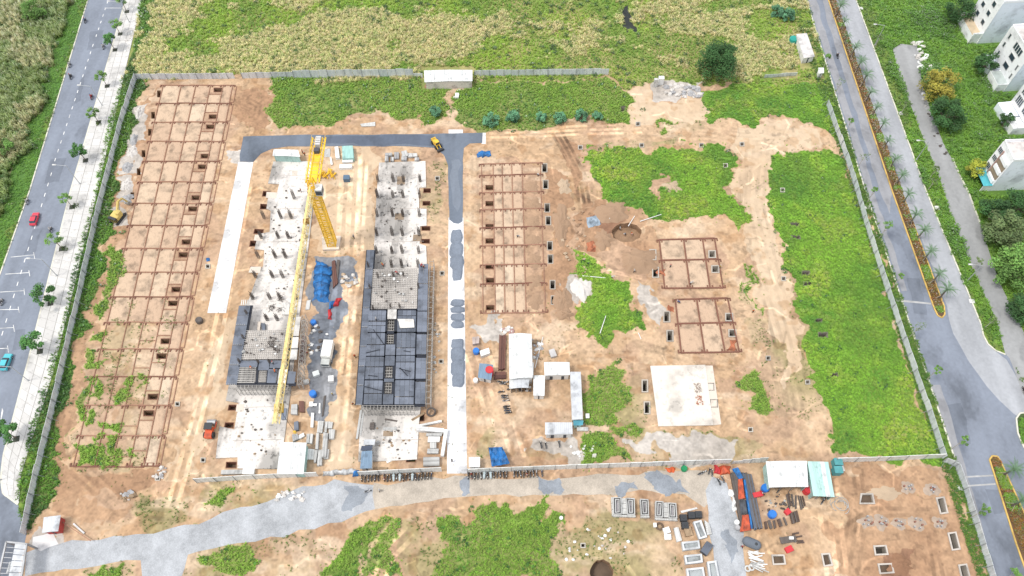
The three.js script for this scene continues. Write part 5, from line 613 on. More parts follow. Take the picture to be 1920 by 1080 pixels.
  for (const [u0, v0, u1, v1] of [[700, 618, 720, 646], [686, 662, 712, 656], [690, 704, 708, 706], [684, 725, 716, 733], [750, 690, 764, 705], [748, 691, 770, 697], [757, 658, 770, 660]]) { const a = P(u0, v0, DY), b = P(u1, v1, DY); new B().bar(a.setY(DY + .12), b.setY(DY + .12), .16, .1).build('loose_board', DARK, o); }
  for (const s of ['727,520 729,520', '757,520 760,520']) { }
  const sc = thing('scaffold', 'tube scaffold below the lower edge of the slate-blue deck', 'scaffold'); const a = P(681, 760, DY).setY(0), b = P(776, 760, DY).setY(0); frameScaffold(sc, a, b, DY, 14, V(0, 0, 1.2));
  for (const u of [684, 716, 738, 776]) { const p = P(u, 764, .3); new B().box(p.x, .3, p.z, .7, 3, .35).build('column_form', PLANKW, sc); }
  const sr = thing('scaffold', 'tall tube scaffold along the lane side of the slate-blue deck', 'scaffold'); frameScaffold(sr, P(805.5, 490, DY).setY(0), P(798, 757, DY).setY(0), DY, 26, V(1.1, 0, 0));
  [[709, 520], [738, 518], [757, 518], [700, 580], [733, 577], [750, 577], [785, 540], [694, 540], [691, 500]].forEach(([u, v], i) => cluster(u, v, DY, `${ord(i)} of the starter-bar clusters rising from the slate-blue deck, counted from its upper end`, .75));
}
{ // deck of the crane building
  const o = thing('formwork_deck', 'smaller slate-blue formwork deck with a bar mat, under the crane jib', 'formwork deck');
  for (let k = 0; k < 8; k++) { const t0 = k / 8, t1 = (k + .97) / 8, f = (u0, u1, t) => lerp(u0, u1, t), v = (t) => lerp(573, 722, t); pan(o, `${f(448, 423, t0)},${v(t0)} ${f(469.5, 443.5, t0)},${v(t0)} ${f(469.5, 443.5, t1)},${v(t1)} ${f(448, 423, t1)},${v(t1)}`, PLY[1 + k % 2]); if (k % 2) for (let j = 0; j < 5; j++) { const p = P(lerp(f(448, 423, t1), f(469.5, 443.5, t1), .15 + j * .17), v(t1), DY); new B().box(p.x, DY, p.z, .1, .5, .1).build('form_tie', PLANKW, o); } }
  for (let k = 0; k < 5; k++) pan(o, `${453 + k * 3.6},562 ${454.6 + k * 3.6},562 ${453 + k * 3.6},572 ${451.2 + k * 3.6},572`, PLANKW, DY, .1, 'plank');
  for (const [s, k] of [['449,676 484,676 482,688 447,688', 2], ['486,675 505.5,675 504,694 484,694', 2], ['507,676 540,676 537,690 505,690', 1], ['503,692 520,692 517,718 500,718', 2], ['541,696 555,697 552,719 538,719', 1], ['524,692 539,692 535,719 520,719', 9], ['547,632 560,632 558,653 545,653', 9], ['545,655 558,655 556,674 543,674', 9]]) pan(o, s, k === 9 ? PLANKW : PLY[k]);
  for (let k = 0; k < 9; k++) { const v = 690 + k * 3.4; new B().bar(P(447 - k * .4, v, DY - .1), P(480 - k * .4, v, DY - .1), .22, .14).build('joist', TUBEM, o); } for (let k = 0; k < 4; k++) new B().bar(P(450 + k * 9, 688, DY - .4), P(446 + k * 9, 720, DY - .4), .2).build('bearer', DARK, o);
  for (let k = 0; k < 7; k++) { const v = 697 + k * 3.2; new B().bar(P(484 - k * .3, v, DY - .5), P(500 - k * .3, v, DY - .5), .12).build('joist', TUBEM, o); }
  for (const [u0, v0, u1, v1, w] of [[471, 573, 444, 720, .9], [444, 720.5, 555, 720.5, .9], [505, 690.5, 541, 690.5, .5], [484.5, 676, 481, 720, .6], [505.5, 676, 501, 720, .6], [543, 632, 538, 720, .8], [544, 654, 560, 654, .6]]) new B().bar(P(u0, v0, DY - .4), P(u1, v1, DY - .4), w, .3).build('beam_box', DARK, o);
  rebarMat(o, '462,621 541,619 537,673 450,674', DY - .3, 22, 13);
  for (let k = 0; k < 6; k++) new B().bar(P(552 + k * 2.2, 594, 2), P(548 + k * 2.2, 630, 2), .25, .1).build('plank', PLANKW, o);
  for (let k = 0; k < 5; k++) new B().bar(P(531 + k * 2.8, 567, .7), P(529 + k * 2.8, 590, .7), .35, .12).build('plank', PLANKW, o);
  pan(o, '489,606 497,606 497,621 492,621', PLY[2], 1.2, .8, 'form_box'); pan(o, '483,603 489,603 487,620 482,619', SLABP, 1, .7, 'form_box');
  const sc = thing('scaffold', 'tube scaffold below the lower edge of the deck under the jib', 'scaffold'); frameScaffold(sc, P(444, 722, DY).setY(0), P(540, 722, DY).setY(0), DY, 13, V(0, 0, 1.2));
  const s2 = thing('scaffold', 'tube scaffold along the gravel-yard side of the deck under the jib', 'scaffold'); frameScaffold(s2, P(566, 592, DY).setY(0), P(557, 720, DY).setY(0), DY, 14, V(1, 0, 0));
  [[463, 588], [457, 634], [450, 679], [485, 680], [506, 680], [541, 676], [548, 630]].forEach(([u, v], i) => cluster(u, v, DY, `${ord(i)} starter-bar cluster on the deck under the jib, counted from its upper end`, .75));
}
[[510, 578], [528, 580], [512, 640], [508, 648], [528, 560]].forEach(([u, v], i) => { const p = P(u, v, i > 1 && i < 4 ? DY : .32), o = thing('rebar_heap', `${ord(i)} tangled heap of bent bars on the crane building, from the crane mast down`, 'rebar', p); for (let k = 0; k < 14; k++) { const a = rr(0, 3.14); new B().bar(V(rr(-1, 1), rr(.05, .4), rr(-1, 1)), V(rr(-1.3, 1.3), rr(.05, .8), rr(-1.3, 1.3)), .07).build('bar', REB, o); } });
// ---------------------------------------------------------------- tower crane
{
  const Y1 = M('crane_yellow', .88, .55, .03, { tex: 'blotch', rough: .45 }), Y2 = M('jib_yellow', .86, .68, .28, { tex: 'blotch', rough: .5 }), o = thing('tower_crane', 'yellow tower crane with a long pale yellow jib over the unfinished building', 'crane', P(624, 460)), O = o.position, TOP = 24.5;
  const pd = pts('604,447 640,445 636,470 606,471').map((p) => p.sub(O)); new B().prism(pd, .003, .8).build('base_pad', M('pad_concrete', .66, .58, .50, { tex: 'dust' }), o);
  const S = 1.08, lattice = (b, A, Bq, n, w, flat) => { for (let i = 0; i < 4; i++) b.bar(A[i], Bq[i], w); for (let k = 0; k < n; k++) for (let i = 0; i < 4; i++) { const j = (i + 1) % 4, a = mid(A[i], Bq[i], k / n), c = mid(A[j], Bq[j], (k + 1) / n), d = mid(A[j], Bq[j], k / n), e = mid(A[i], Bq[i], (k + 1) / n); if (k % 2) b.bar(a, c, w * .55); else b.bar(d, e, w * .55); b.bar(a, d, w * .5); } };
  const sq = (y, s = S) => [V(-s, y, -s), V(s, y, -s), V(s, y, s), V(-s, y, s)];
  for (let k = 0; k < 8; k++) { const b = new B(); lattice(b, sq(.8 + k * 2.85), sq(.8 + (k + 1) * 2.85 - .02), 3, .21); b.build('mast_section', Y1, o); }
  new B().cyl(V(0, TOP - .9, 0), V(0, TOP - .1, 0), 1.5, 1.5, 14).build('slewing_ring', Y1, o);
  const cab = new B().box(1.6, TOP - .6, .4, 1.7, 2.3, 2.0); const cm = cab.build('operator_cab', M('cab_white', .80, .80, .78), o); new B().box(1.6, TOP - .2, 1.42, 1.5, 1.4, .05).build('windscreen', GLASS, cm); new B().box(2.47, TOP - .1, .4, .05, 1.3, 1.6).build('side_window', GLASS, cm);
  const h = P(591, 350, 27).sub(O), e = P(517, 778, 27).sub(O), c = P(592, 266, 27).sub(O), head = V(0, TOP, 0);
  { const b = new B(); lattice(b, sq(TOP - .1, 1), [V(-.6, 29, -.5), V(.6, 29, -.5), V(.6, 29, .5), V(-.6, 29, .5)], 3, .18); b.build('tower_head', Y1, o); }
  const dir = e.clone().setY(0).normalize(), sd = V(-dir.z, 0, dir.x), len = 62, jb = (d, s, y) => V(dir.x * d + sd.x * s, y, dir.z * d + sd.z * s), jl = 59.5 + 3;
  for (let k = 0; k < 12; k++) { const b = new B(), d0 = 1 + k * 5.05, d1 = d0 + 5.0, hh = lerp(1.7, 1.0, k / 12), hw = .72; const A = [jb(d0, -hw, 26), jb(d0, hw, 26), jb(d0, .12, 26 + hh), jb(d0, -.12, 26 + hh)], E = [jb(d1, -hw, 26), jb(d1, hw, 26), jb(d1, .12, 26 + hh), jb(d1, -.12, 26 + hh)]; lattice(b, A, E, 4, .15); b.build('jib_section', Y2, o); }
  for (let k = 0; k < 12; k++) { const d0 = 1 + k * 5.05; new B().prism([jb(d0, -.22, 0), jb(d0 + 5, -.22, 0), jb(d0 + 5, .22, 0), jb(d0, .22, 0)], 26.08, 26.12).build('walkway', M('walkway', .80, .68, .40), o); }
  new B().box(...jb(58, 0, 25.2).toArray(), 1.9, .7, 1.9, .1).build('trolley', M('trolley', .70, .46, .08), o); new B().bar(jb(58, 0, 25.2), jb(58, 0, 12), .06).build('hoist_rope', DARK, o); new B().box(...jb(58, 0, 11).toArray(), .5, 1.1, .4).build('hook_block', Y1, o);
  new B().box(...jb(11, 0, 26.2).toArray(), 1.3, .8, 1.2, .1).build('winch', M('winch_brown', .40, .22, .06), o);
  const cl2 = 15.5, cj = (d, s, y) => V(-dir.x * d + sd.x * s, y, -dir.z * d + sd.z * s);
  for (const s of [-1.25, 1.25]) { const b = new B(); for (const q of [-.4, .4]) b.bar(cj(1, s + q, 26.2), cj(cl2, s + q, 26.2), .28); for (let k = 0; k < 14; k++) b.bar(cj(1 + k * 1.03, s - .4, 26.25), cj(2 + k * 1.03, s + .4, 26.25), .12); b.build('counter_jib_beam', Y1, o); const rl = new B(); rl.bar(cj(1, s * 1.35, 27.2), cj(cl2, s * 1.35, 27.2), .07); for (let k = 0; k < 8; k++) rl.bar(cj(1 + k * 2, s * 1.35, 26.3), cj(1 + k * 2, s * 1.35, 27.2), .06); rl.build('handrail', Y1, o); }
  for (let k = 0; k < 8; k++) new B().prism([cj(1 + k * 1.3, -.8, 0), cj(2.2 + k * 1.3, -.8, 0), cj(2.2 + k * 1.3, .8, 0), cj(1 + k * 1.3, .8, 0)], 26.1, 26.16).build('deck_plate', Y1, o);
  for (let k = 0; k < 4; k++) new B().box(...cj(cl2 - .6 - k * .75, 0, 24.6).toArray(), 1.3, 2.6, .55).build('counterweight', M('counterweight', .55, .54, .53, { tex: 'dust' }), o); new B().box(...cj(10.8, 0, 26.2).toArray(), 1.3, 1.0, 1.2).build('hoist_motor', M('motor_dark', .10, .10, .12), o);
}
{ // crane sections lying ready
  const Y1 = MATS.crane_yellow, c = P(614, 331), o = thing('crane_section', 'heap of yellow crane lattice pieces lying beside the mast', 'crane section', c); for (let k = 0; k < 5; k++) { const b = new B(), x = -2.4 + k * 1.05, y = .1 + (k % 2) * .5, z = rr(-1, .4); for (let i = 0; i < 9; i++) b.bar(V(x + rr(-.7, .7), y + rr(0, 1.1), z + rr(-1.1, 1.1)), V(x + rr(-.8, .8), y + rr(0, 1.2), z + rr(-1.2, 1.2)), .16); b.bar(V(x - .6, y, z - 1.2), V(x + .6, y + .2, z + 1.3), .22); b.bar(V(x + .6, y, z - 1.2), V(x - .5, y + .9, z + 1.3), .22); b.build('lattice', Y1, o); }
}
// ---------------------------------------------------------------- materials and clutter of the yards
function moundGeo(w, d, h, sd, n = 22) { const g = new THREE.PlaneGeometry(2, 2, n, n); g.rotateX(-Math.PI / 2); const p = g.attributes.position; for (let i = 0; i < p.count; i++) { const x = p.getX(i), z = p.getZ(i), m = Math.max(Math.abs(x), Math.abs(z)), r = Math.hypot(x, z) || 1, a = Math.atan2(z, x), k = m / r, q = m, e = 1 + (fbm(Math.cos(a) * 2 + 5, Math.sin(a) * 2 + 5, sd, 3) - .5) * 1.1, X = x * k * e, Z2 = z * k * e; p.setXYZ(i, X * w / 2, (1 - q * q) * h * .62 * (.25 + 1.5 * fbm(X * 4 + 9, Z2 * 4 + 9, sd + 5, 4)) - .02 * q, Z2 * d / 2); } g.computeVertexNormals(); return g; }
const SPOIL = M('spoil', .40, .26, .165, { bump: 'lump', bs: .2, tex: 'grain' }), SPOILL = M('spoil_pale', .54, .41, .285, { bump: 'lump', bs: .2 }), STONEP = M('stone_pale', .58, .55, .52, { bump: 'lump', bs: .25, tex: 'dust' }), STONEG = M('stone_grey', .42, .42, .43, { bump: 'lump', bs: .25, tex: 'gravel' });
let sdN = 1;
function mound(u, v, wp, hp, h, m, label, name = 'soil_heap', category = 'soil heap') { const c = P(u, v), w = P(u + wp / 2, v).x - P(u - wp / 2, v).x, d = P(u, v + hp / 2).z - P(u, v - hp / 2).z; const o = put(name, moundGeo(w, d, h, sdN += 3), m); o.position.copy(c); return tag(o, label, category); }
mound(1150, 398, 62, 36, 1.6, SPOIL, 'brown spoil heap between grass field and round excavation');
mound(1195, 488, 70, 52, 1.8, SPOIL, 'broad brown spoil heap below the round excavation');
mound(1132, 450, 36, 34, 1.3, SPOIL, 'brown spoil heap left of the round excavation');
mound(1058, 352, 26, 30, 1.2, SPOILL, 'pale spoil heap beside the tyre tracks, upper');
mound(1052, 420, 34, 70, 1.3, SPOIL, 'long brown spoil heap along the outer pits of the middle foundation');
mound(1054, 560, 34, 44, 1.4, SPOIL, 'brown spoil heap at the lower end of the outer pits');
mound(1060, 590, 30, 22, 1.2, SPOIL, 'small brown spoil heap left of the centre grass patch');
mound(1092, 540, 36, 44, 1.2, STONEP, 'pale stony heap at the left edge of the centre grass patch', 'rubble_heap', 'rubble heap');
mound(1140, 408, 22, 16, 1, STONEP, 'small pale sand heap at the upper side of the blue sheet');
mound(1260, 350, 34, 22, .9, SPOILL, 'low bare earth hump in the middle grass field');
mound(1660, 925, 60, 24, .5, SPOILL, 'low earth hump across the upper reddish lot');
[[999, 350], [1000, 384], [1000, 418], [1001, 452], [1002, 488], [1003, 528], [1004, 566]].forEach(([u, v], i) => mound(u, v, 27, 24, .5, SPOIL, `${ord(i)} brown soil fill in the right-hand plots of the middle foundation, from the top`, 'soil_fill'));
[[262, 212, 14, 22], [252, 262, 17, 22], [247, 285, 20, 20], [238, 315, 22, 20], [237, 348, 22, 24], [238, 372, 26, 16]].forEach(([u, v, w, h], i) => mound(u, v, w, h, 1.5, i % 2 ? STONEG : STONEP, `${ord(i)} grey stony heap between fence and long foundation, from the guardhouse end`, 'rubble_heap', 'rubble heap'));
[[1703, 915], [1747, 917], [1625, 978], [1652, 980], [1685, 981], [1719, 981], [1762, 981]].forEach(([u, v], i) => { const o = thing('pile_heads', `${ord(i)} ring of cut concrete pile heads in the reddish lot, row by row`, 'pile heads', P(u, v)); put('rubble', moundGeo(3.8, 3.2, .22, sdN += 3, 12), M('pile_rubble', .42, .33, .26, { tex: 'gravel', bump: 'lump', bs: .2 }), o); for (let k = 0; k < 5 + Math.floor(rnd() * 3); k++) { const a = k * 1.1 + rr(0, .6), r = .3 + .9 * rnd(); new B().cyl(V(Math.cos(a) * r, 0, Math.sin(a) * r), V(Math.cos(a) * r + rr(-.1, .1), .6 + rr(0, .2), Math.sin(a) * r), .2, .2, 8).build('pile_head', k % 3 ? STONEG : M('pile_red', .34, .16, .12), o); } });
mound(1688, 1058, 46, 36, 1.0, M('spoil_red', .30, .16, .09, { bump: 'lump', bs: .2 }), 'reddish round heap between white framed pits');
// one-piece or several-piece stacks, drawn by their top outline
function stack(label, s, h, n, m, { name = 'board_stack', category = 'board stack', part = 'board', layers = 1, along = 0, y0 = .02, gap = .03 } = {}) {
  const q = pts(s, h), o = thing(name, label, category), ms = Array.isArray(m) ? m : [m];
  for (let l = 0; l < layers; l++) for (let k = 0; k < n; k++) { const a = (k + gap) / n, b = (k + 1 - gap) / n, j = rr(-.02, .02), c = along ? [bil(q, j, a), bil(q, 1 + j, a), bil(q, 1 + j, b), bil(q, j, b)] : [bil(q, a, j), bil(q, b, j), bil(q, b, 1 + j), bil(q, a, 1 + j)]; new B().prism(c, lerp(y0, h, l / layers) + (l ? .01 : 0), lerp(y0, h, (l + 1) / layers) + rr(-.02, 0)).build(part, pick(ms), o); }
  return o;
}
const PG = [M('panel_grey', .50, .50, .49, { tex: 'streak' }), M('panel_pale', .60, .60, .585, { tex: 'streak' })], PW = M('panel_white', .74, .74, .73, { tex: 'dust' }), MINT = M('mint_panel', .36, .60, .56, { tex: 'streak' }), TIMB = M('timber', .38, .27, .17, { tex: 'streak' }), TIMD = M('timber_dark', .13, .11, .10, { tex: 'streak' }), RUST = M('rusty_steel', .17, .075, .055, { tex: 'streak', rough: .7 });
[['596,789 607,789 604,811 594,811', 'upper grey panel stack of the pile yard beside the green shed', .9, 3], ['609,790 614,790 612,810 608,810', 'thin grey panel stack at the top of the pile yard', .7, 2], ['616,805 628,805 626,822 617,823', 'rightmost grey panel stack of the pile yard', .8, 3], ['575,813 581,813 579,830 574,830', 'leftmost grey panel stack right above the green shed roof', .9, 2], ['582,813 587,813 585,831 580,831', 'second grey panel stack above the white plates by the green shed', .9, 2], ['593,812 598,812 596,842 591,842', 'narrow long grey panel stack in the pile yard middle', 1.3, 1], ['606,811 615,812 611,857 603,857', 'longest pale panel stack of the pile yard', 1.3, 2], ['597,843 604,843 603,872 594,872', 'lowest grey panel stack of the pile yard', 1, 2], ['590,844 596,844 592,867 588,867', 'narrow white panel stack at the foot of the pile yard', 1, 1], ['609,842 617,842 615,860 607,860', 'short grey panel stack at the lower right of the pile yard', .8, 3]].forEach(([s, label, h, n]) => stack(label, s, h, n, PG, { layers: 3, part: 'panel', name: 'panel_stack', category: 'panel stack' }));
stack('white plates lying against the right side of the green shed', '575,841 590,842 588,861 573,861', .5, 3, PW, { part: 'plate' });
stack('grey rubble of short blocks at the upper right of the pile yard', '614,790 624,791 622,803 614,803', .6, 4, PG, { part: 'block', layers: 2, name: 'block_stack', category: 'blocks' });
stack('single pale beam lying below the gravel yard', '583,774 589,774 587,801 582,801', .6, 1, PW, { name: 'concrete_beam', category: 'beam', part: 'beam' });
stack('white strip lying at the lower right of the gravel yard', '598,756 601,756 601,775 597,775', .3, 1, PW, { name: 'concrete_beam', category: 'beam', part: 'beam' });
stack('dark strip of bars at the lower right end of the gravel yard', '607,742 611,742 606,780 603,780', .25, 3, TIMD, { name: 'bar_bundle', category: 'bars', part: 'bar' });
stack('dark blue form panels lying on the slab beside the jib tip', '528,765 538,766 535,787 527,786', .6, 2, [PLY[2], PLY[3]], { layers: 3, part: 'panel', name: 'panel_stack', category: 'panel stack' });
stack('open rusty steel box between slab and gravel yard', '560,752 570,752 571,773 561,772', .6, 1, RUST, { name: 'steel_box', category: 'box', part: 'box_side' });
stack('stepped grey concrete blocks beside the slab below the deck under the jib', '546,758 557,757 557,777 545,776', .9, 2, [PG[0], STONEG], { along: 1, part: 'block', name: 'block_stack', category: 'blocks' });
stack('tilted pale panel and blocks above the green shed', '560,816 569,811 571,817 561,823', .7, 2, PW, { part: 'panel', name: 'panel_stack', category: 'panel stack' });
stack('grey block pile right above the left edge of the green shed', '547,815 557,812 561,822 549,828', .8, 3, [PG[0], STONEG], { part: 'block', layers: 2, name: 'block_stack', category: 'blocks' });
stack('dark container lids stacked beside the stepped blocks', '551,791 559,789 560,806 551,808', .9, 1, [PLY[2]], { layers: 3, part: 'lid', name: 'block_stack', category: 'blocks' });
stack('white panels on the asphalt yard edge left of the mint stack', '627,275 634,274 637,295 629,296', .9, 1, PW, { layers: 3, part: 'panel', name: 'panel_stack', category: 'panel stack' });
stack('mint-coloured panel stack near the tarred road right of the crane', '641,273 661,272 663,297 642,298', 1.6, 1, MINT, { layers: 4, part: 'panel', name: 'panel_stack', category: 'panel stack', along: 1 });
stack('white panel stack just below the mint stack', '641,299 662,298 662,303 641,304', .9, 1, PW, { layers: 3, part: 'panel', name: 'panel_stack', category: 'panel stack' });
stack('white panel row two places below the mint stack', '636,308 661,308 660,314 635,315', .9, 1, PW, { layers: 3, part: 'panel', name: 'panel_stack', category: 'panel stack' });
stack('grey flat plate leaning right of the crane counter-jib', '607,279 620,278 619,294 608,294', .15, 1, PG[0], { name: 'flat_plate', category: 'plate', part: 'plate' });
stack('pale round-ended pipe lying right of the crane counter-jib', '618,294 621,294 624,308 620,309', .5, 1, PW, { name: 'pipe_piece', category: 'pipe', part: 'pipe' });
for (const [i, s] of ['722,287 735,286 735,291 722,292', '739,285 748,285 748,297 739,297', '752,284 762,281 766,291 755,294', '765,287 782,287 783,293 765,294', '722,292 728,292 728,301 721,301', '733,294 738,294 738,301 732,301', '778,295 786,295 785,300 777,300', '753,291 763,294 762,300 752,299'].entries()) stack(`${ord(i)} grey block of the cluttered pile above the deck building slab, from left to right`, s, rr(.5, 1.1), 2, [PG[0], PG[1], STONEG], { part: 'block', name: 'block_stack', category: 'blocks' });
// white beams and racks at the lower right of the deck building
stack('thin white beam pointing at the concrete lane', '779,797 829,787 830,790 780,801', .9, 1, PW, { name: 'concrete_beam', category: 'beam', part: 'beam' });
stack('wide white beam above the grey racks, beside the concrete lane', '780,798 832,803 832,810 780,807', 1.3, 2, PW, { name: 'concrete_beam', category: 'beam', part: 'beam', along: 1 });
stack('white beam standing along the concrete lane edge', '833,804 840,804 832,853 826,853', 1.3, 1, PW, { name: 'concrete_beam', category: 'beam', part: 'beam' });
stack('pale pipe row under the wide white beam', '799,812 829,812 828,817 799,817', .7, 2, PG, { along: 1, part: 'pipe', name: 'pipe_stack', category: 'pipes' });
stack('stack of pale thin sheets beside the concrete lane beams', '803,818 825,818 824,828 802,829', .8, 1, [PG[1], PW], { layers: 4, part: 'sheet', along: 1 });
stack('grey crate in front of the pale sheets', '806,829 818,829 818,840 806,840', 1.1, 3, PG, { name: 'crate', category: 'crate', part: 'slat' });
stack('pale boards stacked below the grey crate', '801,841 822,841 822,850 801,850', .8, 2, PG, { along: 1, part: 'board' });
{ const o = thing('roll_pair', 'two big grey rolls lying beside the white fence', 'rolls'); for (const v of [862, 870]) new B().cyl(P(794, v, .7), P(824, v - .5, .7), .62, .62, 14).build('roll', PG[v % 2], o); }
stack('dark timber boards on the slab below the deck scaffold', '722,784 745,788 744,791 721,787', .4, 3, TIMD, { along: 1 });
stack('grey boards laid above the slab pit of the deck building', '718,801 744,801 744,806 718,806', .4, 3, PG[0], { along: 1 });
stack('dark crate on the slab below the deck', '694,792 702,791 701,804 693,804', .9, 3, TIMD, { along: 1, name: 'crate', category: 'crate', part: 'slat' });
stack('small dark boards near the flooded pit', '761,841 772,838 773,842 762,845', .3, 3, TIMD, { along: 1 });
stack('white sheet lying askew near the flooded pit', '722,862 741,852 744,859 725,869', .25, 1, PW, { name: 'flat_plate', category: 'plate', part: 'plate' });
stack('crossed dark logs beside the orange pit', '771,786 795,772 797,775 774,789', .4, 2, TIMB, { along: 1, part: 'log', name: 'log_pair', category: 'logs' });
stack('long scaffold tubes along the left of the lower slab', '675,768 679,768 671,822 667,822', .5, 3, PG[1], { part: 'tube', name: 'tube_bundle', category: 'tubes' });
stack('second bundle of scaffold tubes beside the lower slab', '680,772 683,772 677,817 674,817', .4, 3, PG[1], { part: 'tube', name: 'tube_bundle', category: 'tubes' });
stack('loose timber boards along the white fence below the lower slab', '701,875 727,876 726,880 702,879', .3, 2, TIMB, { along: 1 });
{ const o = thing('cable_drum', 'ring-shaped cable drum beside the orange pit and concrete lane', 'drum', P(809, 775)); put('drum_ring', new THREE.TorusGeometry(1.0, .22, 8, 20), TIMD, o).rotation.set(-.9, .3, 0); o.children[0].position.y = .9; new B().bar(V(-.2, 0, -.9), V(.3, 1.8, .6), .12).build('stand', TIMB, o); }
// blue tarps and covered piles
const TARP = M('tarp_blue', .02, .22, .62, { tex: 'fold', bump: 'fold', bs: .25, rough: .55 }), ORNG = M('tarp_orange', .78, .13, .05, { tex: 'fold', bump: 'fold', bs: .25, rough: .6 });
function drape(label, s, h, m, { name = 'tarp_pile', category = 'tarp', wrinkle = .18, y0 = .02, nx = 16, nz = 22 } = {}) { const q = pts(s), g = new THREE.PlaneGeometry(1, 1, nx, nz), p = g.attributes.position, uv = g.attributes.uv; for (let i = 0; i < p.count; i++) { const a = p.getX(i) + .5, b = .5 - p.getY(i), w = bil(q, a, b), ed = Math.min(a, 1 - a) * 2, eb = Math.min(b, 1 - b) * 2, k = Math.pow(ed, .45) * Math.pow(eb, .3); p.setXYZ(i, w.x + (vn(w.x * 1.2, w.z * 1.2, 4) - .5) * wrinkle * 3, y0 + h * k * (.75 + .4 * fbm(w.x * .7, w.z * .7, 8, 3)) + (vn(w.x * 2, w.z * 2, 6) - .5) * wrinkle * k * 2, w.z + (vn(w.x * 1.2, w.z * 1.2, 5) - .5) * wrinkle * 3); uv.setXY(i, w.x, -w.z); } g.computeVertexNormals(); return tag(put(name, g, m), label, category); }
drape('long pile under a bright blue tarp beside the crane base', '591,486 612,484 622,500 617,568 586,562 587,520'.split(' ').filter((_, i) => [0, 2, 3, 4].includes(i)).join(' '), 1.9, TARP, { wrinkle: .3 });
{ const o = thing('tarp_ropes', 'dark ropes tied across the long blue tarp', 'ropes'); for (let k = 0; k < 4; k++) { const v = 505 + k * 15; const b = new B(), A = P(588, v), E = P(619, v + 1); for (let i = 0; i < 8; i++) { const f = (t) => mid(A, E, t).setY(.1 + 2.0 * Math.pow(Math.min(t, 1 - t) * 2, .45) * 1.02); b.bar(f(i / 8), f((i + 1) / 8), .07); } b.build('rope', M('rope', .03, .08, .2), o); } }
drape('crumpled blue part of a red and blue tarp pile beside the gravel yard', '618,567 628,566 627,578 616,580', 1, TARP); drape('red tarp heap next to the long blue tarp', '628,562 641,560 634,575 624,577', 1, M('tarp_red', .70, .05, .06, { tex: 'fold', bump: 'fold', bs: .25 })); drape('red tarp strip curling below the red and blue heap', '614,582 621,578 622,600 615,597', .6, MATS.tarp_red);
drape('small blue tarp with stones near the top of the middle foundation', '895,284 920,283 920,294 895,295', .7, TARP, { wrinkle: .3 }); drape('scrap of blue plastic on the sandy track by the casting lane', '386,484 393,484 394,490 387,491', .3, TARP);
drape('grey plastic sheet by the soil heaps left of the round excavation', '1098,408 1120,404 1128,420 1103,428', .25, M('sheet_grey', .42, .52, .62, { tex: 'fold', bump: 'fold', bs: .2 }));
drape('white canvas roll across the gate in the white fence', '604,885 668,879 669,889 605,894', 1.5, M('canvas', .76, .77, .78, { tex: 'fold', bump: 'fold', bs: .2 }), { name: 'canvas_gate', category: 'canvas' }); drape('small blue bundle at the right end of the canvas gate', '661,884 673,883 673,892 662,894', 1.2, TARP);
{ const o = thing('tarp_canopy', 'blue tarp canopy on poles beside the concrete lane', 'canopy'), q = pts('916,839 942,838 956,869 922,875', 2.3); const g = new B(), n = 8; for (let i = 0; i < n; i++) for (let j = 0; j < n; j++) { const f = (a, b) => { const p = bil(q, a / n, b / n); p.y += .25 * Math.sin(a * 2.1) * Math.sin(b * 1.3) - .3 * Math.sin(a / n * 3.14) * Math.sin(b / n * 3.14); return p; }; g.quad(f(i, j + 1), f(i + 1, j + 1), f(i + 1, j), f(i, j)); } g.build('tarp', TARP, o); q.forEach((p) => new B().bar(p.clone().setY(0), p.clone().setY(2.6), .1).build('pole', TIMB, o)); }
drape('orange tarp at the bend of the white fence', '1348,873 1368,873 1369,888 1350,890', 1.3, ORNG); drape('red clutter under the orange tarp at the fence bend', '1338,872 1349,874 1350,888 1340,888', .8, MATS.tarp_red);
drape('orange safety net lying along the long white fence', '1245,877 1268,876 1264,886 1250,884', .5, M('net_orange', .85, .16, .05, { tex: 'fold' }));
[[1108, 462, 16, 18, 'orange net heap left of the round excavation'], [1240, 511, 14, 10, 'orange net at the left edge of the upper brown foundation'], [1258, 580, 12, 12, 'orange net at the left edge of the lower brown foundation'], [1373, 645, 12, 20, 'orange net at the right edge of the lower brown foundation']].forEach(([u, v, w, h, l]) => drape(l, `${u - w / 2},${v - h / 2} ${u + w / 2},${v - h / 2} ${u + w / 2},${v + h / 2} ${u - w / 2},${v + h / 2}`, .25, M('net_dull', .58, .20, .10, { tex: 'fold' }), { wrinkle: .4, nx: 8, nz: 8 }));
drape('white cement sacks in a line left of the long bar stacks', '1368,918 1376,918 1382,958 1372,960', .7, PW, { wrinkle: .4, name: 'sack_row', category: 'sacks' });
// long bar stacks with tarps
stack('long dark bar stack under orange tarps beside the stone road', '1370,888 1384,885 1402,990 1391,996', .9, 8, [TIMD, REB], { name: 'bar_stack', category: 'bar stack', part: 'bar', layers: 2 }); stack('second long dark bar stack, next to the tarp-covered one', '1391,886 1409,889 1430,990 1414,992', .8, 9, [TIMD, PLY[0]], { name: 'bar_stack', category: 'bar stack', part: 'bar', layers: 2 });
const cover = (label, s, m) => { const q = pts(s, 1), g = new B(), n = 8; for (let i = 0; i < n; i++) for (let j = 0; j < n; j++) { const f = (a, b) => { const p = bil(q, a / n, b / n); const e = Math.min(a, n - a); return V(p.x + rr(-.0, .0), .4 + .62 * Math.min(1, .35 + e) + .12 * vn(p.x * 2, p.z * 2, 3), p.z); }; g.quad(f(i, j + 1), f(i + 1, j + 1), f(i + 1, j), f(i, j)); } return tag(g.build('tarp', m), label, 'tarp'); };
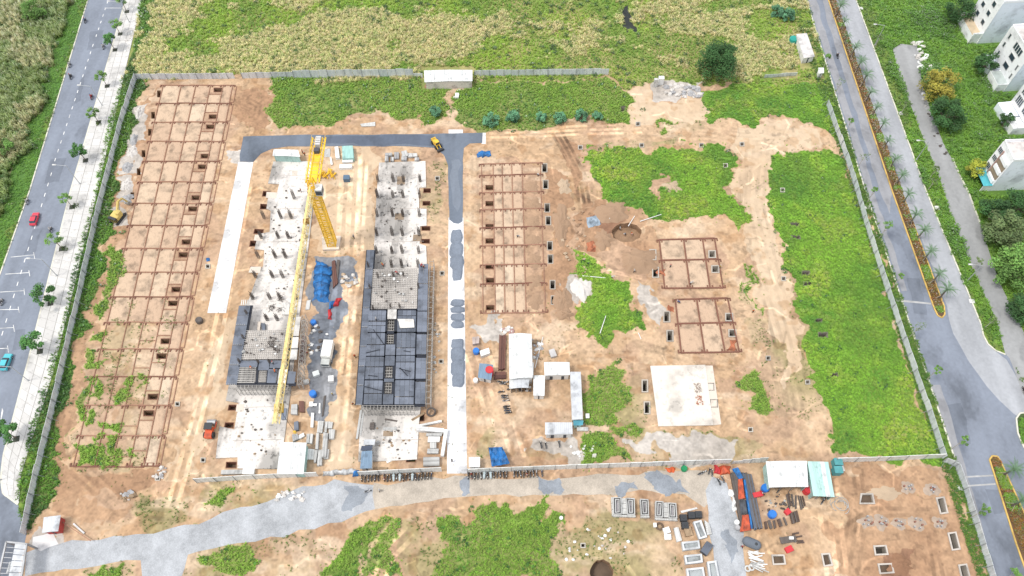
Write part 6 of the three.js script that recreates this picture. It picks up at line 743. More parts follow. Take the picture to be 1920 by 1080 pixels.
cover('blue tarp over the upper end of the tarp-covered bar stack', '1373,879 1385,876 1395,896 1385,899', TARP); cover('upper orange tarp over the long bar stack', '1383,899 1393,897 1398,934 1384,937', ORNG); cover('lower orange tarp over the end of the long bar stack', '1391,966 1405,965 1409,994 1388,997', ORNG); cover('dark grey tarp between two orange tarps on the bar stack', '1385,938 1399,937 1403,963 1388,965', M('tarp_grey', .12, .13, .15, { tex: 'fold' })); cover('narrow blue tarp edge along the bar stack', '1394,900 1398,899 1412,990 1408,992', TARP);
[['1474,927 1480,926 1485,948 1479,950', 3], ['1483,927 1486,926 1490,950 1487,951', 1], ['1491,929 1494,928 1494,953 1491,954', 1], ['1496,929 1498,929 1505,955 1502,956', 1], ['1500,930 1502,930 1508,952 1506,953', 1], ['1504,930 1506,930 1511,948 1509,949', 1], ['1480,962 1487,960 1492,980 1485,982', 3], ['1488,959 1495,957 1500,978 1493,979', 3], ['1433,978 1437,977 1440,991 1435,992', 2], ['1439,976 1444,975 1449,990 1444,992', 3], ['1449,976 1453,975 1456,989 1452,991', 2], ['1457,974 1463,972 1468,986 1462,988', 3], ['1468,970 1471,969 1477,984 1474,985', 1]].forEach(([s, n], i) => stack(`${ord(i)} short bundle of cut bars in the bending yard, from the workshop outwards`, s, .4, n, [TIMD, M('bar_brown', .12, .08, .065)], { name: 'bar_bundle', category: 'bars', part: 'bar' }));
[['1486,1003 1499,1000 1498,997 1485,1000'], ['1480,1008 1505,1003 1505,1006 1480,1011'], ['1484,1013 1507,1012 1507,1015 1484,1016'], ['1494,1017 1508,1015 1509,1018 1494,1019']].forEach(([s], i) => stack(`${ord(i)} L-shaped bar laid out beside the saw bench, from the top`, s, .3, 1, M('bar_brown'), { name: 'bent_bar', category: 'bars', part: 'bar' }));
{ const o = thing('saw_bench', 'dark saw bench with a white motor in grey dust, right of the long grey tank', 'bench', P(1476, 1013)); new B().box(0, .6, 0, 3.6, .25, 1.4, .15).build('bench_top', TIMD, o); for (const [x, z] of [[-1.6, -.5], [1.6, -.5], [-1.6, .5], [1.6, .5]]) new B().box(x, 0, z, .15, .62, .15).build('leg', STEEL, o); new B().box(.6, .85, -.2, .9, .6, .6).build('motor', PW, o); }
{ const o = thing('bent_bars', 'heap of pale curved bars at the edge of the reddish lot', 'bars', P(1573, 950)); for (let k = 0; k < 8; k++) { const m = put('hoop', new THREE.TorusGeometry(rr(1, 1.7), .07, 5, 14, rr(2, 4)), PG[0], o); m.rotation.set(-1.57 + rr(-.3, .3), 0, rr(0, 6)); m.position.set(rr(-.8, .8), .15 + k * .04, rr(-.8, .8)); } }
// rusty bar racks beside the big shed
stack('tall rack of red-brown steel bars left of the large site shed', '936,628 949,628 947,692 934,692', .9, 9, [RUST, M('rust2', .13, .06, .05)], { name: 'bar_stack', category: 'bar stack', part: 'bar', layers: 2 }); stack('short red-brown bar pile below the tall rack', '928,697 948,696 949,709 926,710', .7, 6, [RUST, MATS.rust2], { name: 'bar_stack', category: 'bar stack', part: 'bar', along: 1 });
stack('dark red-brown bars right of the long blue tarp', '622,490 628,488 634,530 624,540', .5, 5, [RUST, MATS.rust2], { name: 'bar_stack', category: 'bar stack', part: 'bar' }); stack('dark beams in a line right of the red-brown bars', '632,487 637,487 633,524 629,524', .5, 3, [MATS.rust2, TIMD], { name: 'bar_stack', category: 'bar stack', part: 'bar' });
stack('brown steel trough along the gravel-yard edge of the deck', '566,630 572,629 569,678 561,678', .5, 2, RUST, { name: 'steel_box', category: 'box', part: 'box_side' });
stack('white plank cover left of the long blue tarp', '575,564 583,562 580,580 572,581', .3, 1, PG[1], { name: 'flat_plate', category: 'plate', part: 'plate' }); stack('white sheet lying at the edge of the upper grass strip', '676,232 704,228 704,236 678,237', .25, 2, PG[1], { along: 1, name: 'flat_plate', category: 'plate', part: 'plate' });
stack('pink-topped box left of the rusty bars', '885,632 899,630 898,643 886,645', 1.2, 2, M('box_pink', .60, .50, .46), { name: 'crate', category: 'crate', part: 'slat' }); stack('white awning frame above the blue corrugated shed', '899,658 916,652 919,662 902,668', 1.3, 3, PW, { along: 1, name: 'awning', category: 'awning', part: 'sheet' });
// drums, tanks, boxes
const drum = (u, v, r, h, m, label, name = 'drum', cat = 'drum') => { const o = thing(name, label, cat, P(u, v)); new B().cyl(V(0, .01, 0), V(0, h, 0), r, r, 16).build('barrel', m, o); new B().cyl(V(0, h, 0), V(0, h + .08, 0), r * .86, r * .82, 16).build('lid', m, o); put('hoop', new THREE.TorusGeometry(r + .01, .04, 6, 18), m, o).rotation.x = Math.PI / 2; o.children[2].position.y = h * .6; return o; };
const BLUE = M('drum_blue', .02, .17, .55, { tex: 'blotch', rough: .4 }), BLK = M('tank_black', .03, .033, .038, { tex: 'blotch', rough: .35 }), RED = M('red_paint', .55, .03, .04, { tex: 'blotch', rough: .5 });
drum(588, 741, .85, 1.4, BLUE, 'round blue tank in the gravel yard'); drum(589, 607, .7, 1.2, BLUE, 'blue drum left of the red tarp strip'); drum(893, 661, .8, 1.3, BLUE, 'blue drum above the blue corrugated shed'); drum(1433, 917, .9, 1.3, BLUE, 'blue drum left under the workshop edge'); drum(1446, 966, .9, 1.3, BLUE, 'blue drum in the middle of the bending yard'); drum(1511, 922, .9, 1.9, RED, 'red tank below the workshop roof'); drum(1282, 880, .7, .9, M('drum_green', .02, .30, .12), 'green bin beside the orange net at the white fence'); drum(918, 701, 1.0, 2.6, RED, 'red parasol drum on the right of the blue corrugated shed'); drum(375, 603, .9, 1.1, TIMD, 'dark square drum at the foot of the casting lane');
drum(892, 715, .6, 1, PW, 'white tank left of the blue corrugated shed'); drum(1382, 990, .6, .6, STONEG, 'grey ring at the foot of the tarp-covered bar stack'); drum(1381, 980, .55, .6, PW, 'white ring above the grey ring at the bar stack foot'); drum(1486, 79, 1.3, 1.6, M('tank_teal', .03, .38, .32), 'teal tank beside the long weathered container'); drum(1052, 1002 - 30, .4, .7, PW, 'tiny white drum on sand below the stone road');
[[1280, 969, 'left upper black tank beside the casting forms'], [1283, 983, 'left lower black tank beside the casting forms'], [1295, 964, 'third black tank, left of the outermost one'], [1308, 963, 'rightmost black tank beside the stone road']].forEach(([u, v, label]) => { const o = thing('water_tank', label, 'tank', P(u, v + 4)); const g = new B(); g.box(0, 0, 0, 1.45, 1.3, 1.45); g.build('tank_body', BLK, o); for (let k = 0; k < 4; k++) new B().box(0, .15 + k * .32, 0, 1.52, .08, 1.52).build('rib', BLK, o); new B().cyl(V(0, 1.3, 0), V(0, 1.42, 0), .25, .25, 12).build('cap', BLK, o); });
{ const o = thing('long_tank', 'long dark grey tank lying near the pipe bundle', 'tank'), a = P(1401, 1015, .9), b = P(1418, 1022, .9), g = new B(); g.cyl(a, b, 1.1, 1.1, 16).ball(a.x, a.y, a.z, 1.1).ball(b.x, b.y, b.z, 1.1); g.build('tank_body', M('tank_grey', .13, .15, .18, { tex: 'blotch' }), o); new B().ball(P(1418, 1020, 1.9).x, 1.9, P(1418, 1020, 1.9).z, .35, .25, .35).build('cap', BLK, o); }
{ const o = thing('pipe_bundle', 'fanned bundle of pale pipes near the lower edge of the stone road', 'pipes'); for (let k = 0; k < 24; k++) { const v = rr(1030, 1062), u = 1402 + (v - 1030) * .22 + rr(-2, 2), p = P(u, v, .15 + (k % 3) * .22), e = P(u + rr(16, 34), v + rr(-4, 14), .15 + (k % 3) * .22); new B().cyl(p, e, .13, .13, 7).build('pipe', k % 4 ? PW : PG[0], o); } }
[[1402, 1066], [1409, 1064]].forEach(([u, v], i) => { const m = put('concrete_ring', new THREE.TorusGeometry(.55, .2, 8, 16), PG[1]); m.rotation.x = Math.PI / 2; m.position.copy(P(u, v, .2)); tag(m, `${i ? 'right' : 'left'} concrete ring in front of the pipe bundle`, 'ring'); });
const box = (u, v, w, h, d, m, label, ry = 0, name = 'crate', cat = 'crate') => { const o = thing(name, label, cat, P(u, v), ry); new B().box(0, .01, 0, w, h, d).build('box_body', m, o); new B().box(0, h + .012, 0, w + .1, .08, d + .1).build('lid', m, o); return o; };
[[1249, 996, 1.4, .8, 1.2, PW, 'upper of two white boxes among the casting forms', .3], [1251, 1008, 1.4, .8, 1.1, PW, 'lower of two white boxes among the casting forms'], [1289, 998, 1.5, .9, 1.9, TIMB, 'tan timber box below the black tanks', .2], [1227, 986, .6, .9, .8, PW, 'small white drum-like box left of the cable coil'], [594, 703, 1.5, 1, 1.2, M('sack_white', .70, .74, .74), 'big white sack in the gravel yard', .4], [575, 718, 1.2, .8, 1, PG[0], 'grey sack at the left edge of the gravel yard', .2], [622, 713, 1.2, 1.1, 1.4, PW, 'white box with red side at the right of the gravel yard', .1], [584, 759, .8, .5, 1.1, PW, 'small white box below the blue tank'], [591, 760, .9, .4, .5, PW, 'small white slab below the blue tank'], [651, 338, 1.7, 1.4, 1.5, M('machine_blue', .12, .19, .28), 'small blue-grey machine right of the yellow crane pieces'], [1566, 871, 1.8, 2.2, 1.6, M('cabin_teal', .10, .36, .38), 'upper teal portable cabin right of the workshop'], [1566, 886, 1.8, 2.2, 1.6, M('cabin_teal'), 'lower teal portable cabin right of the workshop'], [1575, 877, .9, 1, 2.2, PG[1], 'pale bench box right of the teal cabins'], [1036, 665, 1.4, 1, 2, M('sack_grey', .6, .58, .58), 'pale heap of sacks above the top cabin', .3], [440, 887, 5.6, .9, .9, PG[0], 'grey formwork bundle along the left white fence', .02], [468, 886, 2.6, 1, 1.2, PW, 'white cube box along the left white fence'], [1101, 782, .8, .8, 1, PW, 'white boxes right of the teal store'], [1092, 806, 2.6, .6, .8, PG[1], 'white sacks below the teal store'], [1238, 157, 1.6, 2.6, 1.2, PW, 'white broken wall piece standing on the grey rubble'], [1228, 162, 1.2, 3, .8, PG[1], 'grey broken post left of the white wall piece'], [857, 182, 1, .8, 1.8, PW, 'white block beside the footpath below the guardhouse'], [1419, 929, 2.2, .9, 1, RED, 'red bending machine left in the bending yard', .2], [1475, 961, 1.2, .9, 1.1, RED, 'red motor unit in the middle of the bending yard', .6], [1478, 1031, 1.6, .7, 1.2, RED, 'red hose heap with white rings below the saw bench', .4]].forEach(([u, v, w, h, d, m, l, ry]) => box(u, v, w, h, d, m, l, ry));
{ const o = put('cable_coil', new THREE.TorusGeometry(.7, .22, 8, 18), M('coil_brown', .15, .10, .07)); o.rotation.x = Math.PI / 2; o.position.copy(P(1237, 987, .2)); tag(o, 'dark cable coil lying near the white boxes', 'coil'); }
stack('long pale board stack between white boxes and tan box', '1263,990 1272,988 1279,1013 1269,1016', .7, 3, [PW, PG[1]]); stack('pale slatted form beside the upper concrete trough', '1321,975 1330,982 1335,1001 1326,1003', .9, 7, PG[1], { along: 1, part: 'slat' }); stack('white thin bars above the black tanks', '1276,958 1306,951 1308,954 1278,962', .3, 6, PW, { along: 1, part: 'bar', name: 'bar_bundle', category: 'bars' });
{ const q = '1325,1014 1338,1023 1326,1042 1313,1032'; stack('dark rectangular tank tilted beside the concrete troughs', q, 1.4, 1, PLY[0], { name: 'dark_box', category: 'box', part: 'box_body' }); }
const trough = (label, s, h, wall, m, fl, name, cat, dbl) => { const o = thing(name, label, cat), q = pts(s, h), c = q.reduce((a, p) => a.add(p), V(0, 0, 0)).multiplyScalar(.25), inset = (d) => q.map((p) => { const k = V(Math.sign(c.x - p.x) * d, 0, Math.sign(c.z - p.z) * d); return p.clone().add(k); }); const ring = (a, b, y0, y1, n, mm) => { for (let i = 0; i < 4; i++) { const j = (i + 1) % 4; new B().prism([a[i], a[j], b[j], b[i]], y0, y1).build(n, mm, o); } }; ring(q, inset(wall), 0, h, 'wall', m); if (dbl) { ring(inset(wall + .02), inset(wall + .22), 0, h - .5, 'joint', DARK); ring(inset(wall + .23), inset(wall * 2 + .2), 0, h, 'inner_wall', m); } new B().prism(inset(dbl ? wall * 2 + .2 : wall - .02), .02, dbl ? .7 : .35).build('floor', fl, o); return o; };
[['1149,932 1165,932 1166,964 1150,965', 'leftmost'], ['1174,933 1190,934 1191,965 1176,965', 'second'], ['1200,935 1216,936 1217,966 1202,966', 'middle'], ['1229,939 1244,940 1243,970 1229,970', 'fourth'], ['1252,942 1268,943 1270,972 1254,972', 'rightmost']].forEach(([s, w]) => { trough(`${w} of the five double-walled casting forms below the stone road`, s, 1.5, .22, PG[0], M('form_floor', .42, .40, .42, { tex: 'blotch' }), 'casting_form', 'casting form', 1); });
[['1165,934 1174,934 1176,964 1166,964', 'left walkway between casting forms'], ['1244,942 1253,942 1254,970 1244,970', 'right walkway between casting forms'], ['1146,932 1149,932 1151,967 1148,967', 'pale ledge at the left of the casting forms'], ['1202,966 1217,966 1218,970 1201,970', 'pale ledge below the middle casting form'], ['1150,965 1191,966 1192,969 1150,968', 'pale ledge below the two left casting forms'], ['1229,971 1270,973 1270,976 1229,974', 'pale ledge below the two right casting forms']].forEach(([s, l]) => stack(l, s, 1.0, 3, PG[1], { along: 1, part: 'plank', name: 'walkway', category: 'walkway' }));
[['1300,978 1315,975 1326,1007 1311,1011', 'upper tall concrete trough beside the slatted form'], ['1278,1016 1311,1013 1313,1028 1281,1032', 'first wide concrete trough, nearest the pale boards'], ['1283,1041 1316,1038 1318,1054 1286,1058', 'second wide concrete trough of the stacked column'], ['1287,1066 1319,1063 1323,1086 1290,1089', 'lowest wide concrete trough, cut by the bottom edge'], ['1326,1053 1343,1051 1350,1087 1331,1090', 'tall concrete trough at the bottom edge beside the stone road']].forEach(([s, l]) => trough(l, s, 1.2, .4, M('trough_grey', .58, .60, .62, { tex: 'dust' }), M('trough_floor', .40, .43, .44, { tex: 'blotch' }), 'concrete_trough', 'trough'));
// scattered rubble
function rubble(label, u, v, w, h, n, ms, s = .5, y = 0) { const o = thing('rubble_heap', label, 'rubble', P(u, v, y)); const sx = P(u + w / 2, v).x - P(u, v).x, sz = P(u, v + h / 2).z - P(u, v).z; for (let k = 0; k < n; k++) { const g = new THREE.DodecahedronGeometry(1, 0), p = g.attributes.position; for (let i = 0; i < p.count; i++) { const f = .75 + .5 * hash(Math.round(p.getX(i) * 50), Math.round(p.getY(i) * 50 + p.getZ(i) * 90), k); p.setXYZ(i, p.getX(i) * f, p.getY(i) * f * .6, p.getZ(i) * f); } g.computeVertexNormals(); const m = put('chunk', g, pick(ms), o); m.position.set(rr(-sx, sx), .12, rr(-sz, sz)); m.scale.setScalar(s * rr(.4, 1.3)); m.rotation.set(rr(0, 6), rr(0, 6), 0); } return o; }
rubble('pile of pale and grey stones below the long foundation', 238, 932, 26, 14, 14, [STONEP, STONEG, TIMB], .8); rubble('grey rubble along the back boundary near the big dark tree', 1280, 172, 80, 22, 44, [STONEP, STONEG], .9); rubble('white rubble along the bend of the side lane', 1728, 108, 24, 60, 40, [PW, STONEP], .8); rubble('white crumbs around the side lane bank', 1738, 185, 18, 30, 16, [PW, STONEP], .5); rubble('pale crumbs beside the manhole below the long foundation', 300, 888, 22, 22, 12, [STONEP, STONEG], .5); rubble('white heap below the canvas gate', 545, 930, 50, 16, 26, [PW, STONEP], .5); rubble('white scraps beside the large site shed', 950, 620, 24, 10, 22, [PW, STONEP, M('scrap_red', .5, .3, .28)], .5); rubble('grey scraps right of the large site shed', 1008, 655, 18, 40, 26, [STONEG, PW, TIMB], .5); rubble('pale waste among the weeds at the fence corner of the cabins', 1095, 848, 60, 26, 18, [PW, STONEP], .45); rubble('pale stones strewn in the sandy corner near the bottom pit', 1120, 1020, 120, 60, 26, [STONEP, PW], .35); rubble('pale stones around the footpath below the guardhouse', 857, 172, 10, 24, 8, [PW, STONEP], .5); rubble('loose brown clods along the excavated outer pits', 1075, 450, 50, 140, 40, [SPOIL, SPOILL], .5); rubble('white plaster crumbs along the avenue verge', 250, 60, 12, 80, 26, [PW, STONEP], .45); rubble('clutter of pale pieces on the gravel yard', 598, 640, 34, 60, 22, [PW, PG[0], TIMD], .5); rubble('pale lumps at the upper right of the gravel yard', 654, 525, 34, 22, 16, [SPOILL, STONEP], .8); rubble('workshop scrap on the dusty bending yard floor', 1452, 940, 60, 40, 30, [TIMD, PG[0], REB], .35); rubble('scrap around the lower site shed porch', 972, 728, 44, 10, 22, [PW, TIMD, REB], .4); rubble('small waste at the scaffold foot beside the concrete lane', 818, 640, 12, 120, 22, [PG[1], TIMB], .35); rubble('small dark scraps strewn over the upper slab of the deck building', 750, 400, 80, 150, 46, [TIMD, REB, PG[0]], .3, .3); rubble('small dark scraps strewn over the upper slab of the crane building', 535, 450, 70, 200, 46, [TIMD, REB, PG[0]], .3, .3); rubble('small scraps strewn over the lower slab near the jib tip', 480, 800, 80, 110, 30, [TIMD, TIMB, PG[0]], .3, .3); rubble('small scraps strewn over the lower slab near the flooded pit', 735, 830, 80, 60, 34, [TIMD, TIMB, PG[0]], .3, .3);
rubble('bar offcuts strewn over the pale mat on the tall deck', 740, 540, 70, 60, 40, [TIMD, REB, PG[0], PW], .32, 3.8); rubble('bar offcuts strewn over the pale mat under the jib', 495, 645, 70, 40, 34, [TIMD, REB, PG[0], PW], .32, 3.8);
rubble('dark stones at the top of the sandy side lane', 1755, 250, 14, 80, 14, [STONEG, TIMD], .4);
// thin poles and lamp posts
[[1003, 690, 1018, 632, 'tall thin pole lying right of the large site shed'], [1125, 625, 1136, 592, 'white pole lying in the centre grass patch'], [1092, 517, 1135, 521, 'pale pipe lying across the centre grass patch'], [1197, 624, 1202, 636, 'short pale pole below the centre grass patch'], [1178, 424, 1190, 405, 'left prop pole over the round excavation'], [1200, 415, 1240, 402, 'long pole right of the round excavation']].forEach(([a, b, c, d, l]) => tag(new B().cyl(P(a, b, .25), P(c, d, .3), .12, .09, 6).build('pole', PW), l, 'pole'));
const LAMP = M('lamp_grey', .58, .60, .62, { metal: .3, rough: .5 });
const lamp = (u, v, dir, label) => { const o = thing('street_lamp', label, 'street lamp', P(u, v)); new B().cyl(V(0, 0, 0), V(0, 8.2, 0), .12, .07, 8).build('pole', LAMP, o); new B().cyl(V(0, 8.1, 0), V(dir * 3, 8.6, 0), .07, .05, 6).build('arm', LAMP, o); new B().box(dir * 3.2, 8.5, 0, 1, .16, .4).build('lamp_head', PW, o); new B().cyl(V(0, 0, 0), V(0, .5, 0), .22, .2, 8).build('base', LAMP, o); };
[[243, 42, 'first street lamp of the avenue from the far end'], [192, 198, 'street lamp of the avenue beside the back fence corner'], [150, 345, 'street lamp between the lone tree and the red car'], [107, 517, 'street lamp beside the upper parking bays'], [54, 714, 'street lamp just below the teal car'], [2, 900, 'street lamp at the pavement corner near the gate']].forEach(([u, v, l]) => lamp(u, v, -1, l));
[[1640, 85, 'upper street lamp on the verge right of the boulevard'], [1718, 300, 'middle street lamp on the verge right of the boulevard'], [1812, 528, 'lower street lamp on the verge right of the boulevard']].forEach(([u, v, l]) => lamp(u, v, -1, l));
for (const [i, [u, v]] of [[1609, 16], [1683, 213], [1752, 390], [1816, 565], [1632, 390], [1690, 563], [1807, 915]].entries()) { const o = tag(new B().box(P(u, v).x + (i < 4 ? .8 : -.8), .004, P(u, v).z, 1.4, .2, 1.2).build('drain_block', CONC), `${ord(i)} pale drain block on the kerbs of the boulevard, right kerb first`, 'drain block'); }
// ---------------------------------------------------------------- vehicles
const RUB = M('tyre', .025, .025, .027, { tex: null, rough: .8 }), BLACKP = M('bike_black', .03, .032, .036, { tex: null, rough: .35 }), CHROME = M('chrome', .55, .56, .58, { tex: null, metal: .8, rough: .3 });
const wheelG = new THREE.TorusGeometry(.24, .07, 7, 16), hubG = new THREE.CylinderGeometry(.16, .16, .05, 12).rotateX(Math.PI / 2);
function bike(m, seatM) { // along +x, base at the ground
  const o = thing('motorbike', 'x', 'motorbike'); for (const x of [-.62, .62]) { const w = put('wheel', wheelG, RUB, o); w.position.set(x, .31, 0); put('rim', hubG, CHROME, w); }
  new B().ball(-.1, .52, 0, .36, .2, .14, 10, 6).ball(.42, .62, 0, .16, .3, .17, 8, 6).box(.1, .34, 0, .5, .14, .26).ball(-.62, .6, 0, .3, .09, .1, 8, 5).build('body', m, o);
  new B().ball(-.3, .78, 0, .48, .09, .16, 10, 6).build('seat', seatM || BLACKP, o);
  new B().cyl(V(.62, .31, .07), V(.42, .95, .07), .03, .03, 5).cyl(V(.62, .31, -.07), V(.42, .95, -.07), .03, .03, 5).build('fork', CHROME, o);
  new B().cyl(V(.38, 1.02, -.36), V(.38, 1.02, .36), .03, .03, 6).build('handlebar', BLACKP, o); for (const s of [-1, 1]) new B().cyl(V(.4, 1.02, s * .26), V(.42, 1.22, s * .33), .012, .012, 4).ball(.42, 1.24, s * .34, .03, .05, .07, 6, 4).build('mirror', BLACKP, o);
  new B().ball(.52, .92, 0, .09, .1, .12, 8, 6).build('headlight', PW, o); new B().cyl(V(-.2, .3, .16), V(-.8, .38, .16), .05, .06, 7).build('exhaust', CHROME, o); return o;
}
const bikeM = [BLACKP, M('bike_blue', .04, .08, .18, { tex: null, rough: .35 }), M('bike_white', .62, .62, .63, { tex: null, rough: .35 }), M('bike_red', .38, .03, .03, { tex: null, rough: .35 }), M('bike_grey', .16, .17, .19, { tex: null, rough: .35 })], bikeP = [], coverG = new B().ball(0, .55, 0, 1.0, .6, .34, 14, 8).ball(.4, .85, 0, .25, .4, .42, 8, 6).geo();
function addBike(u, v, turn, label, k = 0, group, y = 0) { const p = P(u, v, y); let o; if (!bikeP[k]) { o = bikeP[k] = bike(bikeM[k]); } else o = copy(bikeP[k], 'motorbike', label, p); o.position.copy(p); o.rotation.y = turn; o.userData = { label, category: 'motorbike' }; if (group) o.userData.group = group; return o; }
const COVER = M('bike_cover', .40, .66, .68, { tex: 'fold', rough: .6 }), COVERP = M('bike_cover_pale', .62, .72, .75, { tex: 'fold', rough: .6 });
function coverBike(u, v, turn, label, m) { const o = put('covered_motorbike', coverG, m); o.position.copy(P(u, v)); o.rotation.y = turn; tag(o, label, 'motorbike', 'motorbikes parked along the white fence'); }
{ let i = 0; const cols = [0, 0, 4, 0, 1, 0, 3, 0, 4, 2, 0, 0, 4, 1];
  const row = (u0, u1, n, v0, v1, where, covers = []) => { for (let k = 0; k < n; k++) { const t = n > 1 ? k / (n - 1) : 0, u = lerp(u0, u1, t), v = lerp(v0, v1, t), turn = Math.PI / 2 + rr(-.12, .12) + (k % 2 ? 0 : Math.PI); if (covers.includes(k)) coverBike(u, v, turn, `${k % 2 ? 'pale' : 'mint'} covered motorbike, ${ord(k)} from the left ${where}`, k % 2 ? COVERP : COVER); else addBike(u, v + rr(-1, 1), turn, `${ord(k)} motorbike from the left ${where}`, cols[i++ % cols.length], 'motorbikes parked along the white fence'); } };
  row(679, 710, 6, 898, 897, 'in the short row by the canvas gate'); row(721, 809, 16, 897, 894, 'in the row left of the concrete lane', [3, 5, 9]); row(878, 950, 13, 893, 891, 'in the row right of the concrete lane', [5, 7]); row(964, 1006, 8, 890, 888, 'in the last row along the long white fence');
  addBike(1016, 888, 1.6, 'motorbike beside the green box at the end of the fence row', 1);
  [[938, 717, 0], [943, 721, 4], [948, 718, 2], [940, 736, 0], [946, 743, 0], [947, 747, 4], [949, 752, 2], [950, 763, 0], [951, 767, 0], [952, 771, 1], [953, 775, 0]].forEach(([u, v, k], j) => addBike(u, v, rr(-.3, .2), `${ord(j)} motorbike in the line below the red-brown bars, from the top`, k, 'motorbikes below the large site shed'));
  [[1014, 835, 'left'], [1023, 836, 'middle'], [1048, 833, 'right']].forEach(([u, v, w]) => addBike(u, v, 1.7, `${w} of three motorbikes below the lowest cabin`, 0));
  [[1314, 888, .4, 0, 'motorbike at the left end of the bikes near the orange tarp'], [1319, 886, .5, 2, 'pale motorbike beside the leftmost one near the orange tarp'], [1329, 884, 1.2, 0, 'black motorbike left of the red clutter by the fence bend'], [1334, 887, 1.5, 4, 'grey motorbike right in front of the red clutter'], [1347, 904, 1.9, 0, 'left of two motorbikes below the orange tarp'], [1354, 899, 1.9, 4, 'right of two motorbikes below the orange tarp'], [1544, 938, .7, 0, 'motorbike parked below the workshop wing'], [1541, 941, .9, 4, 'second motorbike below the workshop wing'], [1459, 920, .8, 0, 'dark motorbike under the workshop edge'], [690, 923 - 1, .3, 2, 'white motorbike standing alone on the stone road']].forEach(([u, v, a, k, l]) => addBike(u, v, a, l, k));
}
function car(label, s, paint, at, turn) { // along +x, 4.2 m
  const o = thing('parked_car', label, 'car', at, turn), ex = (p, w, bev) => { const g = new THREE.ExtrudeGeometry(new THREE.Shape(p.map(([x, y]) => new THREE.Vector2(x, y))), { depth: w - 2 * bev, bevelEnabled: true, bevelSize: bev, bevelThickness: bev, bevelSegments: 3, curveSegments: 6 }); g.translate(0, 0, -(w - 2 * bev) / 2); return g; };
  put('body', ex([[-2.0, .35], [1.95, .35], [2.05, .6], [1.95, .78], [1.0, .95], [-1.9, .98], [-2.08, .7]], 1.74, .1), paint, o); const cab = put('cabin', ex([[-1.85, .95], [.95, .95], [.25, 1.42], [-1.35, 1.46]], 1.5, .1), GLASS, o); put('roof', ex([[-1.4, 1.44], [.22, 1.4], [.1, 1.54], [-1.25, 1.56]], 1.36, .06), paint, o);
  for (const x of [-1.3, 1.3]) for (const z of [-.78, .78]) { const w = put('wheel', new THREE.CylinderGeometry(.33, .33, .22, 16).rotateX(Math.PI / 2), RUB, o); w.position.set(x, .33, z); put('rim', new THREE.CylinderGeometry(.2, .2, .235, 10).rotateX(Math.PI / 2), CHROME, w); }
  for (const z of [-.6, .6]) { new B().ball(2.02, .68, z, .06, .08, .17, 8, 5).build('headlight', PW, o); new B().box(-2.12, .7, z, .06, .16, .3).build('tail_light', RED, o); } for (const z of [-.98, .98]) new B().box(.75, .95, z, .14, .14, .2).build('mirror', paint, o); new B().box(2.08, .42, 0, .06, .14, .5).build('number_plate', PW, o); new B().bar(V(.62, 1.22, 0), V(.92, .99, 0), .06, .02).build('wiper', BLACKP, o); return o;
}
{ const d = heading(P(60, 440), P(75, 390)); car('red hatchback driving on the avenue', 1, M('paint_red', .62, .02, .05, { tex: null, rough: .25, clearcoat: 1 }), P(67, 413, .03).setY(.03), d); const c = car('teal car at the parking bays of the avenue', 1, M('paint_teal', .06, .45, .52, { tex: null, rough: .25, clearcoat: 1 }), P(14, 681, .03).setY(.03), heading(P(5, 700), P(24, 650))); c.scale.setScalar(1.08); }
{ // white-topped truck in the gravel yard
  const a = P(613, 684), b = P(620, 648), o = thing('truck', 'white box truck standing in the dark gravel yard', 'truck', mid(a, b), heading(a, b)); new B().box(.5, .95, 0, 4.6, 2.1, 2.4).build('box_body', M('truck_white', .78, .78, .74, { tex: 'dust' }), o); new B().box(-2.75, .6, 0, 1.6, 1.5, 2.1).build('cab', M('cab_pale', .60, .62, .60), o); new B().box(-3.56, 1.25, 0, .05, .7, 1.8).build('windscreen', GLASS, o); new B().box(0, .6, 0, 5.6, .3, 1.2).build('chassis', BLACKP, o); for (const x of [-2.6, .9, 2.1]) for (const z of [-1, 1]) { const w = put('wheel', new THREE.CylinderGeometry(.48, .48, .3, 16).rotateX(Math.PI / 2), RUB, o); w.position.set(x, .48, z); put('rim', hubG, CHROME, w); } for (const z of [-.8, .8]) new B().box(-3.57, .75, z, .06, .2, .3).build('headlight', PW, o); for (let k = 0; k < 6; k++) new B().box(-1.5 + k * .8, 3.052, 0, .06, .04, 2.3).build('roof_rib', PG[1], o);
}
{ const YE = M('digger_yellow', .62, .48, .16, { tex: 'blotch' }), o = thing('excavator', 'dusty yellow excavator digging beside the avenue fence', 'excavator', P(222, 410), 1.2); for (const z of [-1.1, 1.1]) new B().box(0, 0, z, 3.8, .8, .6).ball(-1.9, .4, z, .4, .4, .3).ball(1.9, .4, z, .4, .4, .3).build('track', BLACKP, o); new B().box(-.4, .9, 0, 3, 1.1, 2.4).build('engine_house', YE, o); const c = new B().box(.6, 1.2, .75, 1.4, 1.6, .95).build('cab', YE, o); new B().box(1.32, 1.6, .75, .05, 1, .8).build('windscreen', GLASS, c); new B().box(-1.5, 1, 0, .8, 1.2, 2.4).build('counterweight', BLACKP, o); new B().bar(V(.8, 1.6, -.2), V(3.0, 4.2, -.2), .5, .55).bar(V(3, 4.2, -.2), V(4.6, 3.6, -.2), .4, .45).build('boom', YE, o); new B().bar(V(4.6, 3.6, -.2), V(5.3, 1.2, -.2), .32, .38).build('arm', YE, o); new B().box(5.2, .5, -.2, .9, .8, 1.1).build('bucket', M('bucket_grey', .35, .34, .32), o); new B().cyl(V(1.6, 1.6, .1), V(3, 3.6, .1), .1, .1, 6).build('ram', CHROME, o); }
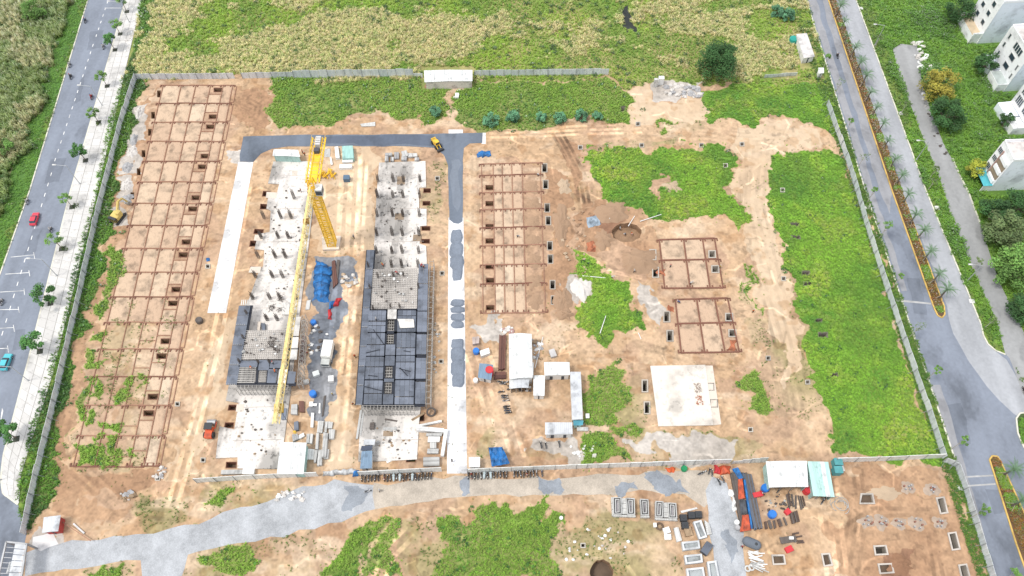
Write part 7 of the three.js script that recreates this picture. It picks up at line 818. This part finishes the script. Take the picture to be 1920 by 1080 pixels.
{ const o = thing('road_roller', 'orange-red roller with a dark canopy on the sandy track', 'roller', P(396, 808), heading(P(392, 825), P(400, 785))), OR = M('roller_orange', .70, .10, .03, { tex: 'blotch', rough: .5 }); new B().cyl(V(1.9, .7, -1), V(1.9, .7, 1), .7, .7, 20).build('drum', STEEL, o); new B().box(-.9, .6, 0, 2.6, 1.0, 1.7).build('engine_hood', OR, o); new B().bar(V(.3, .9, -1.15), V(2, .8, -1.15), .2).bar(V(.3, .9, 1.15), V(2, .8, 1.15), .2).bar(V(.4, .9, -1.2), V(.4, .9, 1.2), .25).build('frame', OR, o); new B().box(.3, 2.5, 0, 1.7, .12, 1.9).build('canopy', BLACKP, o); for (const [x, z] of [[-.4, -.8], [1, -.8], [-.4, .8], [1, .8]]) new B().bar(V(x, 1, z), V(x, 2.5, z), .08).build('post', BLACKP, o); new B().box(.2, 1.1, 0, .7, .6, .7).build('seat', BLACKP, o); for (const z of [-.95, .95]) { const w = put('wheel', new THREE.CylinderGeometry(.75, .75, .5, 18).rotateX(Math.PI / 2), RUB, o); w.position.set(-1.3, .75, z); } }
{ const o = thing('wheel_loader', 'yellow wheel loader where the tarred road turns down', 'loader', P(818, 272), heading(P(812, 260), P(826, 280))), YE = M('loader_yellow', .78, .50, .06, { tex: 'blotch' }); new B().box(-1, .7, 0, 2.6, 1.1, 1.7).build('engine_hood', YE, o); const c = new B().box(.7, .8, 0, 1.3, 1.9, 1.5).build('cab', YE, o); new B().box(1.37, 1.6, 0, .05, .9, 1.3).build('windscreen', GLASS, c); for (const x of [-1.2, 1.5]) for (const z of [-1, 1]) { const w = put('wheel', new THREE.CylinderGeometry(.65, .65, .45, 18).rotateX(Math.PI / 2), RUB, o); w.position.set(x, .65, z); } new B().bar(V(1.4, 1.3, -.6), V(3, .6, -.6), .22).bar(V(1.4, 1.3, .6), V(3, .6, .6), .22).build('lift_arm', YE, o); new B().box(3.3, .2, 0, .8, .8, 2.5).build('bucket', BLACKP, o); o.scale.setScalar(.82); }
// ---------------------------------------------------------------- people
function field(bones, res = 64, half = 1.0, cy = .9) { const mc = new MarchingCubes(res, new THREE.MeshStandardMaterial(), false, false, 60000), s = res; const seg = (p, b) => { const [ax, ay, az, bx, by, bz, r0, r1] = b, dx = bx - ax, dy = by - ay, dz = bz - az, l = dx * dx + dy * dy + dz * dz || 1e-6, t = cl(((p[0] - ax) * dx + (p[1] - ay) * dy + (p[2] - az) * dz) / l); return Math.hypot(p[0] - ax - dx * t, p[1] - ay - dy * t, p[2] - az - dz * t) - (r0 + (r1 - r0) * t); };
  for (let k = 0; k < s; k++) for (let j = 0; j < s; j++) for (let i = 0; i < s; i++) { const p = [((i - s / 2) / (s / 2)) * half, ((j - s / 2) / (s / 2)) * half + cy, ((k - s / 2) / (s / 2)) * half]; let d = 9; for (const b of bones) { const e = seg(p, b), h = cl(.5 + .5 * (e - d) / .035); d = e + (d - e) * h - .035 * h * (1 - h); } mc.field[k * s * s + j * s + i] = -d; }
  mc.isolation = 0; mc.update(); const n = mc.count, g = new THREE.BufferGeometry(); const pos = new Float32Array(mc.positionArray.slice(0, n * 3)), nor = new Float32Array(mc.normalArray.slice(0, n * 3)); for (let i = 0; i < n; i++) { pos[3 * i] *= half; pos[3 * i + 1] = pos[3 * i + 1] * half + cy; pos[3 * i + 2] *= half; } g.setAttribute('position', new THREE.BufferAttribute(pos, 3)); g.setAttribute('normal', new THREE.BufferAttribute(nor, 3)); return g; }
const POSE = { // joints: neck, pelvis, shoulders, elbows, hands, hips, knees, feet; the figure faces +x
  stand: { n: [0, 1.42, 0], p: [0, .95, 0], h: [.03, 1.6, 0], e: [[.0, 1.13, -.24], [.02, 1.13, .24]], w: [[.1, .9, -.25], [.12, .9, .24]], k: [[.02, .5, -.1], [.02, .5, .1]], f: [[0, .08, -.11], [0, .08, .11]] },
  walk: { n: [.05, 1.42, 0], p: [0, .94, 0], h: [.09, 1.59, 0], e: [[-.12, 1.14, -.24], [.16, 1.14, .24]], w: [[-.1, .9, -.24], [.32, .98, .22]], k: [[.2, .52, -.1], [-.02, .5, .1]], f: [[.22, .09, -.1], [-.3, .12, .1]] },
  bend: { n: [.42, 1.16, 0], p: [-.08, .9, 0], h: [.6, 1.22, 0], e: [[.5, .82, -.2], [.52, .82, .2]], w: [[.6, .52, -.12], [.62, .5, .12]], k: [[.08, .5, -.12], [.1, .5, .12]], f: [[-.04, .08, -.14], [.02, .08, .14]] },
  ride: { n: [-.12, 1.38, 0], p: [-.26, .86, 0], h: [-.07, 1.55, 0], e: [[.06, 1.12, -.28], [.06, 1.12, .28]], w: [[.34, 1.06, -.3], [.34, 1.06, .3]], k: [[.14, .72, -.2], [.14, .72, .2]], f: [[-.02, .34, -.2], [-.02, .34, .2]] },
};
const poseG = {};
function poseGeo(k) { if (poseG[k]) return poseG[k]; const q = POSE[k], tors = [q.n[0] - q.p[0], q.n[1] - q.p[1], 0], sh = (s) => [q.n[0] - tors[0] * .1, q.n[1] - tors[1] * .1, s * .17], hp = (s) => [q.p[0], q.p[1] - .03, s * .09], B2 = (a, b, r0, r1) => [...a, ...b, r0, r1], body = [], shirt = [], trs = [];
  body.push(B2(q.n, q.h, .055, .055), B2([q.h[0], q.h[1] + .03, 0], [q.h[0] + .015, q.h[1] + .09, 0], .085, .09), B2([q.h[0] + .09, q.h[1] + .03, 0], [q.h[0] + .11, q.h[1] + .02, 0], .018, .014), B2(q.p, q.n, .11, .1)); shirt.push(B2([q.p[0], q.p[1] + .05, 0], [q.n[0] - tors[0] * .2, q.n[1] - tors[1] * .2, 0], .135, .15), B2(sh(-1), sh(1), .075, .075)); trs.push(B2(hp(-1), hp(1), .115, .115));
  for (const i of [0, 1]) { const s = i ? 1 : -1, S = sh(s), E = q.e[i], W = q.w[i], H = hp(s), K = q.k[i], F = q.f[i]; body.push(B2(S, E, .05, .042), B2(E, W, .042, .03), B2(H, K, .08, .06), B2(K, F, .055, .042), B2(F, [F[0] + .15, F[1] - .04, F[2]], .045, .035), B2(W, [W[0] + (W[0] - E[0]) * .25, W[1] + (W[1] - E[1]) * .25, W[2]], .036, .036), B2([q.h[0], q.h[1] + .05, s * .085], [q.h[0] - .01, q.h[1] + .08, s * .09], .018, .018)); shirt.push(B2(S, E, .068, .06)); trs.push(B2(H, K, .1, .078), B2(K, [F[0], F[1] + .06, F[2]], .075, .062)); }
  const b = new B().add(field(body)); for (const i of [0, 1]) { const E = q.e[i], W = q.w[i], d = V(W[0] - E[0], W[1] - E[1], W[2] - E[2]).normalize(), pal = V(...W).addScaledVector(d, .07), sd = V(0, 0, 1).cross(d).normalize(); for (let f = 0; f < 4; f++) { const r = pal.clone().addScaledVector(sd, (f - 1.5) * .02), m = r.clone().addScaledVector(d, .05 - .004 * Math.abs(f - 1)), t = m.clone().addScaledVector(d, .03).add(V(.012, 0, i ? -.02 : .02)); b.cyl(r, m, .009, .008, 5).cyl(m, t, .008, .006, 5); } const r = V(...W).addScaledVector(d, .02).addScaledVector(sd, .035); b.cyl(r, r.clone().addScaledVector(sd, .03).addScaledVector(d, .035), .011, .008, 5); }
  return poseG[k] = { body: b.geo(), shirt: field(shirt), trousers: field(trs), head: q.h }; }
const SKIN = M('skin', .38, .22, .15, { tex: null, rough: .6 }), CLOTH = (n, c) => M('cloth_' + n, ...c, { tex: 'fold', rough: .9 }), SH = { orange: [.72, .16, .03], red: [.55, .04, .04], white: [.66, .66, .66], blue: [.05, .12, .32], black: [.03, .03, .035], yellow: [.62, .48, .05], grey: [.3, .3, .31], green: [.06, .28, .12] };
function person(pose, shirt, hat, label, at, turn, trous = 'black') { const g = poseGeo(pose), o = thing('person', label, 'person', at, turn); put('body', g.body, SKIN, o); put('shirt', g.shirt, CLOTH(shirt, SH[shirt]), o); put('trousers', g.trousers, CLOTH(trous, SH[trous]), o); const hb = new B(), [hx, hy] = g.head; hb.add(new THREE.SphereGeometry(.125, 12, 7, 0, 6.283, 0, 1.65), M4(hx, hy + .08, 0)); hb.cyl(V(hx + .02, hy + .07, 0), V(hx + .02, hy + .085, 0), .15, .14, 12); hb.build('helmet', CLOTH('hat_' + hat, SH[hat]), o); return o; }
[[161, 41, 'avenue top', 4, 'blue'], [195, 90, 'avenue by the third tree', 2, 'white'], [132, 124, 'left kerb of the avenue, upper', 2, 'white'], [134, 146, 'left side of the avenue', 0, 'black'], [173, 184, 'avenue centre near the back fence', 3, 'red'], [53, 380, 'left kerb above the red car', 2, 'white'], [97, 433, 'avenue just below the red car', 4, 'white'], [5, 568, 'parking bays of the avenue', 2, 'grey'], [1569, 107, 'upper boulevard', 0, 'black'], [1918, 733, 'junction of boulevard and side lane', 0, 'black']].forEach(([u, v, w, k, sh]) => { const tn = u > 1000 ? heading(P(1623, 360), P(1512, 0)) : heading(P(132, 360), P(232, 17)); const y = .035, b = addBike(u, v, tn, `moving motorbike on the ${w}`, k); b.position.y = y; b.scale.setScalar(1.12); const p = person('ride', sh, pick(['white', 'black', 'red', 'blue']), `rider in ${sh} shirt on the motorbike at the ${w}`, P(u, v).setY(y), tn); p.scale.setScalar(1.12); });
const DK = .0; [[471, 690, 'bend', 'orange', 'white', 'worker in orange bending over the open joists under the jib', 3.7], [513, 683, 'stand', 'white', 'red', 'worker in white standing on the deck panels under the jib', 3.8], [517, 699, 'bend', 'orange', 'white', 'worker in orange stooping on the deck beside the jib', 3.8], [790, 501, 'bend', 'red', 'white', 'worker in red stooping at the top of the deck strip by the lane', 3.8], [795, 503, 'stand', 'orange', 'white', 'worker in orange standing at the top of the deck strip', 3.8], [719, 500, 'bend', 'orange', 'yellow', 'worker in orange bending at the upper edge of the bar mat', .32], [745, 514, 'bend', 'red', 'white', 'worker in red stooping inside the bar mat', 3.8], [765, 500, 'stand', 'white', 'white', 'worker in white at the upper right of the bar mat', .32], [706, 601, 'stand', 'white', 'white', 'worker in white at the left top of the deck panels', 3.8], [666, 670, 'walk', 'orange', 'red', 'worker in orange walking left of the tall deck', 0], [662, 759, 'walk', 'orange', 'white', 'worker in orange near the lower left deck corner', 0], [577, 664, 'walk', 'red', 'white', 'worker in red left of the white truck', 0], [624, 741, 'stand', 'yellow', 'white', 'worker in yellow at the right edge of the gravel yard', 0], [664, 447, 'walk', 'grey', 'white', 'person in grey walking on the sandy strip right of the crane base', 0], [565, 360, 'stand', 'red', 'white', 'worker in red on the slab beside the crane mast', .32], [568, 288, 'stand', 'red', 'black', 'worker in red beside the mint container shed', 0], [572, 292, 'stand', 'orange', 'white', 'worker in orange beside the mint container shed', 0], [1162, 432, 'stand', 'white', 'white', 'worker in white at the left inside the round excavation', -2.2], [1172, 441, 'bend', 'grey', 'white', 'worker in grey bending in the middle of the round excavation', -2.2], [1184, 440, 'bend', 'orange', 'white', 'worker in orange at the right inside the round excavation', -2.2], [1190, 427, 'stand', 'red', 'white', 'worker in red near the far rim inside the round excavation', -2.2], [1294, 533, 'bend', 'white', 'white', 'worker in white at the lower edge of the upper brown foundation', 0], [1256, 502, 'stand', 'grey', 'red', 'worker in grey inside the upper brown foundation', 0], [1273, 569, 'bend', 'blue', 'white', 'worker in blue at the top left of the lower brown foundation', 0], [1349, 503, 'stand', 'yellow', 'white', 'worker in yellow right of the upper brown foundation', 0], [1189, 511, 'walk', 'white', 'white', 'person in white walking on the narrow earth path', 0], [1147, 522, 'bend', 'white', 'white', 'person in white stooping in the centre grass patch', 0], [1424, 923, 'bend', 'red', 'white', 'worker in red at the bending machine', 0], [1390, 1026, 'walk', 'red', 'white', 'worker in red beside the dark patch of the stone road', 0], [713, 921, 'walk', 'white', 'white', 'person in white walking on the stone road', 0], [848, 866, 'stand', 'black', 'black', 'person in black on the lower concrete lane', .05], [1008, 330, 'bend', 'white', 'orange', 'worker in white at the upper right of the middle foundation', 0], [970, 445, 'bend', 'grey', 'white', 'worker in grey inside the middle foundation', 0], [1411, 590 - 4, 'stand', 'orange', 'white', 'worker in orange on the sandy track', 0]].forEach(([u, v, pose, sh, hat, label, y], i) => { const o = person(pose, sh, hat, label, P(u, v, y), rr(0, 6.28)); });
camera.far = 4000; camera.updateProjectionMatrix();
renderer.render(scene, camera);
